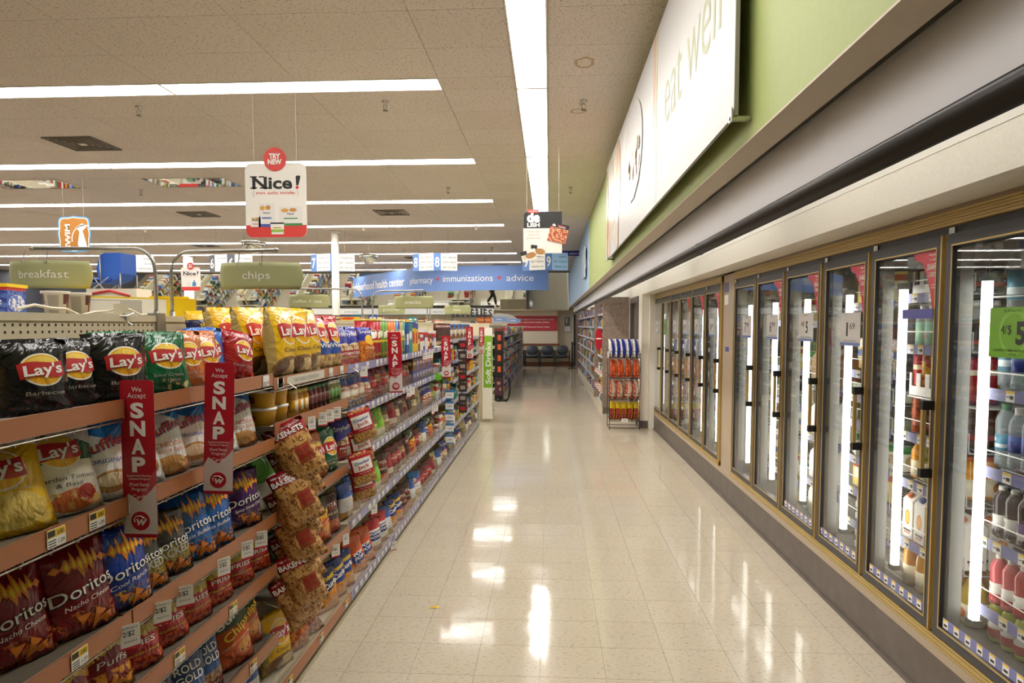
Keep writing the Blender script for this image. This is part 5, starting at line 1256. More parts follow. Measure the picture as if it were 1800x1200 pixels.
for nm, c, L in [('red', '#a8242a', [('rect', .5, .7, .5, .06, '#e8d8b0'), ('ell', .15, .4, .1, .14, '#e8b83a')]), ('yellow', '#d8a83a', [('noise', 6, .52, 0, 1, '#b8452a')]), ('grey', '#a8a8aa', [('rect', .3, .5, .1, .4, '#6a6a70')]), ('brown', '#4a2e22', [('ell', .15, .6, .1, .2, '#c88a3a'), ('rect', .5, .2, .5, .06, '#a83a2a')]), ('orange', '#a8522a', [('noise', 5, .55, 0, 1, '#6a2a1a')])]:
    o = MB().lathe([(.030, 0), (.035, .006), (.035, .20), (.031, .208), (.029, .205)], 18).build('tall_can', art('can_art_'+nm, c, L, .3)); MB().lathe([(.031, .206), (.031, .21), (.004, .211)], 14).build('can_top', m_chrome, o); canp[nm] = [o, False]
BOT.update({'can_'+k: v for k, v in canp.items()})
def jug_mesh(body, cap, lab):
    P = rrect(.15, .15, .03, 4)
    m = MB(); vs = []; fs = []; lv = [(.9, 0), (1, .015), (1, .15), (.92, .185), (.6, .22), (.26, .245), (.24, .262)]
    n = len(P)
    for s_, z in lv: vs += [(x*s_, y*s_, z) for x, y in P]
    for k in range(len(lv)-1): fs += [(k*n+j, k*n+(j+1) % n, (k+1)*n+(j+1) % n, (k+1)*n+j) for j in range(n)]
    m.add(vs, fs+[tuple(range(n))[::-1]], 0, None, True)
    m.tube([(-.05, .0, .23), (-.085, 0, .215), (-.095, 0, .17), (-.085, 0, .10), (-.06, 0, .08)], .012, 8)
    o = m.build('milk_jug', body)
    MB().lathe([(.021, .258), (.021, .278), (.019, .28)], 14).build('cap', cap, o)
    MB().box(-.076, -.0755, -.05, .05, .03, .12).build('label_patch', lab, o)
    return o
BOT['milk'] = [jug_mesh(m_milk, cred, lb_blue), False]; BOT['choc'] = [jug_mesh(m_choc, cred, lb_red), False]
ojc = art('juice_carton_print', '#efece4', [('ell', .5, .55, .26, .2, '#e08a2a'), ('ell', .5, .55, .2, .15, '#efb04a'), ('rect', .5, .2, .36, .03, '#3a3a3a'), ('rect', .5, .13, .3, .02, '#c84a2a')], .4)
def carton_gable(cap):
    w = .047
    m = MB().box(-w, w, -w, w, 0, .19)
    m.add([(-w, -w, .19), (w, -w, .19), (w, w, .19), (-w, w, .19), (-w, 0, .235), (w, 0, .235), (-w, 0, .255), (w, 0, .255)], [(0, 1, 5, 4), (2, 3, 4, 5), (1, 2, 5), (3, 0, 4), (4, 5, 7, 6), (6, 7, 5, 4)], 1)
    o = m.build('juice_carton', [ojc, white]); c = MB().lathe([(.016, 0), (.016, .016), (.014, .017)], 12).build('cap', cap, o); c.location = (0, -.026, .21); c.rotation_euler = (math.radians(45), 0, 0)
    return o
BOT['cartor'] = [carton_gable(cor), False]; BOT['cartbl'] = [carton_gable(cblue), False]
# packed foods
eggm = art('egg_carton_print', '#dcd8cc', [('rect', .5, .5, .4, .3, '#c8c2b4')], .6)
o = MB().box(-.15, .15, -.055, .055, 0, .035).box(-.145, .145, -.05, .05, .035, .065).build('egg_carton', eggm); BOT['egg'] = [o, False]
o = MB().box(-.07, .07, -.05, .05, 0, .06).build('salad_tray', liquid('clear_tray', '#b8c0a8', .5)); MB().box(-.065, .065, -.045, .045, .01, .045).build('greens', mat('salad_green', '#4a6a2a', .6), o); MB().box(-.073, .073, -.053, .053, .058, .066).build('lid', m_clear, o); BOT['salad'] = [o, False]
o = MB().box(-.05, .05, -.03, .03, 0, .16).build('food_carton', art('butter_box', '#e8d27a', [('ell', .5, .5, .35, .2, '#f0ece0'), ('rect', .5, .8, .5, .1, '#b8452a')], .4)); BOT['ybox'] = [o, False]
o = MB().box(-.07, .07, -.045, .045, 0, .13).build('food_carton', art('green_white_box', '#e6e6dc', [('half', 0, 1, .7, '#3f8a4a'), ('ell', .5, .4, .3, .2, '#b8a06a')], .4)); BOT['gbox'] = [o, False]
bagart('cheese', .14, .19, .05, '#d8cca8', [('half', 0, 1, .7, '#e8e4d8'), ('noise', 8, .5, .1, .7, '#c8a860'), ('rect', .5, .55, .35, .1, '#3f6aa8')], [], rough=.15)
def stock(key, desc, cat, place, group, y, z, x=0.0, rz=None):
    if key == 'cheese': o = bag_at('cheese', 1.86+x, y, z, -90, 6, name='cheese_bag')
    else:
        p_ = BOT[key]
        if not p_[1]: o = p_[0]; p_[1] = True
        else: o = copy_tree(p_[0])
        o.location = (1.86+x, y, z); o.rotation_euler = (0, 0, math.radians(rz if rz is not None else -90+random.uniform(-20, 20)))
    reg(o, desc, cat, place, group, y+x)
    return o
def fill(place, group, items, z, y0, step, rows=2, dx=.085):
    for i, (key, desc, cat) in enumerate(items):
        for r_ in range(rows):
            stock(key, desc, cat, place+(', in front' if r_ == 0 else ', behind'), group, y0+step*i, z, dx*r_)
def ys(k): return EDGE_R[k+1]+.05, EDGE_R[k]-.06      # door k counted from the far end
# door 5 (partly outside the frame) and door 4..0
B = 'bottle'
def door_shelves(k, zs, **kw):
    y0, y1 = ys(k)
    for j, z in enumerate(zs): cooler_shelf(cr, y0, y1, z, seed=k*10+j, **kw)
door_shelves(5, [.46, .745, 1.035, 1.356, 1.66]); door_shelves(4, [.544, .843, 1.08, 1.515, 1.765], ); door_shelves(3, [.47, .66, .85, 1.06, 1.21, 1.35, 1.74])
door_shelves(2, [.56, .87, 1.22, 1.64]); door_shelves(1, [.5, .8, 1.05, 1.3, 1.65]); door_shelves(0, [.5, .8, 1.05, 1.3, 1.65]); door_shelves(6, [.46, .745, 1.035, 1.356])
P = 'behind the green price sign door'
def y5(i, st=.078): return 2.87-st*i
for r_ in range(2):
    ln = 'front row' if r_ == 0 else 'back row'
    for i in range(7):
        d = .085*r_
        k = 'waterg' if i == 0 or r_ else 'waterw'
        stock(k, 'clear water bottle with green cap' if k == 'waterg' else 'blue labelled water bottle with white cap', B, f'mid shelf under the green sign, {ln}', 'water bottles', y5(i), 1.04, d)
        kk = ['vitd', 'vitd', 'vitp', 'vity', 'vitd', 'vitp', 'vitd'][i]
        stock(kk, {'vitd': 'dark drink bottle with grey label', 'vitp': 'dark drink bottle with purple label', 'vity': 'amber drink bottle with yellow label'}[kk], B, f'on the lower middle shelf, {ln}', 'dark vitamin drinks', y5(i, .074), .75, d)
        kk = ['vitr', 'vitr', 'vitr2', 'vitl', 'vitr', 'vitl', 'vitr2'][i]
        stock(kk, {'vitr': 'pink drink bottle with white cap', 'vitr2': 'red drink bottle with white cap', 'vitl': 'yellow drink bottle with white cap'}[kk], B, f'on the lowest wire shelf, {ln}', 'red and yellow vitamin drinks', y5(i, .074), .465, d)
        stock('orcap', 'dim drink bottle with orange cap', B, f'on the cooler floor, {ln}', 'orange capped bottles', y5(i, .08), .305, d)
        stock('waterw' if i % 2 else 'smart', 'blue labelled water bottle with white cap' if i % 2 else 'tall water bottle with blue cap', B, f'below the green sign, {ln}', 'waters below the green sign', y5(i), 1.36, d)
for i in range(5): stock('jug', 'large clear water jug with blue cap', 'jug', 'at the top of the nearest door', 'water jugs', 2.83-.12*i, 1.665, .02)
y4 = lambda i, st: 3.52-st*i
for r_ in range(2):
    ln = 'front row' if r_ == 0 else 'back row'; d = .085*r_
    for i in range(6):
        k = 'mint' if i < 3 else 'port'
        stock(k, 'mint flower labelled water bottle' if i < 3 else 'dark portrait labelled bottle', B, f'on the upper shelf of the second door, {ln}', 'mint water bottles', y4(i, .085), 1.52, d)
        k = ['can_red', 'can_yellow', 'can_grey', 'can_brown', 'can_brown', 'can_red'][i]
        stock(k, k[4:]+' tall drink can', 'can', f'second door middle shelf, {ln}', 'tall cans, middle shelf', y4(i, .08), 1.27, d)
        k = ['can_orange', 'can_brown', 'can_orange', 'can_brown', 'can_orange', 'can_brown'][i]
        stock(k, k[4:]+' tall drink can', 'can', f'second door lower middle shelf, {ln}', 'tall cans, lower shelf', y4(i, .08), 1.085, d)
        k = ['oj', 'gj', 'oj', 'oj', 'gj', 'oj'][i]
        stock(k, {'oj': 'small orange juice bottle', 'gj': 'small green juice bottle'}[k], B, f'above the juice cartons, {ln}', 'small juice bottles', y4(i, .085), .85, d)
    for i in range(5):
        stock(['cartor', 'cartbl', 'cartor', 'cartbl', 'cartor'][i], ['white juice carton with orange cap', 'white juice carton with blue cap'][i % 2], 'carton', f'behind the second door, {ln}', 'juice cartons', y4(i, .108)-.01, .55, .11*r_, -90)
        stock(['carafe', 'carafe', 'carafey', 'carafe', 'carafey'][i], ['orange juice carafe with orange cap', 'yellow juice carafe with green cap'][i in (2, 4)], 'bottle', f'second door floor, {ln}', 'juice carafes', y4(i, .12)-.01, .302, .12*r_)
    for i in range(6): stock('port', 'bottle in a white carrier at the top', B, f'of the second door, {ln}', 'top carrier bottles', y4(i, .085), 1.77, d)
# white cardboard carriers
def carrier(y, z, label):
    e = MB()
    for q in range(4):
        yy = y-.08*q
        e.box(1.815, 1.82, yy-.04, yy+.04, z, z+.045).box(1.815, 1.82, yy-.04, yy-.022, z+.045, z+.11).box(1.815, 1.82, yy+.022, yy+.04, z+.045, z+.11)
    o = e.build('bottle_carrier', white); tag(o, label, 'carrier', 'white bottle carriers')
carrier(3.50, 1.775, 'white cardboard bottle carrier on the top shelf behind the second door'); carrier(3.50, 1.225+.05, 'white cardboard carrier around the tall cans behind the second door')
MB().box(1.818, 2.3, 2.98, 3.56, 1.262, 1.27).build('wire_shelf', m_cwire, cr).location = (-DX, 0, 0)
y3 = lambda i, st: 4.13-st*i
for i in range(4):
    stock('cheese', 'shredded cheese bag', 'bag', 'in the upper part of the third door', 'cheese bags', y3(i, .13), 1.36)
    stock('salad', 'clear salad tray', 'tray', 'on the third door shelf', 'salad trays', y3(i, .15), 1.07); stock('salad', 'clear salad tray', 'tray', 'on the upper third door shelf', 'salad trays above', y3(i, .15), 1.22)
    stock('gbox', 'green and white food box', 'box', 'on the third door middle shelf', 'green and white food boxes', y3(i, .145), .86)
    stock('ybox', 'yellow butter carton', 'box', 'on the lower third door shelf', 'butter cartons', y3(i, .12), .67)
    stock('ybox', 'tall yellow food box', 'box', 'at the top of the third door', 'top food boxes', y3(i, .12), 1.745)
for i in range(2):
    for z in range(2):
        stock('egg', 'pale egg carton', 'carton', f'stacked behind the third door, {"upper" if z else "lower"} layer', 'egg cartons', y3(0, 0)-.16-.3*i, .475+.07*z, .02, 90); stock('egg', 'pale egg carton', 'carton', f'on the third door cooler floor, {"upper" if z else "lower"} layer', 'egg cartons below', y3(0, 0)-.16-.3*i, .305+.07*z, .02, 90)
y2 = lambda i, st: 4.78-st*i
for i in range(3):
    stock('choc', 'chocolate milk jug with red cap', 'jug', 'on the upper shelf of the fourth door', 'chocolate milk jugs', y2(i, .17), 1.225, .03, -90)
    stock('milk', 'white milk jug with red cap', 'jug', 'on the middle shelf of the fourth door', 'milk jugs', y2(i, .17), .875, .03, -90); stock('milk', 'white milk jug with red cap', 'jug', 'on the lower shelf of the fourth door', 'milk jugs below', y2(i, .17), .565, .03, -90); stock('milk', 'white milk jug with red cap', 'jug', 'on the fourth door cooler floor', 'milk jugs on the floor', y2(i, .17), .304, .03, -90)
for i in range(5): stock('port', 'bottle in a white carrier', B, 'at the top of the fourth door', 'fourth door top bottles', y2(i, .085), 1.645)
for kd, nm in ((1, 'fifth'), (0, 'sixth')):
    yb = EDGE_R[kd]-.1
    for z in (.305, .505, .805, 1.055, 1.305, 1.655):
        for i in range(4):
            k = random.choice(('ybox', 'gbox', 'cheese', 'milk' if z == .505 else 'salad'))
            stock(k, {'ybox': 'yellow food carton', 'gbox': 'green and white food box', 'cheese': 'shredded cheese bag', 'salad': 'clear salad tray', 'milk': 'white milk jug'}[k], 'package', f'behind the {nm} cooler door', f'goods behind the {nm} door', yb-.14*i, z, .03)
# frozen goods in the far bank
yb0, yb1 = EDGE_L[-1], EDGE_L[0]
for kd in range(6):
    for z in (.52, .80, 1.08, 1.36, 1.66): cooler_shelf(cf, EDGE_L[kd+1]+.05, EDGE_L[kd]-.06, z, tags=False)
for zi, z in enumerate([.53, .81, 1.09, 1.37, 1.67]): merch(f'on the {["lowest", "second", "third", "fourth", "top"][zi]} far freezer shelf', 'frozen food boxes', yb0+.1, yb1-.15, [z], 1.92, -92, .1, .08, 77+zi, .17, 'frozen_food_box', 'frozen food box')

# signs on the cooler doors
m_psign = mat('pale_price_card', '#f8f4f5', .3); m_lime = mat('lime_price_card', '#7cc423', .3); m_lime2 = mat('lime_ring_print', '#93d245', .3); m_blub = mat('blue_band_print', '#6f86c8', .35)
def door_sign(yc, zc, w, h, big, sup, label, kind='pale', top=None, foot=None, pre=None):
    e = empty('price_card', (DX-.0165, yc, zc))
    F = F_left(0, 0, 0); I = Matrix.Translation
    MB().prism(rrect(w, h, .003, 1), 0, .0015, 0, F).build('card', m_lime if kind == 'lime' else m_psign, e)
    MB().prism(rrect(w+.012, h+.012, .003, 1), .0016, .002, 0, F).build('clear_sleeve', m_clear, e)
    t_ = MB(); T = lambda s, x, y, hh, ww, b=0: t_.text(s, F @ I((x, y, .0012)), hh, ww, 0, b)
    if kind == 'lime':
        ring = MB(); pts = []
        R1 = [(.078*(1+.05*(k % 2))*math.cos(k*math.pi/22), .078*(1+.05*(k % 2))*math.sin(k*math.pi/22)) for k in range(44)]; R2 = [(.066*math.cos(k*math.pi/22), .066*math.sin(k*math.pi/22)) for k in range(44)]
        ring.add([(x, y, .0016) for x, y in R1]+[(x, y, .0016) for x, y in R2], [(k, (k+1) % 44, 44+(k+1) % 44, 44+k) for k in range(44)], 0, None, False, F)
        ring.build('ring_print', m_lime2, e)
        T(top, -.01, h/2-.016, .009, .085); T('4/$', -.04, -.005, .034, .056, .0); T('5', .036, -.038, .078, .048, .04); T('GLACEAU VITAMIN WATER FOCUS 20', 0, -h/2+.022, .009, .215, .005); T('OUNCE', 0, -h/2+.009, .009, .04, .005); T('REG. 1.89', w/2-.02, -.01, .004, .026)
    else:
        MB().prism([(-w/2+.002, -h/2+.002), (w/2-.002, -h/2+.002), (w/2-.002, -h/2+.018), (-w/2+.002, -h/2+.018)], .0015, .0018, 0, F).build('blue_band', m_blub, e)
        if pre: T(pre, -.052, .006, .032, .05)
        T(big, .02 if pre else -.035, -.036, .076 if len(big) < 2 else .07, .034 if big != '1' else .02, .02)
        if sup: T(sup, .028, .0, .036, .062)
        if top: T(top, 0, h/2-.018, .009, .06)
        if foot: T(foot, 0, -h/2+.023, .007, .16)
    t_.build('lettering', black, e)
    return tag(e, label, 'sign', 'price cards on cooler doors')
door_sign(2.50, 1.595, .265, .18, '5', None, 'lime green 4 for 5 dollars card on the nearest cooler door', 'lime', '$1.69 each or')
door_sign(3.815, 1.60, .245, .18, '1', '69', 'white 1.69 card on the third cooler door', foot='1 DOZEN LARGE EGGS GRADE A')
door_sign(4.46, 1.61, .25, .18, '5', None, 'white 4 for 5 dollars card on the fourth cooler door', top='$1.39 each or', pre='4/$', foot='KEEBLERS FOUR PACK')
door_sign(5.12, 1.61, .25, .18, '6', '99', 'white 6.99 card on the fifth cooler door', top='SAVE UP', foot='ICE CREAM')
door_sign(5.77, 1.61, .25, .18, '7', '99', 'white 7.99 card on the sixth cooler door', top='SAVE UP')
for i, y in enumerate((7.0, 7.7, 8.37, 9.05, 9.78, 10.5)):
    if i == 4: door_sign(y, 1.60, .2, .22, '4', None, 'tall lime card on a far freezer door', 'lime', '$1.69 each or'); continue
    door_sign(y, 1.60, .22, .18, '4', '99', f'white price card {ordinal(i)} along the far freezer bank')
e = empty('door_label', (DX-.0165, 3.14, 1.672)); F = F_left(0, 0, 0)
MB().prism(rrect(.25, .042, .002, 1), 0, .0015, 0, F).build('blue_strip', mat('deep_blue_strip', '#4f529c', .35), e); MB().prism(rrect(.25, .17, .003, 1, 0, -.09), -.0005, 0, 0, F).build('clear_sleeve', m_clear, e); tag(e, 'clear card sleeve with a blue top band on the second cooler door', 'sign')
m_dec = mat('red_decal', '#c21f30', .25)
for i, k in enumerate([5, 4, 3, 2, 1]):
    if k == 5: continue
    yc = EDGE_R[k+1]+.014+.045; z = ZTOP-.053
    e = empty('corner_decal', (DX-.0055, yc+.002, z))
    F = F_left(0, 0, 0); w, h = .17, .29
    P = [(0, -.002), (0, -h), (-.02, -h+.02), (-.045, -h*.62), (-.08, -h*.34), (-.12, -h*.16), (-w, -.03), (-w-.02, -.002)]
    MB().prism(P, 0, .001, 0, F).build('decal', m_dec, e)
    t_ = MB(); T = lambda s, x, y, hh, ww, b=0: t_.text(s, F @ Matrix.Translation((x, y, .001)), hh, ww, 0, b)
    T('Walgreens', -.036, -.022, .011, .055, .01); T('we accept', -.034, -.042, .009, .045); T('SNAP', -.040, -.082, .028, .068, .012); T('CARDS', -.034, -.112, .022, .058); T('Food Stamp', -.022, -.15, .007, .035); T('Program', -.022, -.162, .007, .03)
    t_.build('lettering', white, e)
    tag(e, f'red SNAP cards corner decal on the {ordinal(5-k)} cooler door', 'decal', 'SNAP door decals')
for i, k in enumerate([0, 1, 2]):
    e = empty('corner_decal', (DX-.0055, EDGE_L[3+k]-.08, 1.94)); MB().prism([(0, 0), (0, -.28), (-.06, -.12), (-.17, 0)], 0, .001, 0, F_left(0, -.5, 0)).build('decal', m_dec, e); tag(e, f'red corner decal on the far freezer bank, {ordinal(2-k)} from the pilaster', 'decal', 'far freezer decals')
for i, z in enumerate((1.975, 1.86, 1.40)):
    o = MB().prism(rrect(.14 if i < 2 else .12, .09 if i < 2 else .045, .004, 2), 0, .002, 0, F_left(1.655, 6.52 if i < 2 else 6.47, z)).build('wall_notice', mat('deep_blue_strip', '#4f529c', .35) if i != 1 else white)
    tag(o, ['blue and white notice at the pilaster top', 'small white notice below the blue one on the pilaster', 'small blue label halfway up the pilaster'][i], 'sign')

# ================================================================== RIGHT SIDE PAST THE COOLERS
# wire rack of snack bags
m_rack = mat('brown_rack_wire', '#2f2722', .45, .4)
e = empty('wire_rack', (0, 0, 0))
rx0, rx1, ry0, ry1 = .935, 1.40, 10.62, 11.0
for x in (rx0, rx1):
    for y in (ry0, ry1): MB().tube([(x, y, 0), (x, y, 1.20 if y == ry0 else 1.30)], .006, 6).build('post', m_rack, e)
TIERS = [.14, .47, .80, 1.12]
for z in TIERS:
    m = MB()
    for k in range(9): yy = ry0+(ry1-ry0)*k/8; m.tube([(rx0, yy, z+.04*(k/8)), (rx1, yy, z+.04*(k/8))], .0025, 4)
    for zz in (0, .05, .10): m.tube([(rx0, ry0-.02, z+zz), (rx1, ry0-.02, z+zz)], .0035, 5)
    for x in (rx0, rx1):
        for zz in (.0, .05, .10): m.tube([(x, ry0-.02, z+zz), (x, ry1, z+zz+.04)], .003, 4)
    m.build('wire_tray', m_rack, e)
MB().tube([(rx0, ry0, .03), (rx1, ry0, .03), (rx1, ry1, .03), (rx0, ry1, .03)], .005, 5, 0, True).build('base_frame', m_rack, e)
MB().box(rx0+.18, rx0+.28, ry0-.026, ry0-.023, .125, .18).text('2/$3', F_cam(rx0+.23, ry0-.026, .145), .02, .06, 1).build('price_card', [white, black], e)
MB().box(rx0-.03, rx0-.025, ry0-.02, ry0+.08, 1.12, 1.22).build('side_card', white, e)
tag(e, 'brown wire rack of bagged snacks beside the cooler alcove', 'rack')
for ti, (key, n, desc) in enumerate([('rackyel', 5, 'red and yellow snack bag'), ('rackred', 4, 'red and white snack bag'), ('rackor', 4, 'orange and white snack bag'), ('rackblue', 5, 'blue and white puffed snack bag')]):
    for k in range(n):
        for r_ in range(2):
            o = bag_at(key, rx0+.06+(rx1-rx0-.10)*k/(n-1), ry0+.09+.15*r_, TIERS[ti]+.006, random.uniform(38, 58), -6, .98 if ti else .92, name='snack_bag', roll=random.uniform(6, 16) if ti in (0, 1, 2) else random.uniform(-2, 6))
            reg(o, desc, 'bag', ('front row' if r_ == 0 else 'back row')+f', {["bottom", "second lowest", "second highest", "top"][ti]} rack tier', 'bags on the wire rack', k)

sm = [mat('stock_'+c[1:], c, .45) for c in ('#a8383a', '#dcd8ce', '#4a6aa8', '#c8a83a', '#5a8050', '#e6e4de', '#b9764a', '#3a3230', '#8fa8b8', '#7fa0c8', '#c8c0b0', '#8a7a66', '#eceae4')]
def far_stock(parent, y0, y1, z, x0, x1, seed, hmax):
    r = random.Random(seed); m = MB(); y = y0
    while y < y1:
        w = r.choice((.06, .08, .11)); q = r.uniform(0, .03); m.box(x0+q, x1-q, y, y+w, z, z+r.uniform(.08, hmax), r.randrange(len(sm))); y += w+r.uniform(.01, .05)
    o = m.build('distant_goods', sm, parent); o['kind'] = 'stuff'
m_clrail = mat('pale_lilac_rail', '#c4c6d8', .35)
# brown end panel and the gondola behind it
e = empty('end_panel', (0, 0, 0))
MB().box(.975, 1.447, 12.58, 12.66, .115, 2.14).build('laminate_slab', m_brown, e); MB().box(.985, 1.447, 12.575, 12.66, 0, .115).build('plinth', m_kick, e)
tag(e, 'brown mottled laminate end panel beside the wire rack', 'panel')
rg_ = empty('wall_gondola', (0, 0, 0))
MB().box(1.36, 1.44, 12.68, 24.6, 0, 2.05).build('back_panel', m_gon, rg_)
for y in (14.6, 24.6): MB().box(.955, 1.44, y, y+.04, .1, 2.14).build('laminate_divider', m_brown, rg_)
MB().box(1.02, 1.4, 12.68, 24.6, 0, .1).build('base_deck', m_gon, rg_)
for z in (.12, .42, .72, 1.02, 1.32, 1.6, 1.86):
    s = MB().box(1.03, 1.38, 12.68, 24.6, z-.03, z-.01).build('shelf', m_gon, rg_); MB().box(1.022, 1.03, 12.68, 24.6, z-.04, z+.002).build('price_rail', m_clrail, s)
tag(rg_, 'tall shelving run with brown dividers along the far right wall', 'shelving')
for zi, z in enumerate((.12, .42, .72, 1.02, 1.32, 1.6, 1.86)):
    merch(f'on the {["lowest", "second", "third", "fourth", "fifth", "sixth", "top"][zi]} far right shelf before the divider', f'packages on far right shelf {zi+1}', 12.9, 14.5, [z-.009], 1.10, -90, .05, .09, 50+zi, .24, 'drugstore_package')
    far_stock(rg_, 14.8, 24.4, z-.009, 1.05, 1.2, 150+zi, .24)
for k in range(22):
    o = carton(2, .06, .05, .012, .985, 12.85+.08*(k % 11)*2, .35+.3*(k//11)+.02*(k % 3), 0, 'hanging_card'); reg(o, 'small white card', 'card', 'hanging out from the far right shelving', 'cards on the far right shelving', o.location.y)
e = empty('red_oval_sign', (.93, 13.0, 1.36)); MB().prism([(.07*math.cos(a), .21*math.sin(a)) for a in [k*math.pi/14 for k in range(28)]], -.003, 0, 0, F_cam(0, 0, 0)).build('panel', m_snap, e); MB().prism([(.057*math.cos(a), .012+.012*math.sin(a)) for a in [k*math.pi/14 for k in range(28)]], 0, .001, 0, F_cam(0, 0, 0)).build('print_band', white, e)
tag(e, 'red oval flag sign sticking out from the far right shelving', 'sign')

# ================================================================== SOFT DRINK ENDCAP AND FAR LEFT GONDOLA
m_lg = mat('lime_green_print', '#7fb92e', .45)
e = empty('soft_drink_endcap', (0, 0, 0))
MB().box(-1.12, -.95, 11.33, 11.36, .06, 1.585).build('side_panel', mat('white_panel', '#eeeae0', .5), e)
MB().box(-1.10, -.951, 11.3285, 11.33, .585, 1.45).text('Soft Drinks', F_cam(-1.01, 11.3285, .0) @ Matrix.Translation((0, .66, 0)) @ Matrix.Rotation(math.pi/2, 4, 'Z') @ Matrix.Translation((.34, -.03, 0)), .085, .70, 1, .03).build('green_print', [m_lg, white], e)
MB().box(-2.05, -1.0, 11.37, 12.25, 0, .12).box(-2.05, -1.5, 11.37, 11.42, .12, 1.7).box(-2.05, -1.0, 11.36, 11.38, .12, 1.66).box(-1.6, -1.55, 11.4, 12.25, .12, 1.66).build('frame', m_gon, e)
for z in (.12, .5, .88, 1.25): s = MB().box(-1.55, -.99, 11.39, 12.25, z-.02, z).build('shelf', m_gon, e); MB().box(-.99, -.983, 11.39, 12.25, z-.035, z+.01).build('price_rail', m_gon, s)
tag(e, 'soft drink end unit with green lettered side panel', 'shelving')
sod = [bottle('soda_bottle', .31, .054, liquid('cola', '#1c0f0a', .95), cred, lb_red, .4, .66, neck=.34), bottle('soda_bottle', .31, .054, liquid('lemon_soda', '#3f8a3a', .8), cg_, lb_teal, .4, .66, neck=.34)]
used = [False, False]
for zi, z in enumerate((.12, .5, .88, 1.25)):
    for k in range(7):
        q = (zi+k//4) % 2; o = copy_tree(sod[q]) if used[q] else sod[q]; used[q] = True
        o.location = (-1.06, 11.46+.115*k, z); reg(o, ['dark cola bottle with red cap', 'green soda bottle with green cap'][q], 'bottle', f'{["bottom", "second", "third", "top"][zi]} shelf of soft drink unit', 'soda bottles', k)
o = MB().box(-.11, .11, -.14, .14, 0, .12).build('orange_case', mat('orange_case_card', '#d8571c', .5)); o.location = (-1.12, 11.75, 1.662); MB().box(-.11, .11, -.142, -.14, .03, .07).build('card_print', mat('pale_orange_print2', '#e8a05a', .5), o); tag(o, 'orange carton on top of the soft drink unit', 'box')
# big slab letters on the end unit
g = empty('letter_sign', (0, 0, 0)); m = MB(); x = -1.66
for c in 'GROCERIES':
    w = .042 if c == 'I' else .078
    cx = x+w/2; m_ = MB().text(c, F_cam(cx, 11.42, 1.775), .115, w*.80, 0, .03)
    wv = m_.V; n = len(wv)
    for f in list(m_.F): pass
    bk_ = MB().add(wv, m_.F); bk_.add([(a, b+.012, q) for a, b, q in wv], [f[::-1] for f in m_.F])
    # slab serifs
    if c in 'RIE': 
        for zz in (1.775, 1.888): bk_.box(cx-w*.47, cx+w*.47 if c == 'I' else cx+w*.1, 11.418, 11.432, zz, zz+.016)
    if c == 'R': bk_.box(cx+w*.2, cx+w*.52, 11.418, 11.432, 1.775, 1.791)
    bk_.build('letter_'+c.lower() if False else 'slab_letter', black, g); x += w+.005
MB().box(-1.66, -.93, 11.425, 11.44, 1.755, 1.775).box(-1.64, -1.62, 11.425, 11.44, 1.69, 1.755).box(-1.10, -1.08, 11.425, 11.44, 1.655, 1.755).build('base_bar', mat('dark_header_bar', '#4a4a46', .5), g)
tag(g, 'black slab GROCERIES letters standing on the gondola end', 'sign')

# far left gondola run
fg = empty('far_gondola', (0, 0, 0)); y0, y1 = 14.9, 25.2
MB().box(-1.62, -1.57, y0, y1, 0, 1.62).build('back_panel', m_gon, fg); MB().box(-2.1, -1.0, y0, y1, 0, .1).build('base_deck', m_gon, fg)
for z in (.12, .38, .64, .9, 1.16, 1.40): s = MB().box(-1.57, -1.0, y0+.03, y1-.03, z-.03, z-.01).build('shelf', m_gon, fg); MB().box(-1.0, -.99, y0+.03, y1-.03, z-.04, z+.004).build('price_rail', m_pu, s)
for k in range(11): MB().box(-1.62, -1.57, y0+1.02*k, y0+1.02*k+.04, 0, 1.66).build('upright', m_gon, fg)
MB().box(-2.1, -.98, y1-.02, y1+.02, 0, 1.6).build('end_panel', m_gon, fg)
tag(fg, 'far cream gondola of drugstore goods past the soft drink unit', 'shelving')
for zi, z in enumerate((.12, .38, .64, .9, 1.16, 1.40)):
    merch(f'on the {["lowest", "second", "third", "fourth", "fifth", "top"][zi]} shelf of the far left gondola', f'packages on far left shelf {zi+1}', y0+.1, y0+2.6, [z-.009], -1.05, 88, .06, .09, 80+zi, .19, 'drugstore_package')
    far_stock(fg, y0+2.8, y1-.15, z-.009, -1.14, -1.01, 180+zi, .19)
# black display tower with a photo at its head
e = empty('display_tower', (-1.06, 14.62, 0))
MB().box(-.12, .06, 0, .25, 0, 1.56).build('tower_body', mat('black_display_card', '#171414', .35), e)
MB().box(-.11, .05, -.004, 0, .12, .50).build('photo_panel', art('maroon_sports_print', '#3a1c26', [('ell', .5, .72, .22, .16, '#a8765a'), ('ell', .5, .84, .2, .08, '#2a1a18'), ('rect', .5, .3, .4, .3, '#4a2030'), ('ell', .7, .35, .14, .1, '#a8765a')], .35), e)
for z in (.62, .86, 1.10, 1.30): MB().box(-.05, .02, -.02, 0, z, z+.12).build('product_pack', mat('orange_foil', '#c8542a', .3), e)
MB().box(-.12, .06, -.003, 0, 1.50, 1.56).build('header_print', mat('dark_red_header', '#6a2a1a', .4), e)
tag(e, 'tall black display tower at the head of the far gondola', 'display')
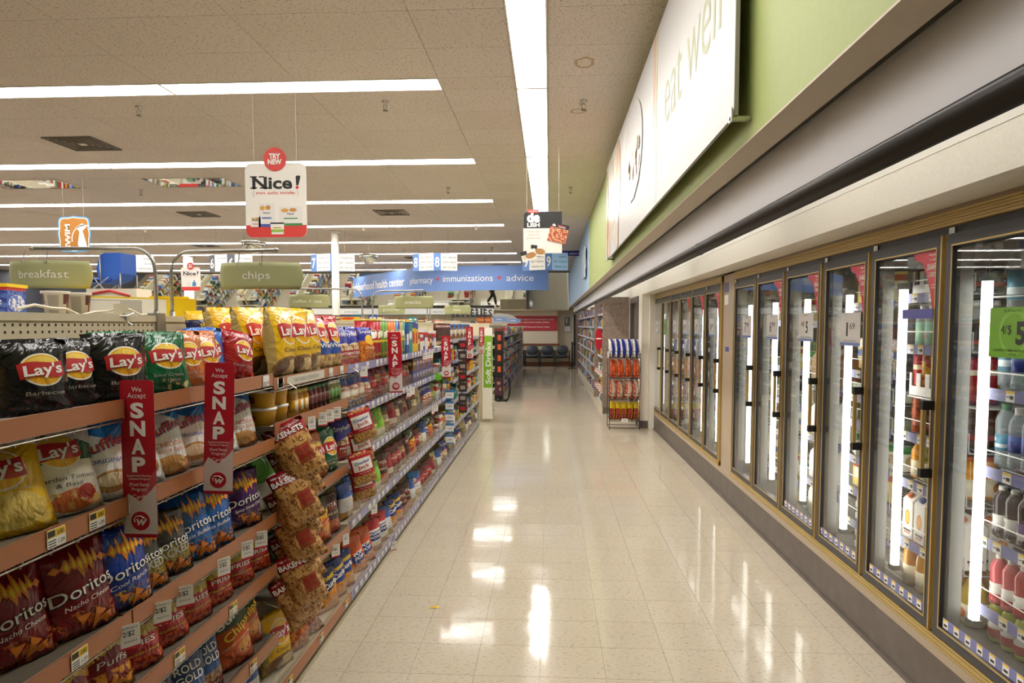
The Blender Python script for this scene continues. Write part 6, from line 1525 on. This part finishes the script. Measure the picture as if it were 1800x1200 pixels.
# rolled black hoses / strap bundle by the tower foot
e = empty('black_trolley', (-.93, 14.45, 0))
MB().tube([(.0+.09*math.cos(a)*(1 if a < 3.2 else .8), 0, .28+.26*math.sin(a)) for a in [math.radians(q) for q in range(-100, 101, 20)]], .022, 8).build('curved_handle', m_blk, e)
MB().tube([(.0, 0, .03), (-.12, .02, .02), (-.2, .05, .03)], .02, 8).build('base_bar', m_blk, e)
for x in (-.16, .0): MB().tube([(x, -.02, .035), (x, .02, .035)], .035, 10).build('wheel', m_blk, e)
tag(e, 'black curved hand truck on the floor by the display tower', 'trolley')
for i, (x, y, z, w) in enumerate([(-1.22, 17.0, 1.78, .36), (-1.0, 19.5, 1.76, .36)]):
    e = empty('category_sign', (x, y, z)); MB().prism(rrect(w, .11, .02, 3), -.003, 0, 0, F_cam(0, 0, 0, -.15)).build('sign_panel', mat('blue_sign', '#7f9cd0', .45), e); MB().box(-w*.3, w*.3, -.006, -.0045, -.012, .006).build('print_line', white, e); MB().tube([(0, .002, .05), (0, .05, .1), (-.3, .1, .1), (-.34, .1, -.1)], .006, 6).build('tube_arm', m_tube, e)
    tag(e, 'pale blue category sign over the far gondola, %s' % ('wider and closer' if i == 0 else 'smaller and beyond it'), 'sign')
e = empty('white_shaped_sign', (-1.45, 20.5, 1.80)); MB().prism([(-.5, -.12), (.5, -.12), (.52, 0), (.38, .1), (.2, .17), (-.1, .19), (-.35, .12), (-.52, .0)], -.01, 0, 0, F_cam(0, 0, 0)).build('panel', m_board, e); MB().tube([(0, .005, -.12), (0, .005, -.3)], .01, 6).build('stem', m_tube, e); tag(e, 'white cloud-topped header sign above the far gondola', 'sign')

# ================================================================== FAR END: CHAIRS, BANNER, STANCHION
m_ch = mat('charcoal_vinyl', '#3a4048', .45); m_chf = mat('black_chair_frame', '#17171a', .4)
def wait_chair():
    e = empty('waiting_chair')
    def pad(w, h, d, nm, loc, rx):
        P = rrect(w, h, .16 if nm == 'backrest' else .07, 6); m = MB(); vs = []; fs = []; n = len(P)
        for s_, z in ((.92, -d/2), (1, -d/4), (1, d/4), (.92, d/2)): vs += [(x*s_, y*s_, z) for x, y in P]
        for k in range(3): fs += [(k*n+j, k*n+(j+1) % n, (k+1)*n+(j+1) % n, (k+1)*n+j) for j in range(n)]
        m.add(vs, fs+[tuple(range(n))[::-1], tuple(range(3*n, 4*n))], 0, None, True)
        return m.build(nm, m_ch, e, loc, (rx, 0, 0))
    pad(.47, .46, .09, 'seat', (0, 0, .42), math.radians(-3)); pad(.46, .38, .07, 'backrest', (0, .23, .64), math.radians(82))
    for s_ in (-1, 1):
        x = .27*s_
        MB().tube([(x, -.2, 0), (x, -.19, .56), (x, -.15, .62), (x, .18, .62), (x, .24, .58)], .02, 8).build('front_leg', m_chf, e)
        MB().tube([(x, .26, 0), (x, .23, .4), (x, .24, .60)], .02, 8).build('rear_leg', m_chf, e)
        MB().box(x-.025, x+.025, -.17, .17, .62, .645).build('armrest', m_chf, e)
    MB().tube([(-.27, .2, .35), (.27, .2, .35)], .015, 6).tube([(-.27, -.15, .35), (.27, -.15, .35)], .015, 6).build('seat_rail', m_chf, e)
    return e
wc = wait_chair()
for i, x in enumerate((.52, -.09, -.69, -1.29)):
    o = wc if i == 0 else copy_tree(wc); o.location = (x, 27.1, 0)
    tag(o, f'charcoal padded waiting chair against the far wall, {["next to the stanchion", "second from the stanchion", "third from the stanchion", "partly hidden by the far gondola"][i]}', 'chair', 'waiting chairs')
e = empty('wall_banner', (0, 27.49, 0)); MB().box(-1.7, .32, -.008, 0, 1.41, 2.01).build('vinyl_sheet', mat('banner_red', '#b03038', .45), e)
t_ = MB()
for s_, z, h, w in (('Pneumonia Vaccines are recommended for anyone', 1.84, .055, 1.62), ('65 or with a chronic health condition.', 1.73, .055, 1.25), ('Get YOUR Pneumonia Vaccine Today!!!', 1.54, .06, 1.25)): t_.text(s_, F_cam(-.62, -.008, z), h, w, 0, .01)
t_.build('lettering', white, e); tag(e, 'red vaccine banner with white lettering on the far wall', 'banner')
e = empty('poster_frame', (.72, 27.89, 0)); MB().box(-.16, .16, -.02, 0, 1.33, 2.05).build('frame', m_chrome, e); MB().box(-.145, .145, -.023, -.02, 1.35, 2.03).build('poster', art('grey_poster', '#b0b0ac', [('rect', .5, .65, .36, .26, '#5a6a72'), ('ell', .4, .7, .12, .2, '#c8b8a8'), ('rect', .5, .2, .4, .14, '#e8e8e4')], .3), e); tag(e, 'framed poster on the recessed wall by the far door', 'poster')
e = empty('rope_stanchion', (.86, 25.9, 0)); MB().lathe([(.17, 0), (.17, .02), (.03, .035)], 20).build('base', m_blk, e); MB().lathe([(.033, .03), (.033, .93), (.04, .94), (.04, 1.0)], 14).build('post', m_blk, e); MB().box(.03, .5, -.004, .004, .9, .95).build('belt', m_blk, e); tag(e, 'black belt stanchion near the far door', 'stanchion')

# ================================================================== HANGING SIGNS
def strings(e, pts, ztop):
    for x, z in pts: MB().tube([(x, 0, z), (x*1.0, .0, ztop)], .0015, 4).build('hanging_cord', m_clear if False else mat('pale_cord', '#d8d4ca', .5), e)
m_coral = mat('coral_red', '#d8403a', .4)
def nice_sign(x, y, z, s, label, kind):
    e = empty('hanging_sign', (x, y, z)); F = F_cam(0, 0, 0); I = Matrix.Translation
    w, h = .46*s, .54*s
    MB().prism(rrect(w, h, .05*s, 6, 0, h/2), -.004, 0, 0, F).build('panel', white, e)
    lowp = [p for p in rrect(w, h, .05*s, 6, 0, h/2) if p[1] < h*.5]
    lowp = sorted(lowp, key=lambda p: math.atan2(p[1]-h*.3, p[0])); 
    base = [(-w/2+.001, h*.165), (w/2-.001, h*.165)]
    L = rrect(w-.002, h*.33, .05*s, 6, 0, h*.166); L = [(px_, min(py_, h*.165)) for px_, py_ in L]
    MB().prism(L, 0, .0008, 0, F).build('red_band', m_coral, e)
    d = MB().prism(circ(.086*s, 30, 0, h+.028*s), .0, .006, 0, F).build('badge', m_coral, e)
    b = MB(); b.text('TRY', F @ I((0, h+.033*s, .006)), .036*s, .085*s, 0, .05).text('NEW', F @ I((0, h-.008*s, .006)), .036*s, .105*s, 0, .05); b.build('badge_letters', white, e)
    t_ = MB(); t_.text('Nice', F @ I((-.025*s, h*.66, 0)), .088*s, .30*s, 0, .03)
    for xx, zz, ww in ((-.165, .66, .05), (-.10, .66, .036), (-.165, .655+.155, .05), (-.105, .655+.155, .04), (-.062, .66, .04)): t_.prism([(xx*s-ww*s/2, h*zz), (xx*s+ww*s/2, h*zz), (xx*s+ww*s/2, h*zz+.009*s), (xx*s-ww*s/2, h*zz+.009*s)], .0, .0012, 0, F)
    t_.prism([(.155*s, h*.70), (.172*s, h*.70), (.188*s, h*.815), (.182*s, h*.83), (.16*s, h*.83), (.152*s, h*.815)], 0, .0012, 0, F)
    t_.build('lettering', black, e)
    r_2 = MB().prism(circ(.012*s, 14, .162*s, h*.672), 0, .0012, 0, F).text('smart. quality. everyday.', F @ I((0, h*.585, 0)), .022*s, .30*s, 0, .01); r_2.build('red_lettering', m_coral, e)
    br = MB()
    for q in (-1, 1): br.tube([tuple(F @ Vector((q*.16*s, h*.63, .001))), tuple(F @ Vector((q*.168*s, h*.62, .001))), tuple(F @ Vector((q*.168*s, h*.60, .001))), tuple(F @ Vector((q*.175*s, h*.592, .001))), tuple(F @ Vector((q*.168*s, h*.584, .001))), tuple(F @ Vector((q*.168*s, h*.56, .001))), tuple(F @ Vector((q*.16*s, h*.55, .001)))], .0012*s, 4)
    br.build('brackets', grey, e)
    if kind == 'food':
        for nm, cx, cz, ww, hh, c, ex in (('printed_pack', -.072, .30, .12, .32, '#f4f2ee', '#4a5aa8'), ('printed_pack', .11, .285, .175, .26, '#f4f2ee', '#3f8a4a'), ('printed_pack', -.155, .20, .075, .16, '#f6f4f0', '#c8322a')):
            k = 'pack_%s' % ex
            MB().prism([(cx*s-ww*s/2, h*cz-hh*h/2), (cx*s+ww*s/2, h*cz-hh*h/2), (cx*s+ww*s/2, h*cz+hh*h/2), (cx*s-ww*s/2, h*cz+hh*h/2)], .0008, .002, 0, F).build(nm, art(k, '#e9e7e4', [('rect', .5, .06, .5, .07, ex), ('ell', .25, .8, .16, .1, '#d8a24a'), ('ell', .6, .82, .16, .1, '#c8924a'), ('rect', .5, .38, .3, .03, ex)], .4), e)
            MB().text('Nice!', F @ I((cx*s, h*(cz+.02), .002)), .014*s, .05*s, 0, .02).build('pack_lettering', black, e)
        MB().prism([(-.035*s, .04*h), (.055*s, .04*h), (.06*s, .2*h), (-.045*s, .2*h)], .002, .004, 0, F).build('printed_tub', art('nice_tub', '#f2f0ea', [('rect', .5, .3, .5, .12, '#9ac24a'), ('rect', .5, .94, .5, .07, '#222222'), ('rect', .5, .55, .3, .05, '#c8a02a')], .4), e)
    else:
        for cx, c in ((-.05, '#e4e8e4'), (.08, '#4a8ac0')): MB().prism([(cx*s-.045*s, .19*h), (cx*s+.045*s, .19*h), (cx*s+.045*s, .34*h), (cx*s+.015*s, .38*h), (cx*s+.015*s, .45*h), (cx*s-.015*s, .45*h), (cx*s-.015*s, .38*h), (cx*s-.045*s, .34*h)], .0008, .002, 0, F).build('printed_bottle', mat('print_'+c[1:], c, .4), e)
    strings(e, [(-.16*s, h), (.16*s, h)], CEIL-z)
    return tag(e, label, 'sign', 'hanging Nice signs')
nice_sign(-2.02, 5.0, 2.272, 1.0, 'large hanging Nice sign with try new badge and food packs', 'food')
nice_sign(-8.53, 15.9, 2.45, 1.02, 'small distant Nice sign with bottles, left of the chips sign', 'soap')
# SWIM board
e = empty('hanging_sign', (-6.72, 9.4, 2.66)); F = F_cam(0, 0, 0)
def scal(w, h, a): 
    P = []
    for k in range(64):
        t_ = 2*math.pi*k/64; c, s_ = math.cos(t_), math.sin(t_); q = (abs(c)**5+abs(s_)**5)**(-.2); P.append((w/2*c*q*(1+a*math.cos(8*t_)), h/2*s_*q*(1+a*math.cos(8*t_))+h/2))
    return P
MB().prism(scal(.47, .50, .03), -.004, 0, 0, F).build('blue_edge', mat('swim_blue', '#5a9ac8', .4), e)
P2_ = [(x*.93, (y-.25)*.93+.25) for x, y in scal(.47, .50, .03)]; MB().prism(P2_, 0, .001, 0, F).build('white_line', white, e)
P3_ = [(x*.89, (y-.25)*.89+.25) for x, y in scal(.47, .50, .03)]; MB().prism(P3_, .001, .002, 0, F).build('orange_field', mat('swim_orange', '#a9702a', .4), e)
MB().text('SWIM', F @ Matrix.Translation((-.06, .21, .002)) @ Matrix.Rotation(math.pi/2, 4, 'Z'), .075, .36, 0, .03).build('lettering', white, e)
ballm = MB()
arc = lambda r, a0, a1, cx, cy: [(cx+r*math.cos(math.radians(a0+(a1-a0)*k/16)), cy+r*math.sin(math.radians(a0+(a1-a0)*k/16))) for k in range(17)]
ballm.prism(arc(.2, 70, 190, .16, .18)+arc(.188, 190, 70, .16, .18), .002, .003, 0, F)
ballm.prism([(.02, .335), (.12, .40), (.19, .36), (.11, .28)], .002, .003, 0, F).prism([(.08, .28), (.13, .28), (.19, .06), (.10, .03), (.05, .1)], .002, .003, 0, F).prism(circ(.03, 14, .10, .30), .003, .004, 0, F)
ballm.build('beach_ball_print', white, e); strings(e, [(-.15, .49), (.15, .49)], CEIL-2.66); tag(e, 'orange and blue SWIM board hanging over the left aisles', 'sign')
# deLISH board
e = empty('hanging_sign', (-.085, 8.2, 2.48)); F = F_cam(0, 0, 0); I = Matrix.Translation
w, h = .46, .49
body = [(-w/2, 0), (w/2, 0), (w/2, h), (-w/2+.05, h)]+[(-w/2+.05-.05*math.sin(math.radians(a)), h-.05+.05*math.cos(math.radians(a))) for a in (18, 36, 54, 72, 90)]
MB().prism(body, -.004, 0, 0, F).build('panel', mat('board_cream', '#efe8de', .4), e)
top_ = [(-w/2+.001, h*.60), (w/2-.001, h*.60), (w/2-.001, h-.001), (-w/2+.05, h-.001)]+[(-w/2+.05-.049*math.sin(math.radians(a)), h-.05+.049*math.cos(math.radians(a))) for a in (18, 36, 54, 72, 90)]
MB().prism(top_, 0, .001, 0, F).build('black_header', black, e)
MB().prism([(-.18, h-.015), (-.05, h-.015), (-.05, h+.025), (-.18, h+.025)], .001, .004, 0, F).text('introducing', F @ I((-.115, h-.002, .004)), .016, .10, 1, .01).build('red_tab', [m_coral, white], e)
MB().text('de', F @ I((-.11, h*.755, .001)), .115, .155, 0, .06).text('LISH', F @ I((-.11, h*.635, .001)), .045, .15, 0, .05).build('lettering', white, e)
t_ = MB()
for k, s_ in enumerate(('Premium taste', 'without the', 'premium price')): t_.text(s_, F @ I((-.11, h*.50-.038*k, 0)), .024, .165 if k != 1 else .13)
t_.build('pink_lettering', mat('pale_red_letter', '#d98a7c', .4), e)
pz = art('pizza_box_print', '#b5503a', [('noise', 7, .5, 0, .75, '#e0b07a'), ('noise', 11, .56, 0, .75, '#8e2a22'), ('half', 0, 1, .76, '#1b1818'), ('rect', .6, .9, .22, .025, '#a83a44'), ('rect', .62, .83, .2, .02, '#d8d4d0')], .35)
MB().prism([(-.11, -.11), (.11, -.11), (.11, .11), (-.11, .11)], .004, .012, 0, F @ I((.185, .235, 0)) @ Matrix.Rotation(-.24, 4, 'Z')).text('de', F @ I((.185, .235, 0)) @ Matrix.Rotation(-.24, 4, 'Z') @ I((-.07, .07, .012)), .026, .04, 1, .06).build('pizza_box', [pz, white], e)
mealp = art('meal_box_print', '#e9e2d8', [('ell', .62, .42, .34, .3, '#b9784a'), ('noise', 9, .55, .15, .7, '#7a8a3a'), ('rect', .2, .82, .22, .2, '#1b1818')], .35)
MB().prism([(-.09, -.06), (.09, -.06), (.09, .06), (-.09, .06)], .004, .010, 0, F @ I((-.055, .03, 0)) @ Matrix.Rotation(-.12, 4, 'Z')).build('meal_box', mealp, e)
MB().prism([(-.09, -.06), (.09, -.06), (.09, .06), (-.09, .06)], .010, .016, 0, F @ I((-.165, -.025, 0)) @ Matrix.Rotation(.28, 4, 'Z')).build('meal_box', mealp, e)
strings(e, [(-.19, h), (.19, h)], CEIL-2.48); tag(e, 'hanging frozen pizza sign with de LISH header above the aisle', 'sign')

# aisle markers
m_mb, m_mp, m_mlb = mat('marker_blue', '#5f86c6', .45), mat('marker_white', '#e6e4dd', .45), mat('marker_light_blue', '#9cc3e6', .45)
def marker(cx, n, lines, right_blue=False, gray=False, label=''):
    e = empty('aisle_marker', (cx, 15.0, 2.83)); H = .385
    m_n = mat('marker_grey', '#55595e', .45) if gray else m_mb
    for side in (-1, 1):
        # hinge at x=0 nearest to the viewer; wings fold back
        a = math.radians(20)*side
        Wd = .53
        R = Matrix.Rotation(a, 4, 'Z')
        FF = F_cam(0, 0, 0) if False else R @ Matrix(((1,0,0,0),(0,0,-1,0),(0,1,0,0),(0,0,0,1)))
        x0, x1 = (-Wd, 0) if side < 0 else (0, Wd)
        nb = (x0+.0, x0+.16) if side < 0 else (0.0, .16)
        MB().prism([(x0, 0), (x1, 0), (x1, H), (x0, H)], -.004, 0, 0, FF).build('wing_panel', m_mlb if (right_blue and side > 0) else m_mp, e)
        b = MB().prism([(nb[0], 0), (nb[1], 0), (nb[1], H), (nb[0], H)], 0, .001, 0, FF); b.build('number_band', m_n, e)
        t_ = MB().text(n, FF @ Matrix.Translation(((nb[0]+nb[1])/2, H*.22, .001)), .22, .10, 0, .02); t_.build('number', white, e)
        q = MB()
        for k, s_ in enumerate(lines): q.text(s_, FF @ Matrix.Translation((x1-.03, H*(.72-.28*k), 0)), .05, min(.022*len(s_), .30), 0, .005, 0, 'R')
        q.build('lettering', mat('marker_text_grey', '#5a6068', .5), e)
    MB().add([(0, 0, 0), (-.50, -.18*-1, 0), (.50, .18, 0), (0, 0, .004), (-.50, .18, .004), (.50, .18, .004)], [(0, 1, 2), (5, 4, 3), (0, 3, 4, 1), (2, 1, 4, 5), (0, 2, 5, 3)]).build('bottom_plate', m_n, e)
    for x in (-.3, .3): MB().tube([(x, .11, H), (x, .11, CEIL-2.83)], .0025, 4).build('hanging_rod', m_tube, e)
    tag(e, label, 'sign', 'aisle markers')
marker(-.10, '9', ['vitamins', 'diet + nutrition', 'diabetes care'], True, False, 'aisle 9 hanging marker above the far end of the aisle')
marker(-2.55, '8', ['pain + sleep aids', "children's medicine", 'cough + cold + allergy'], False, False, 'aisle 8 hanging marker')
marker(-4.86, '7', ['undergarments', 'aids + laxatives', 'eye + ear care'], False, False, 'aisle 7 hanging marker beside the white column')
marker(-7.2, '6', ['pet supplies', '', ''][:1], False, True, 'aisle 6 hanging marker behind the chips sign')
marker(-9.5, '5', ['hardware', 'laundry', 'household cleaners'], False, True, 'aisle 5 hanging marker beside the blue chair')

# health centre banner (curved)
m_hb = mat('banner_blue', '#6e8fcd', .45)
e = empty('health_banner', (0, 0, 0))
def bez(u):   # plan curve, right end to left end
    K = [(-.04, 21.0), (-2.4, 21.0), (-4.0, 21.7), (-5.3, 23.1), (-7.6, 26.2)]
    x = u*(len(K)-1); i = min(int(x), len(K)-2); f = x-i
    p0, p1, p2, p3 = [Vector(K[max(0, min(len(K)-1, j))]) for j in (i-1, i, i+1, i+2)]
    return .5*((2*p1)+(p2-p0)*f+(2*p0-5*p1+4*p2-p3)*f*f+(3*p1-p0-3*p2+p3)*f**3)
NB = 40; pts = [bez(k/NB) for k in range(NB+1)]
vs = []; fs = []
for p in pts: vs += [(p.x, p.y, 2.70), (p.x, p.y, 3.46), (p.x, p.y+.02, 3.46), (p.x, p.y+.02, 2.70)]
for k in range(NB):
    for j in range(4): fs.append((4*k+j, 4*k+(j+1) % 4, 4*(k+1)+(j+1) % 4, 4*(k+1)+j))
fs += [(0, 1, 2, 3), (4*NB+3, 4*NB+2, 4*NB+1, 4*NB)]
MB().add(vs, fs).build('curved_panel', m_hb, e)
L = [0]
for k in range(NB): L.append(L[-1]+(pts[k+1]-pts[k]).length)
def along(s_):
    s_ = max(0, min(L[-1]-1e-4, s_))
    for k in range(NB):
        if L[k+1] >= s_: f = (s_-L[k])/(L[k+1]-L[k]); return pts[k].lerp(pts[k+1], f), (pts[k+1]-pts[k]).normalized()
def btext(s_, s0, s1, z, h, mm, nm, bold=0.0):
    tv, tf = text_geo(s_, h, s1-s0, bold)
    out = []
    for x, y in tv:
        p, t_ = along((s0+s1)/2-x); nrm = Vector((-t_.y, t_.x))
        if nrm.y > 0: nrm = -nrm
        q = p+nrm*.004; out.append((q.x, q.y, z+y))
    MB().add(out, tf).build(nm, mm, e)
btext('advice', .45, 1.28, 2.98, .21, white, 'lettering'); btext('+', 1.42, 1.58, 2.98, .2, m_coral, 'red_plus', .02); btext('immunizations', 1.70, 3.34, 2.98, .21, white, 'lettering'); btext('+', 3.46, 3.62, 2.98, .2, m_coral, 'red_plus', .02); btext('pharmacy', 3.74, 4.86, 2.97, .21, white, 'lettering')
btext('health center', 5.25, 7.6, 2.95, .29, white, 'lettering', .02); btext('neighborhood', 7.75, 10.3, 2.95, .29, white, 'lettering', .02)
mb = MB()
for k in range(0, NB, 8): mb.tube([(pts[k].x, pts[k].y+.01, 3.46), (pts[k].x, pts[k].y+.01, CEIL)], .004, 4)
mb.build('hanging_rod', m_tube, e)
tag(e, 'long curved blue health center banner hanging across the far end', 'banner')
e = empty('hanging_sign', (.55, 18.2, 3.52)); MB().box(-.35, .28, -.01, .01, -.07, .07).build('panel', mat('navy_sign', '#2c2f86', .4), e); MB().text('cameras', F_cam(.1, -.01, -.03), .06, .26).build('lettering', white, e); MB().tube([(.1, 0, .07), (.1, 0, .19)], .004, 4).build('rod', m_tube, e); tag(e, 'small navy sign hanging beside the pale blue wall', 'sign')

# wall department header along the back wall
e = empty('department_header', (0, 26.9, 0)); MB().box(-9.5, -2.2, -.02, .0, 2.06, 2.30).build('header_board', mat('header_grey', '#d4d4ce', .45), e); MB().box(-9.5, -2.2, -.03, .0, 2.30, 2.335).box(-9.5, -2.2, -.03, .0, 2.03, 2.06).build('dark_edge', mat('dark_header_bar', '#4a4a46', .5), e)
t_ = MB().text('oral care', F_cam(-7.9, -.02, 2.13), .085, .55).text('mouthwash', F_cam(-6.4, -.02, 2.13), .085, .72).text('dental', F_cam(-4.4, -.02, 2.13), .085, .4); t_.build('lettering', mat('marker_text_grey', '#5a6068', .5), e); tag(e, 'pale department header board above the back wall shelves', 'sign')

# ================================================================== OTHER AISLES (seen in the wall mirror and over the gondola)
r_ = random.Random(11)
for gi in range(7):
    gx = -3.95-2.35*gi
    e = empty('aisle_gondola', (gx, 0, 0)); ya, yb = (6.0 if gi < 2 else 8.0), 24.8
    MB().box(-.03, .03, ya, yb, 0, 1.62).box(-.48, .48, ya, yb, 0, .1).build('spine', m_gon, e)
    for z in (.42, .72, 1.02, 1.32): MB().box(-.46, .46, ya, yb, z-.02, z).build('shelf', m_gon, e)
    mb = MB()
    for side in (-1, 1):
        for z in (.10, .42, .72, 1.02, 1.32):
            y = ya+.05
            while y < yb-.2:
                w = r_.uniform(.05, .13); h = r_.uniform(.08, .24); x0 = .20+r_.uniform(0, .1)
                a, b = sorted((side*x0, side*(.44+r_.uniform(0, .03)))); mb.box(a, b, y, y+w, z+.001, z+h, r_.randrange(len(sm))); y += w+.012
    o = mb.build('stocked_goods', sm, e); o['kind'] = 'stuff'
    tag(e, f'stocked cream gondola, {ordinal(gi)} aisle over from the snack gondola', 'shelving', 'gondolas of the other aisles')
# blue folding camp chair displayed on a far gondola
m_bcl = mat('royal_blue_canvas', '#2457b0', .6)
e = empty('camp_chair', (-6.62, 10.0, 2.05))
MB().box(-.24, -.13, -.2, .2, .245, .26).build('arm_sling', m_bcl, e)
s = [(-.28, -.2, .30), (-.20, -.2, .22), (.02, -.2, .20), (.16, -.2, .26)]
MB().add([(x, y, z) for x, _, z in s for y in (-.22, .2)]+[(x, y, z-.012) for x, _, z in s for y in (-.22, .2)], [(2*k, 2*k+1, 2*k+3, 2*k+2) for k in range(3)]+[(8+2*k+2, 8+2*k+3, 8+2*k+1, 8+2*k) for k in range(3)]+[(2*k, 2*k+2, 8+2*k+2, 8+2*k) for k in range(3)]+[(2*k+3, 2*k+1, 8+2*k+1, 8+2*k+3) for k in range(3)]).build('seat_cloth', m_bcl, e)
P = [(-.03, .22), (-.08, .40), (-.02, .60), (.06, .64), (.30, .64), (.30, .34), (.22, .25), (.08, .2)]
MB().prism(P, -.19, .19, 0, F_cam(0, 0, 0)).build('back_cloth', m_bcl, e)
for y in (-.21, .2):
    MB().tube([(-.28, y, 0), (.12, y, .28)], .01, 6).tube([(.14, y, 0), (-.10, y, .26)], .01, 6).tube([(.0, y, .0), (-.0, y, .66)], .01, 6).tube([(.30, y, .0), (.30, y, .34)], .01, 6).build('leg', m_tube, e)
tag(e, 'blue canvas camp chair set up high behind the breakfast sign', 'chair')
e = empty('display_riser', (-6.62, 10.0, 1.62)); MB().box(-.4, .4, -.3, .3, .40, .43).build('top_board', m_gon, e)
for x in (-.38, .36):
    for y in (-.28, .26): MB().box(x, x+.02, y, y+.02, 0, .40).build('leg', m_tube, e)
tag(e, 'cream riser carrying the camp chair on the gondola top', 'riser')
# a shopper in the next aisle, who shows in the tilted wall mirror
def skin(name, verts, edges, m, parent, sub=1):
    me = bpy.data.meshes.new(name); me.from_pydata([v[:3] for v in verts], edges, []); me.materials.append(m)
    o = put(name, me, parent); md = o.modifiers.new('skin', 'SKIN')
    for q, v in zip(me.skin_vertices[0].data, verts): q.radius = (v[3], v[3]); q.use_root = False
    me.skin_vertices[0].data[0].use_root = True
    o.modifiers.new('smooth', 'SUBSURF').levels = sub; o.modifiers['smooth'].render_levels = sub
    md.use_smooth_shade = True
    return o
m_skin, m_hair = mat('skin_tone', '#c08a6a', .5), mat('dark_hair', '#2a1c14', .5); m_trs, m_coat = mat('black_trousers', '#1d1b1d', .6), mat('white_coat', '#dedbd6', .6)
V = [(0,0,.93,.10),(0,0,1.15,.10),(0,0,1.36,.115),(.01,0,1.50,.05),(.03,0,1.60,.075),(.035,0,1.68,.085),(.03,0,1.74,.06)]; E_ = [(0,1),(1,2),(2,3),(3,4),(4,5),(5,6)]
for sy, lg in ((1, [(0,.09,.88,.08),(.13,.09,.50,.05),(.17,.09,.10,.035),(.30,.09,.035,.03)]), (-1, [(0,-.09,.88,.08),(-.02,-.09,.49,.05),(-.24,-.09,.13,.035),(-.14,-.09,.035,.03)])):
    b0 = len(V); V += lg; E_ += [(0, b0), (b0, b0+1), (b0+1, b0+2), (b0+2, b0+3)]
    b0 = len(V); f_ = -sy*.16
    V += [(0, sy*.17, 1.40, .05), (f_*.5, sy*.22, 1.13, .04), (f_+.06, sy*.21, .90, .028), (f_+.085, sy*.21, .84, .026)]; E_ += [(2, b0), (b0, b0+1), (b0+1, b0+2), (b0+2, b0+3)]
    for q in range(4):
        c = len(V); dy = -.024+.016*q; V += [(f_+.10, sy*.21+dy, .80, .0085), (f_+.115, sy*.21+dy*1.1, .765-.006*(q in (1, 2)), .008)]; E_ += [(b0+3, c), (c, c+1)]
    c = len(V); V += [(f_+.12, sy*.21-sy*.02, .82, .009), (f_+.13, sy*.21-sy*.03, .79, .008)]; E_ += [(b0+3, c), (c, c+1)]
pn = empty('person', (-2.62, 23.2, 0))
skin('body', V, E_, m_skin, pn)
skin('trousers', [(0,0,.95,.125),(0,.09,.88,.10),(.13,.09,.50,.07),(.165,.09,.13,.06),(0,-.09,.88,.10),(-.02,-.09,.49,.07),(-.235,-.09,.16,.06)], [(0,1),(1,2),(2,3),(0,4),(4,5),(5,6)], m_trs, pn)
skin('shoe', [(.15,.09,.06,.05),(.22,.09,.05,.05),(.33,.09,.03,.032)], [(0,1),(1,2)], m_blk, pn); skin('shoe', [(-.25,-.09,.09,.045),(-.19,-.09,.06,.045),(-.10,-.09,.03,.032)], [(0,1),(1,2)], m_blk, pn)
skin('coat', [(0,0,1.15,.135),(0,0,1.38,.14),(0,0,.95,.15),(-.01,0,.72,.16),(0,.17,1.41,.07),(-.08,.22,1.13,.06),(-.10,.21,.94,.048),(0,-.17,1.41,.07),(.08,-.22,1.13,.06),(.22,-.21,.94,.048)], [(0,1),(0,2),(2,3),(1,4),(4,5),(5,6),(1,7),(7,8),(8,9)], m_coat, pn)
MB().lathe([(.0, .045), (.06, .075), (.098, .03), (.105, -.03), (.095, -.09), (.06, -.12)][::-1], 14, 0, .012, 0, 1.70).build('hair', m_hair, pn)
MB().lathe([(.004, 0), (.013, .012), (.004, .03)], 8, 0, .125, 0, 1.645).build('nose', m_skin, pn)
for q in (-.032, .032): MB().lathe([(.002, -.006), (.009, 0), (.002, .006)], 8, 0, .113, q, 1.675).build('eye', black, pn)
MB().box(.112, .118, -.025, .025, 1.605, 1.613).build('mouth', mat('lip_tone', '#9a5648', .5), pn)
for q in (-.088, .088): MB().lathe([(.004, -.028), (.016, 0), (.004, .028)], 8, 0, .03, q, 1.665).build('ear', m_skin, pn)
tag(pn, 'person in white coat and black trousers walking, seen in the far wall mirror', 'person')
# yellow scrap on the floor
o = MB().add([(0, 0, .001), (.03, .005, .004), (.05, .02, .001), (.045, .035, .006), (.02, .03, .002), (.0, .018, .004)], [(0, 1, 2, 3, 4, 5)]).add([(.01, .01, .006), (.03, .015, .009), (.035, .025, .005)], [(0, 1, 2)]).build('paper_scrap', yellow); o.location = (-.68, 3.79, .0005); tag(o, 'scrap of yellow paper on the floor tiles near the gondola', 'litter')

finish_labels()
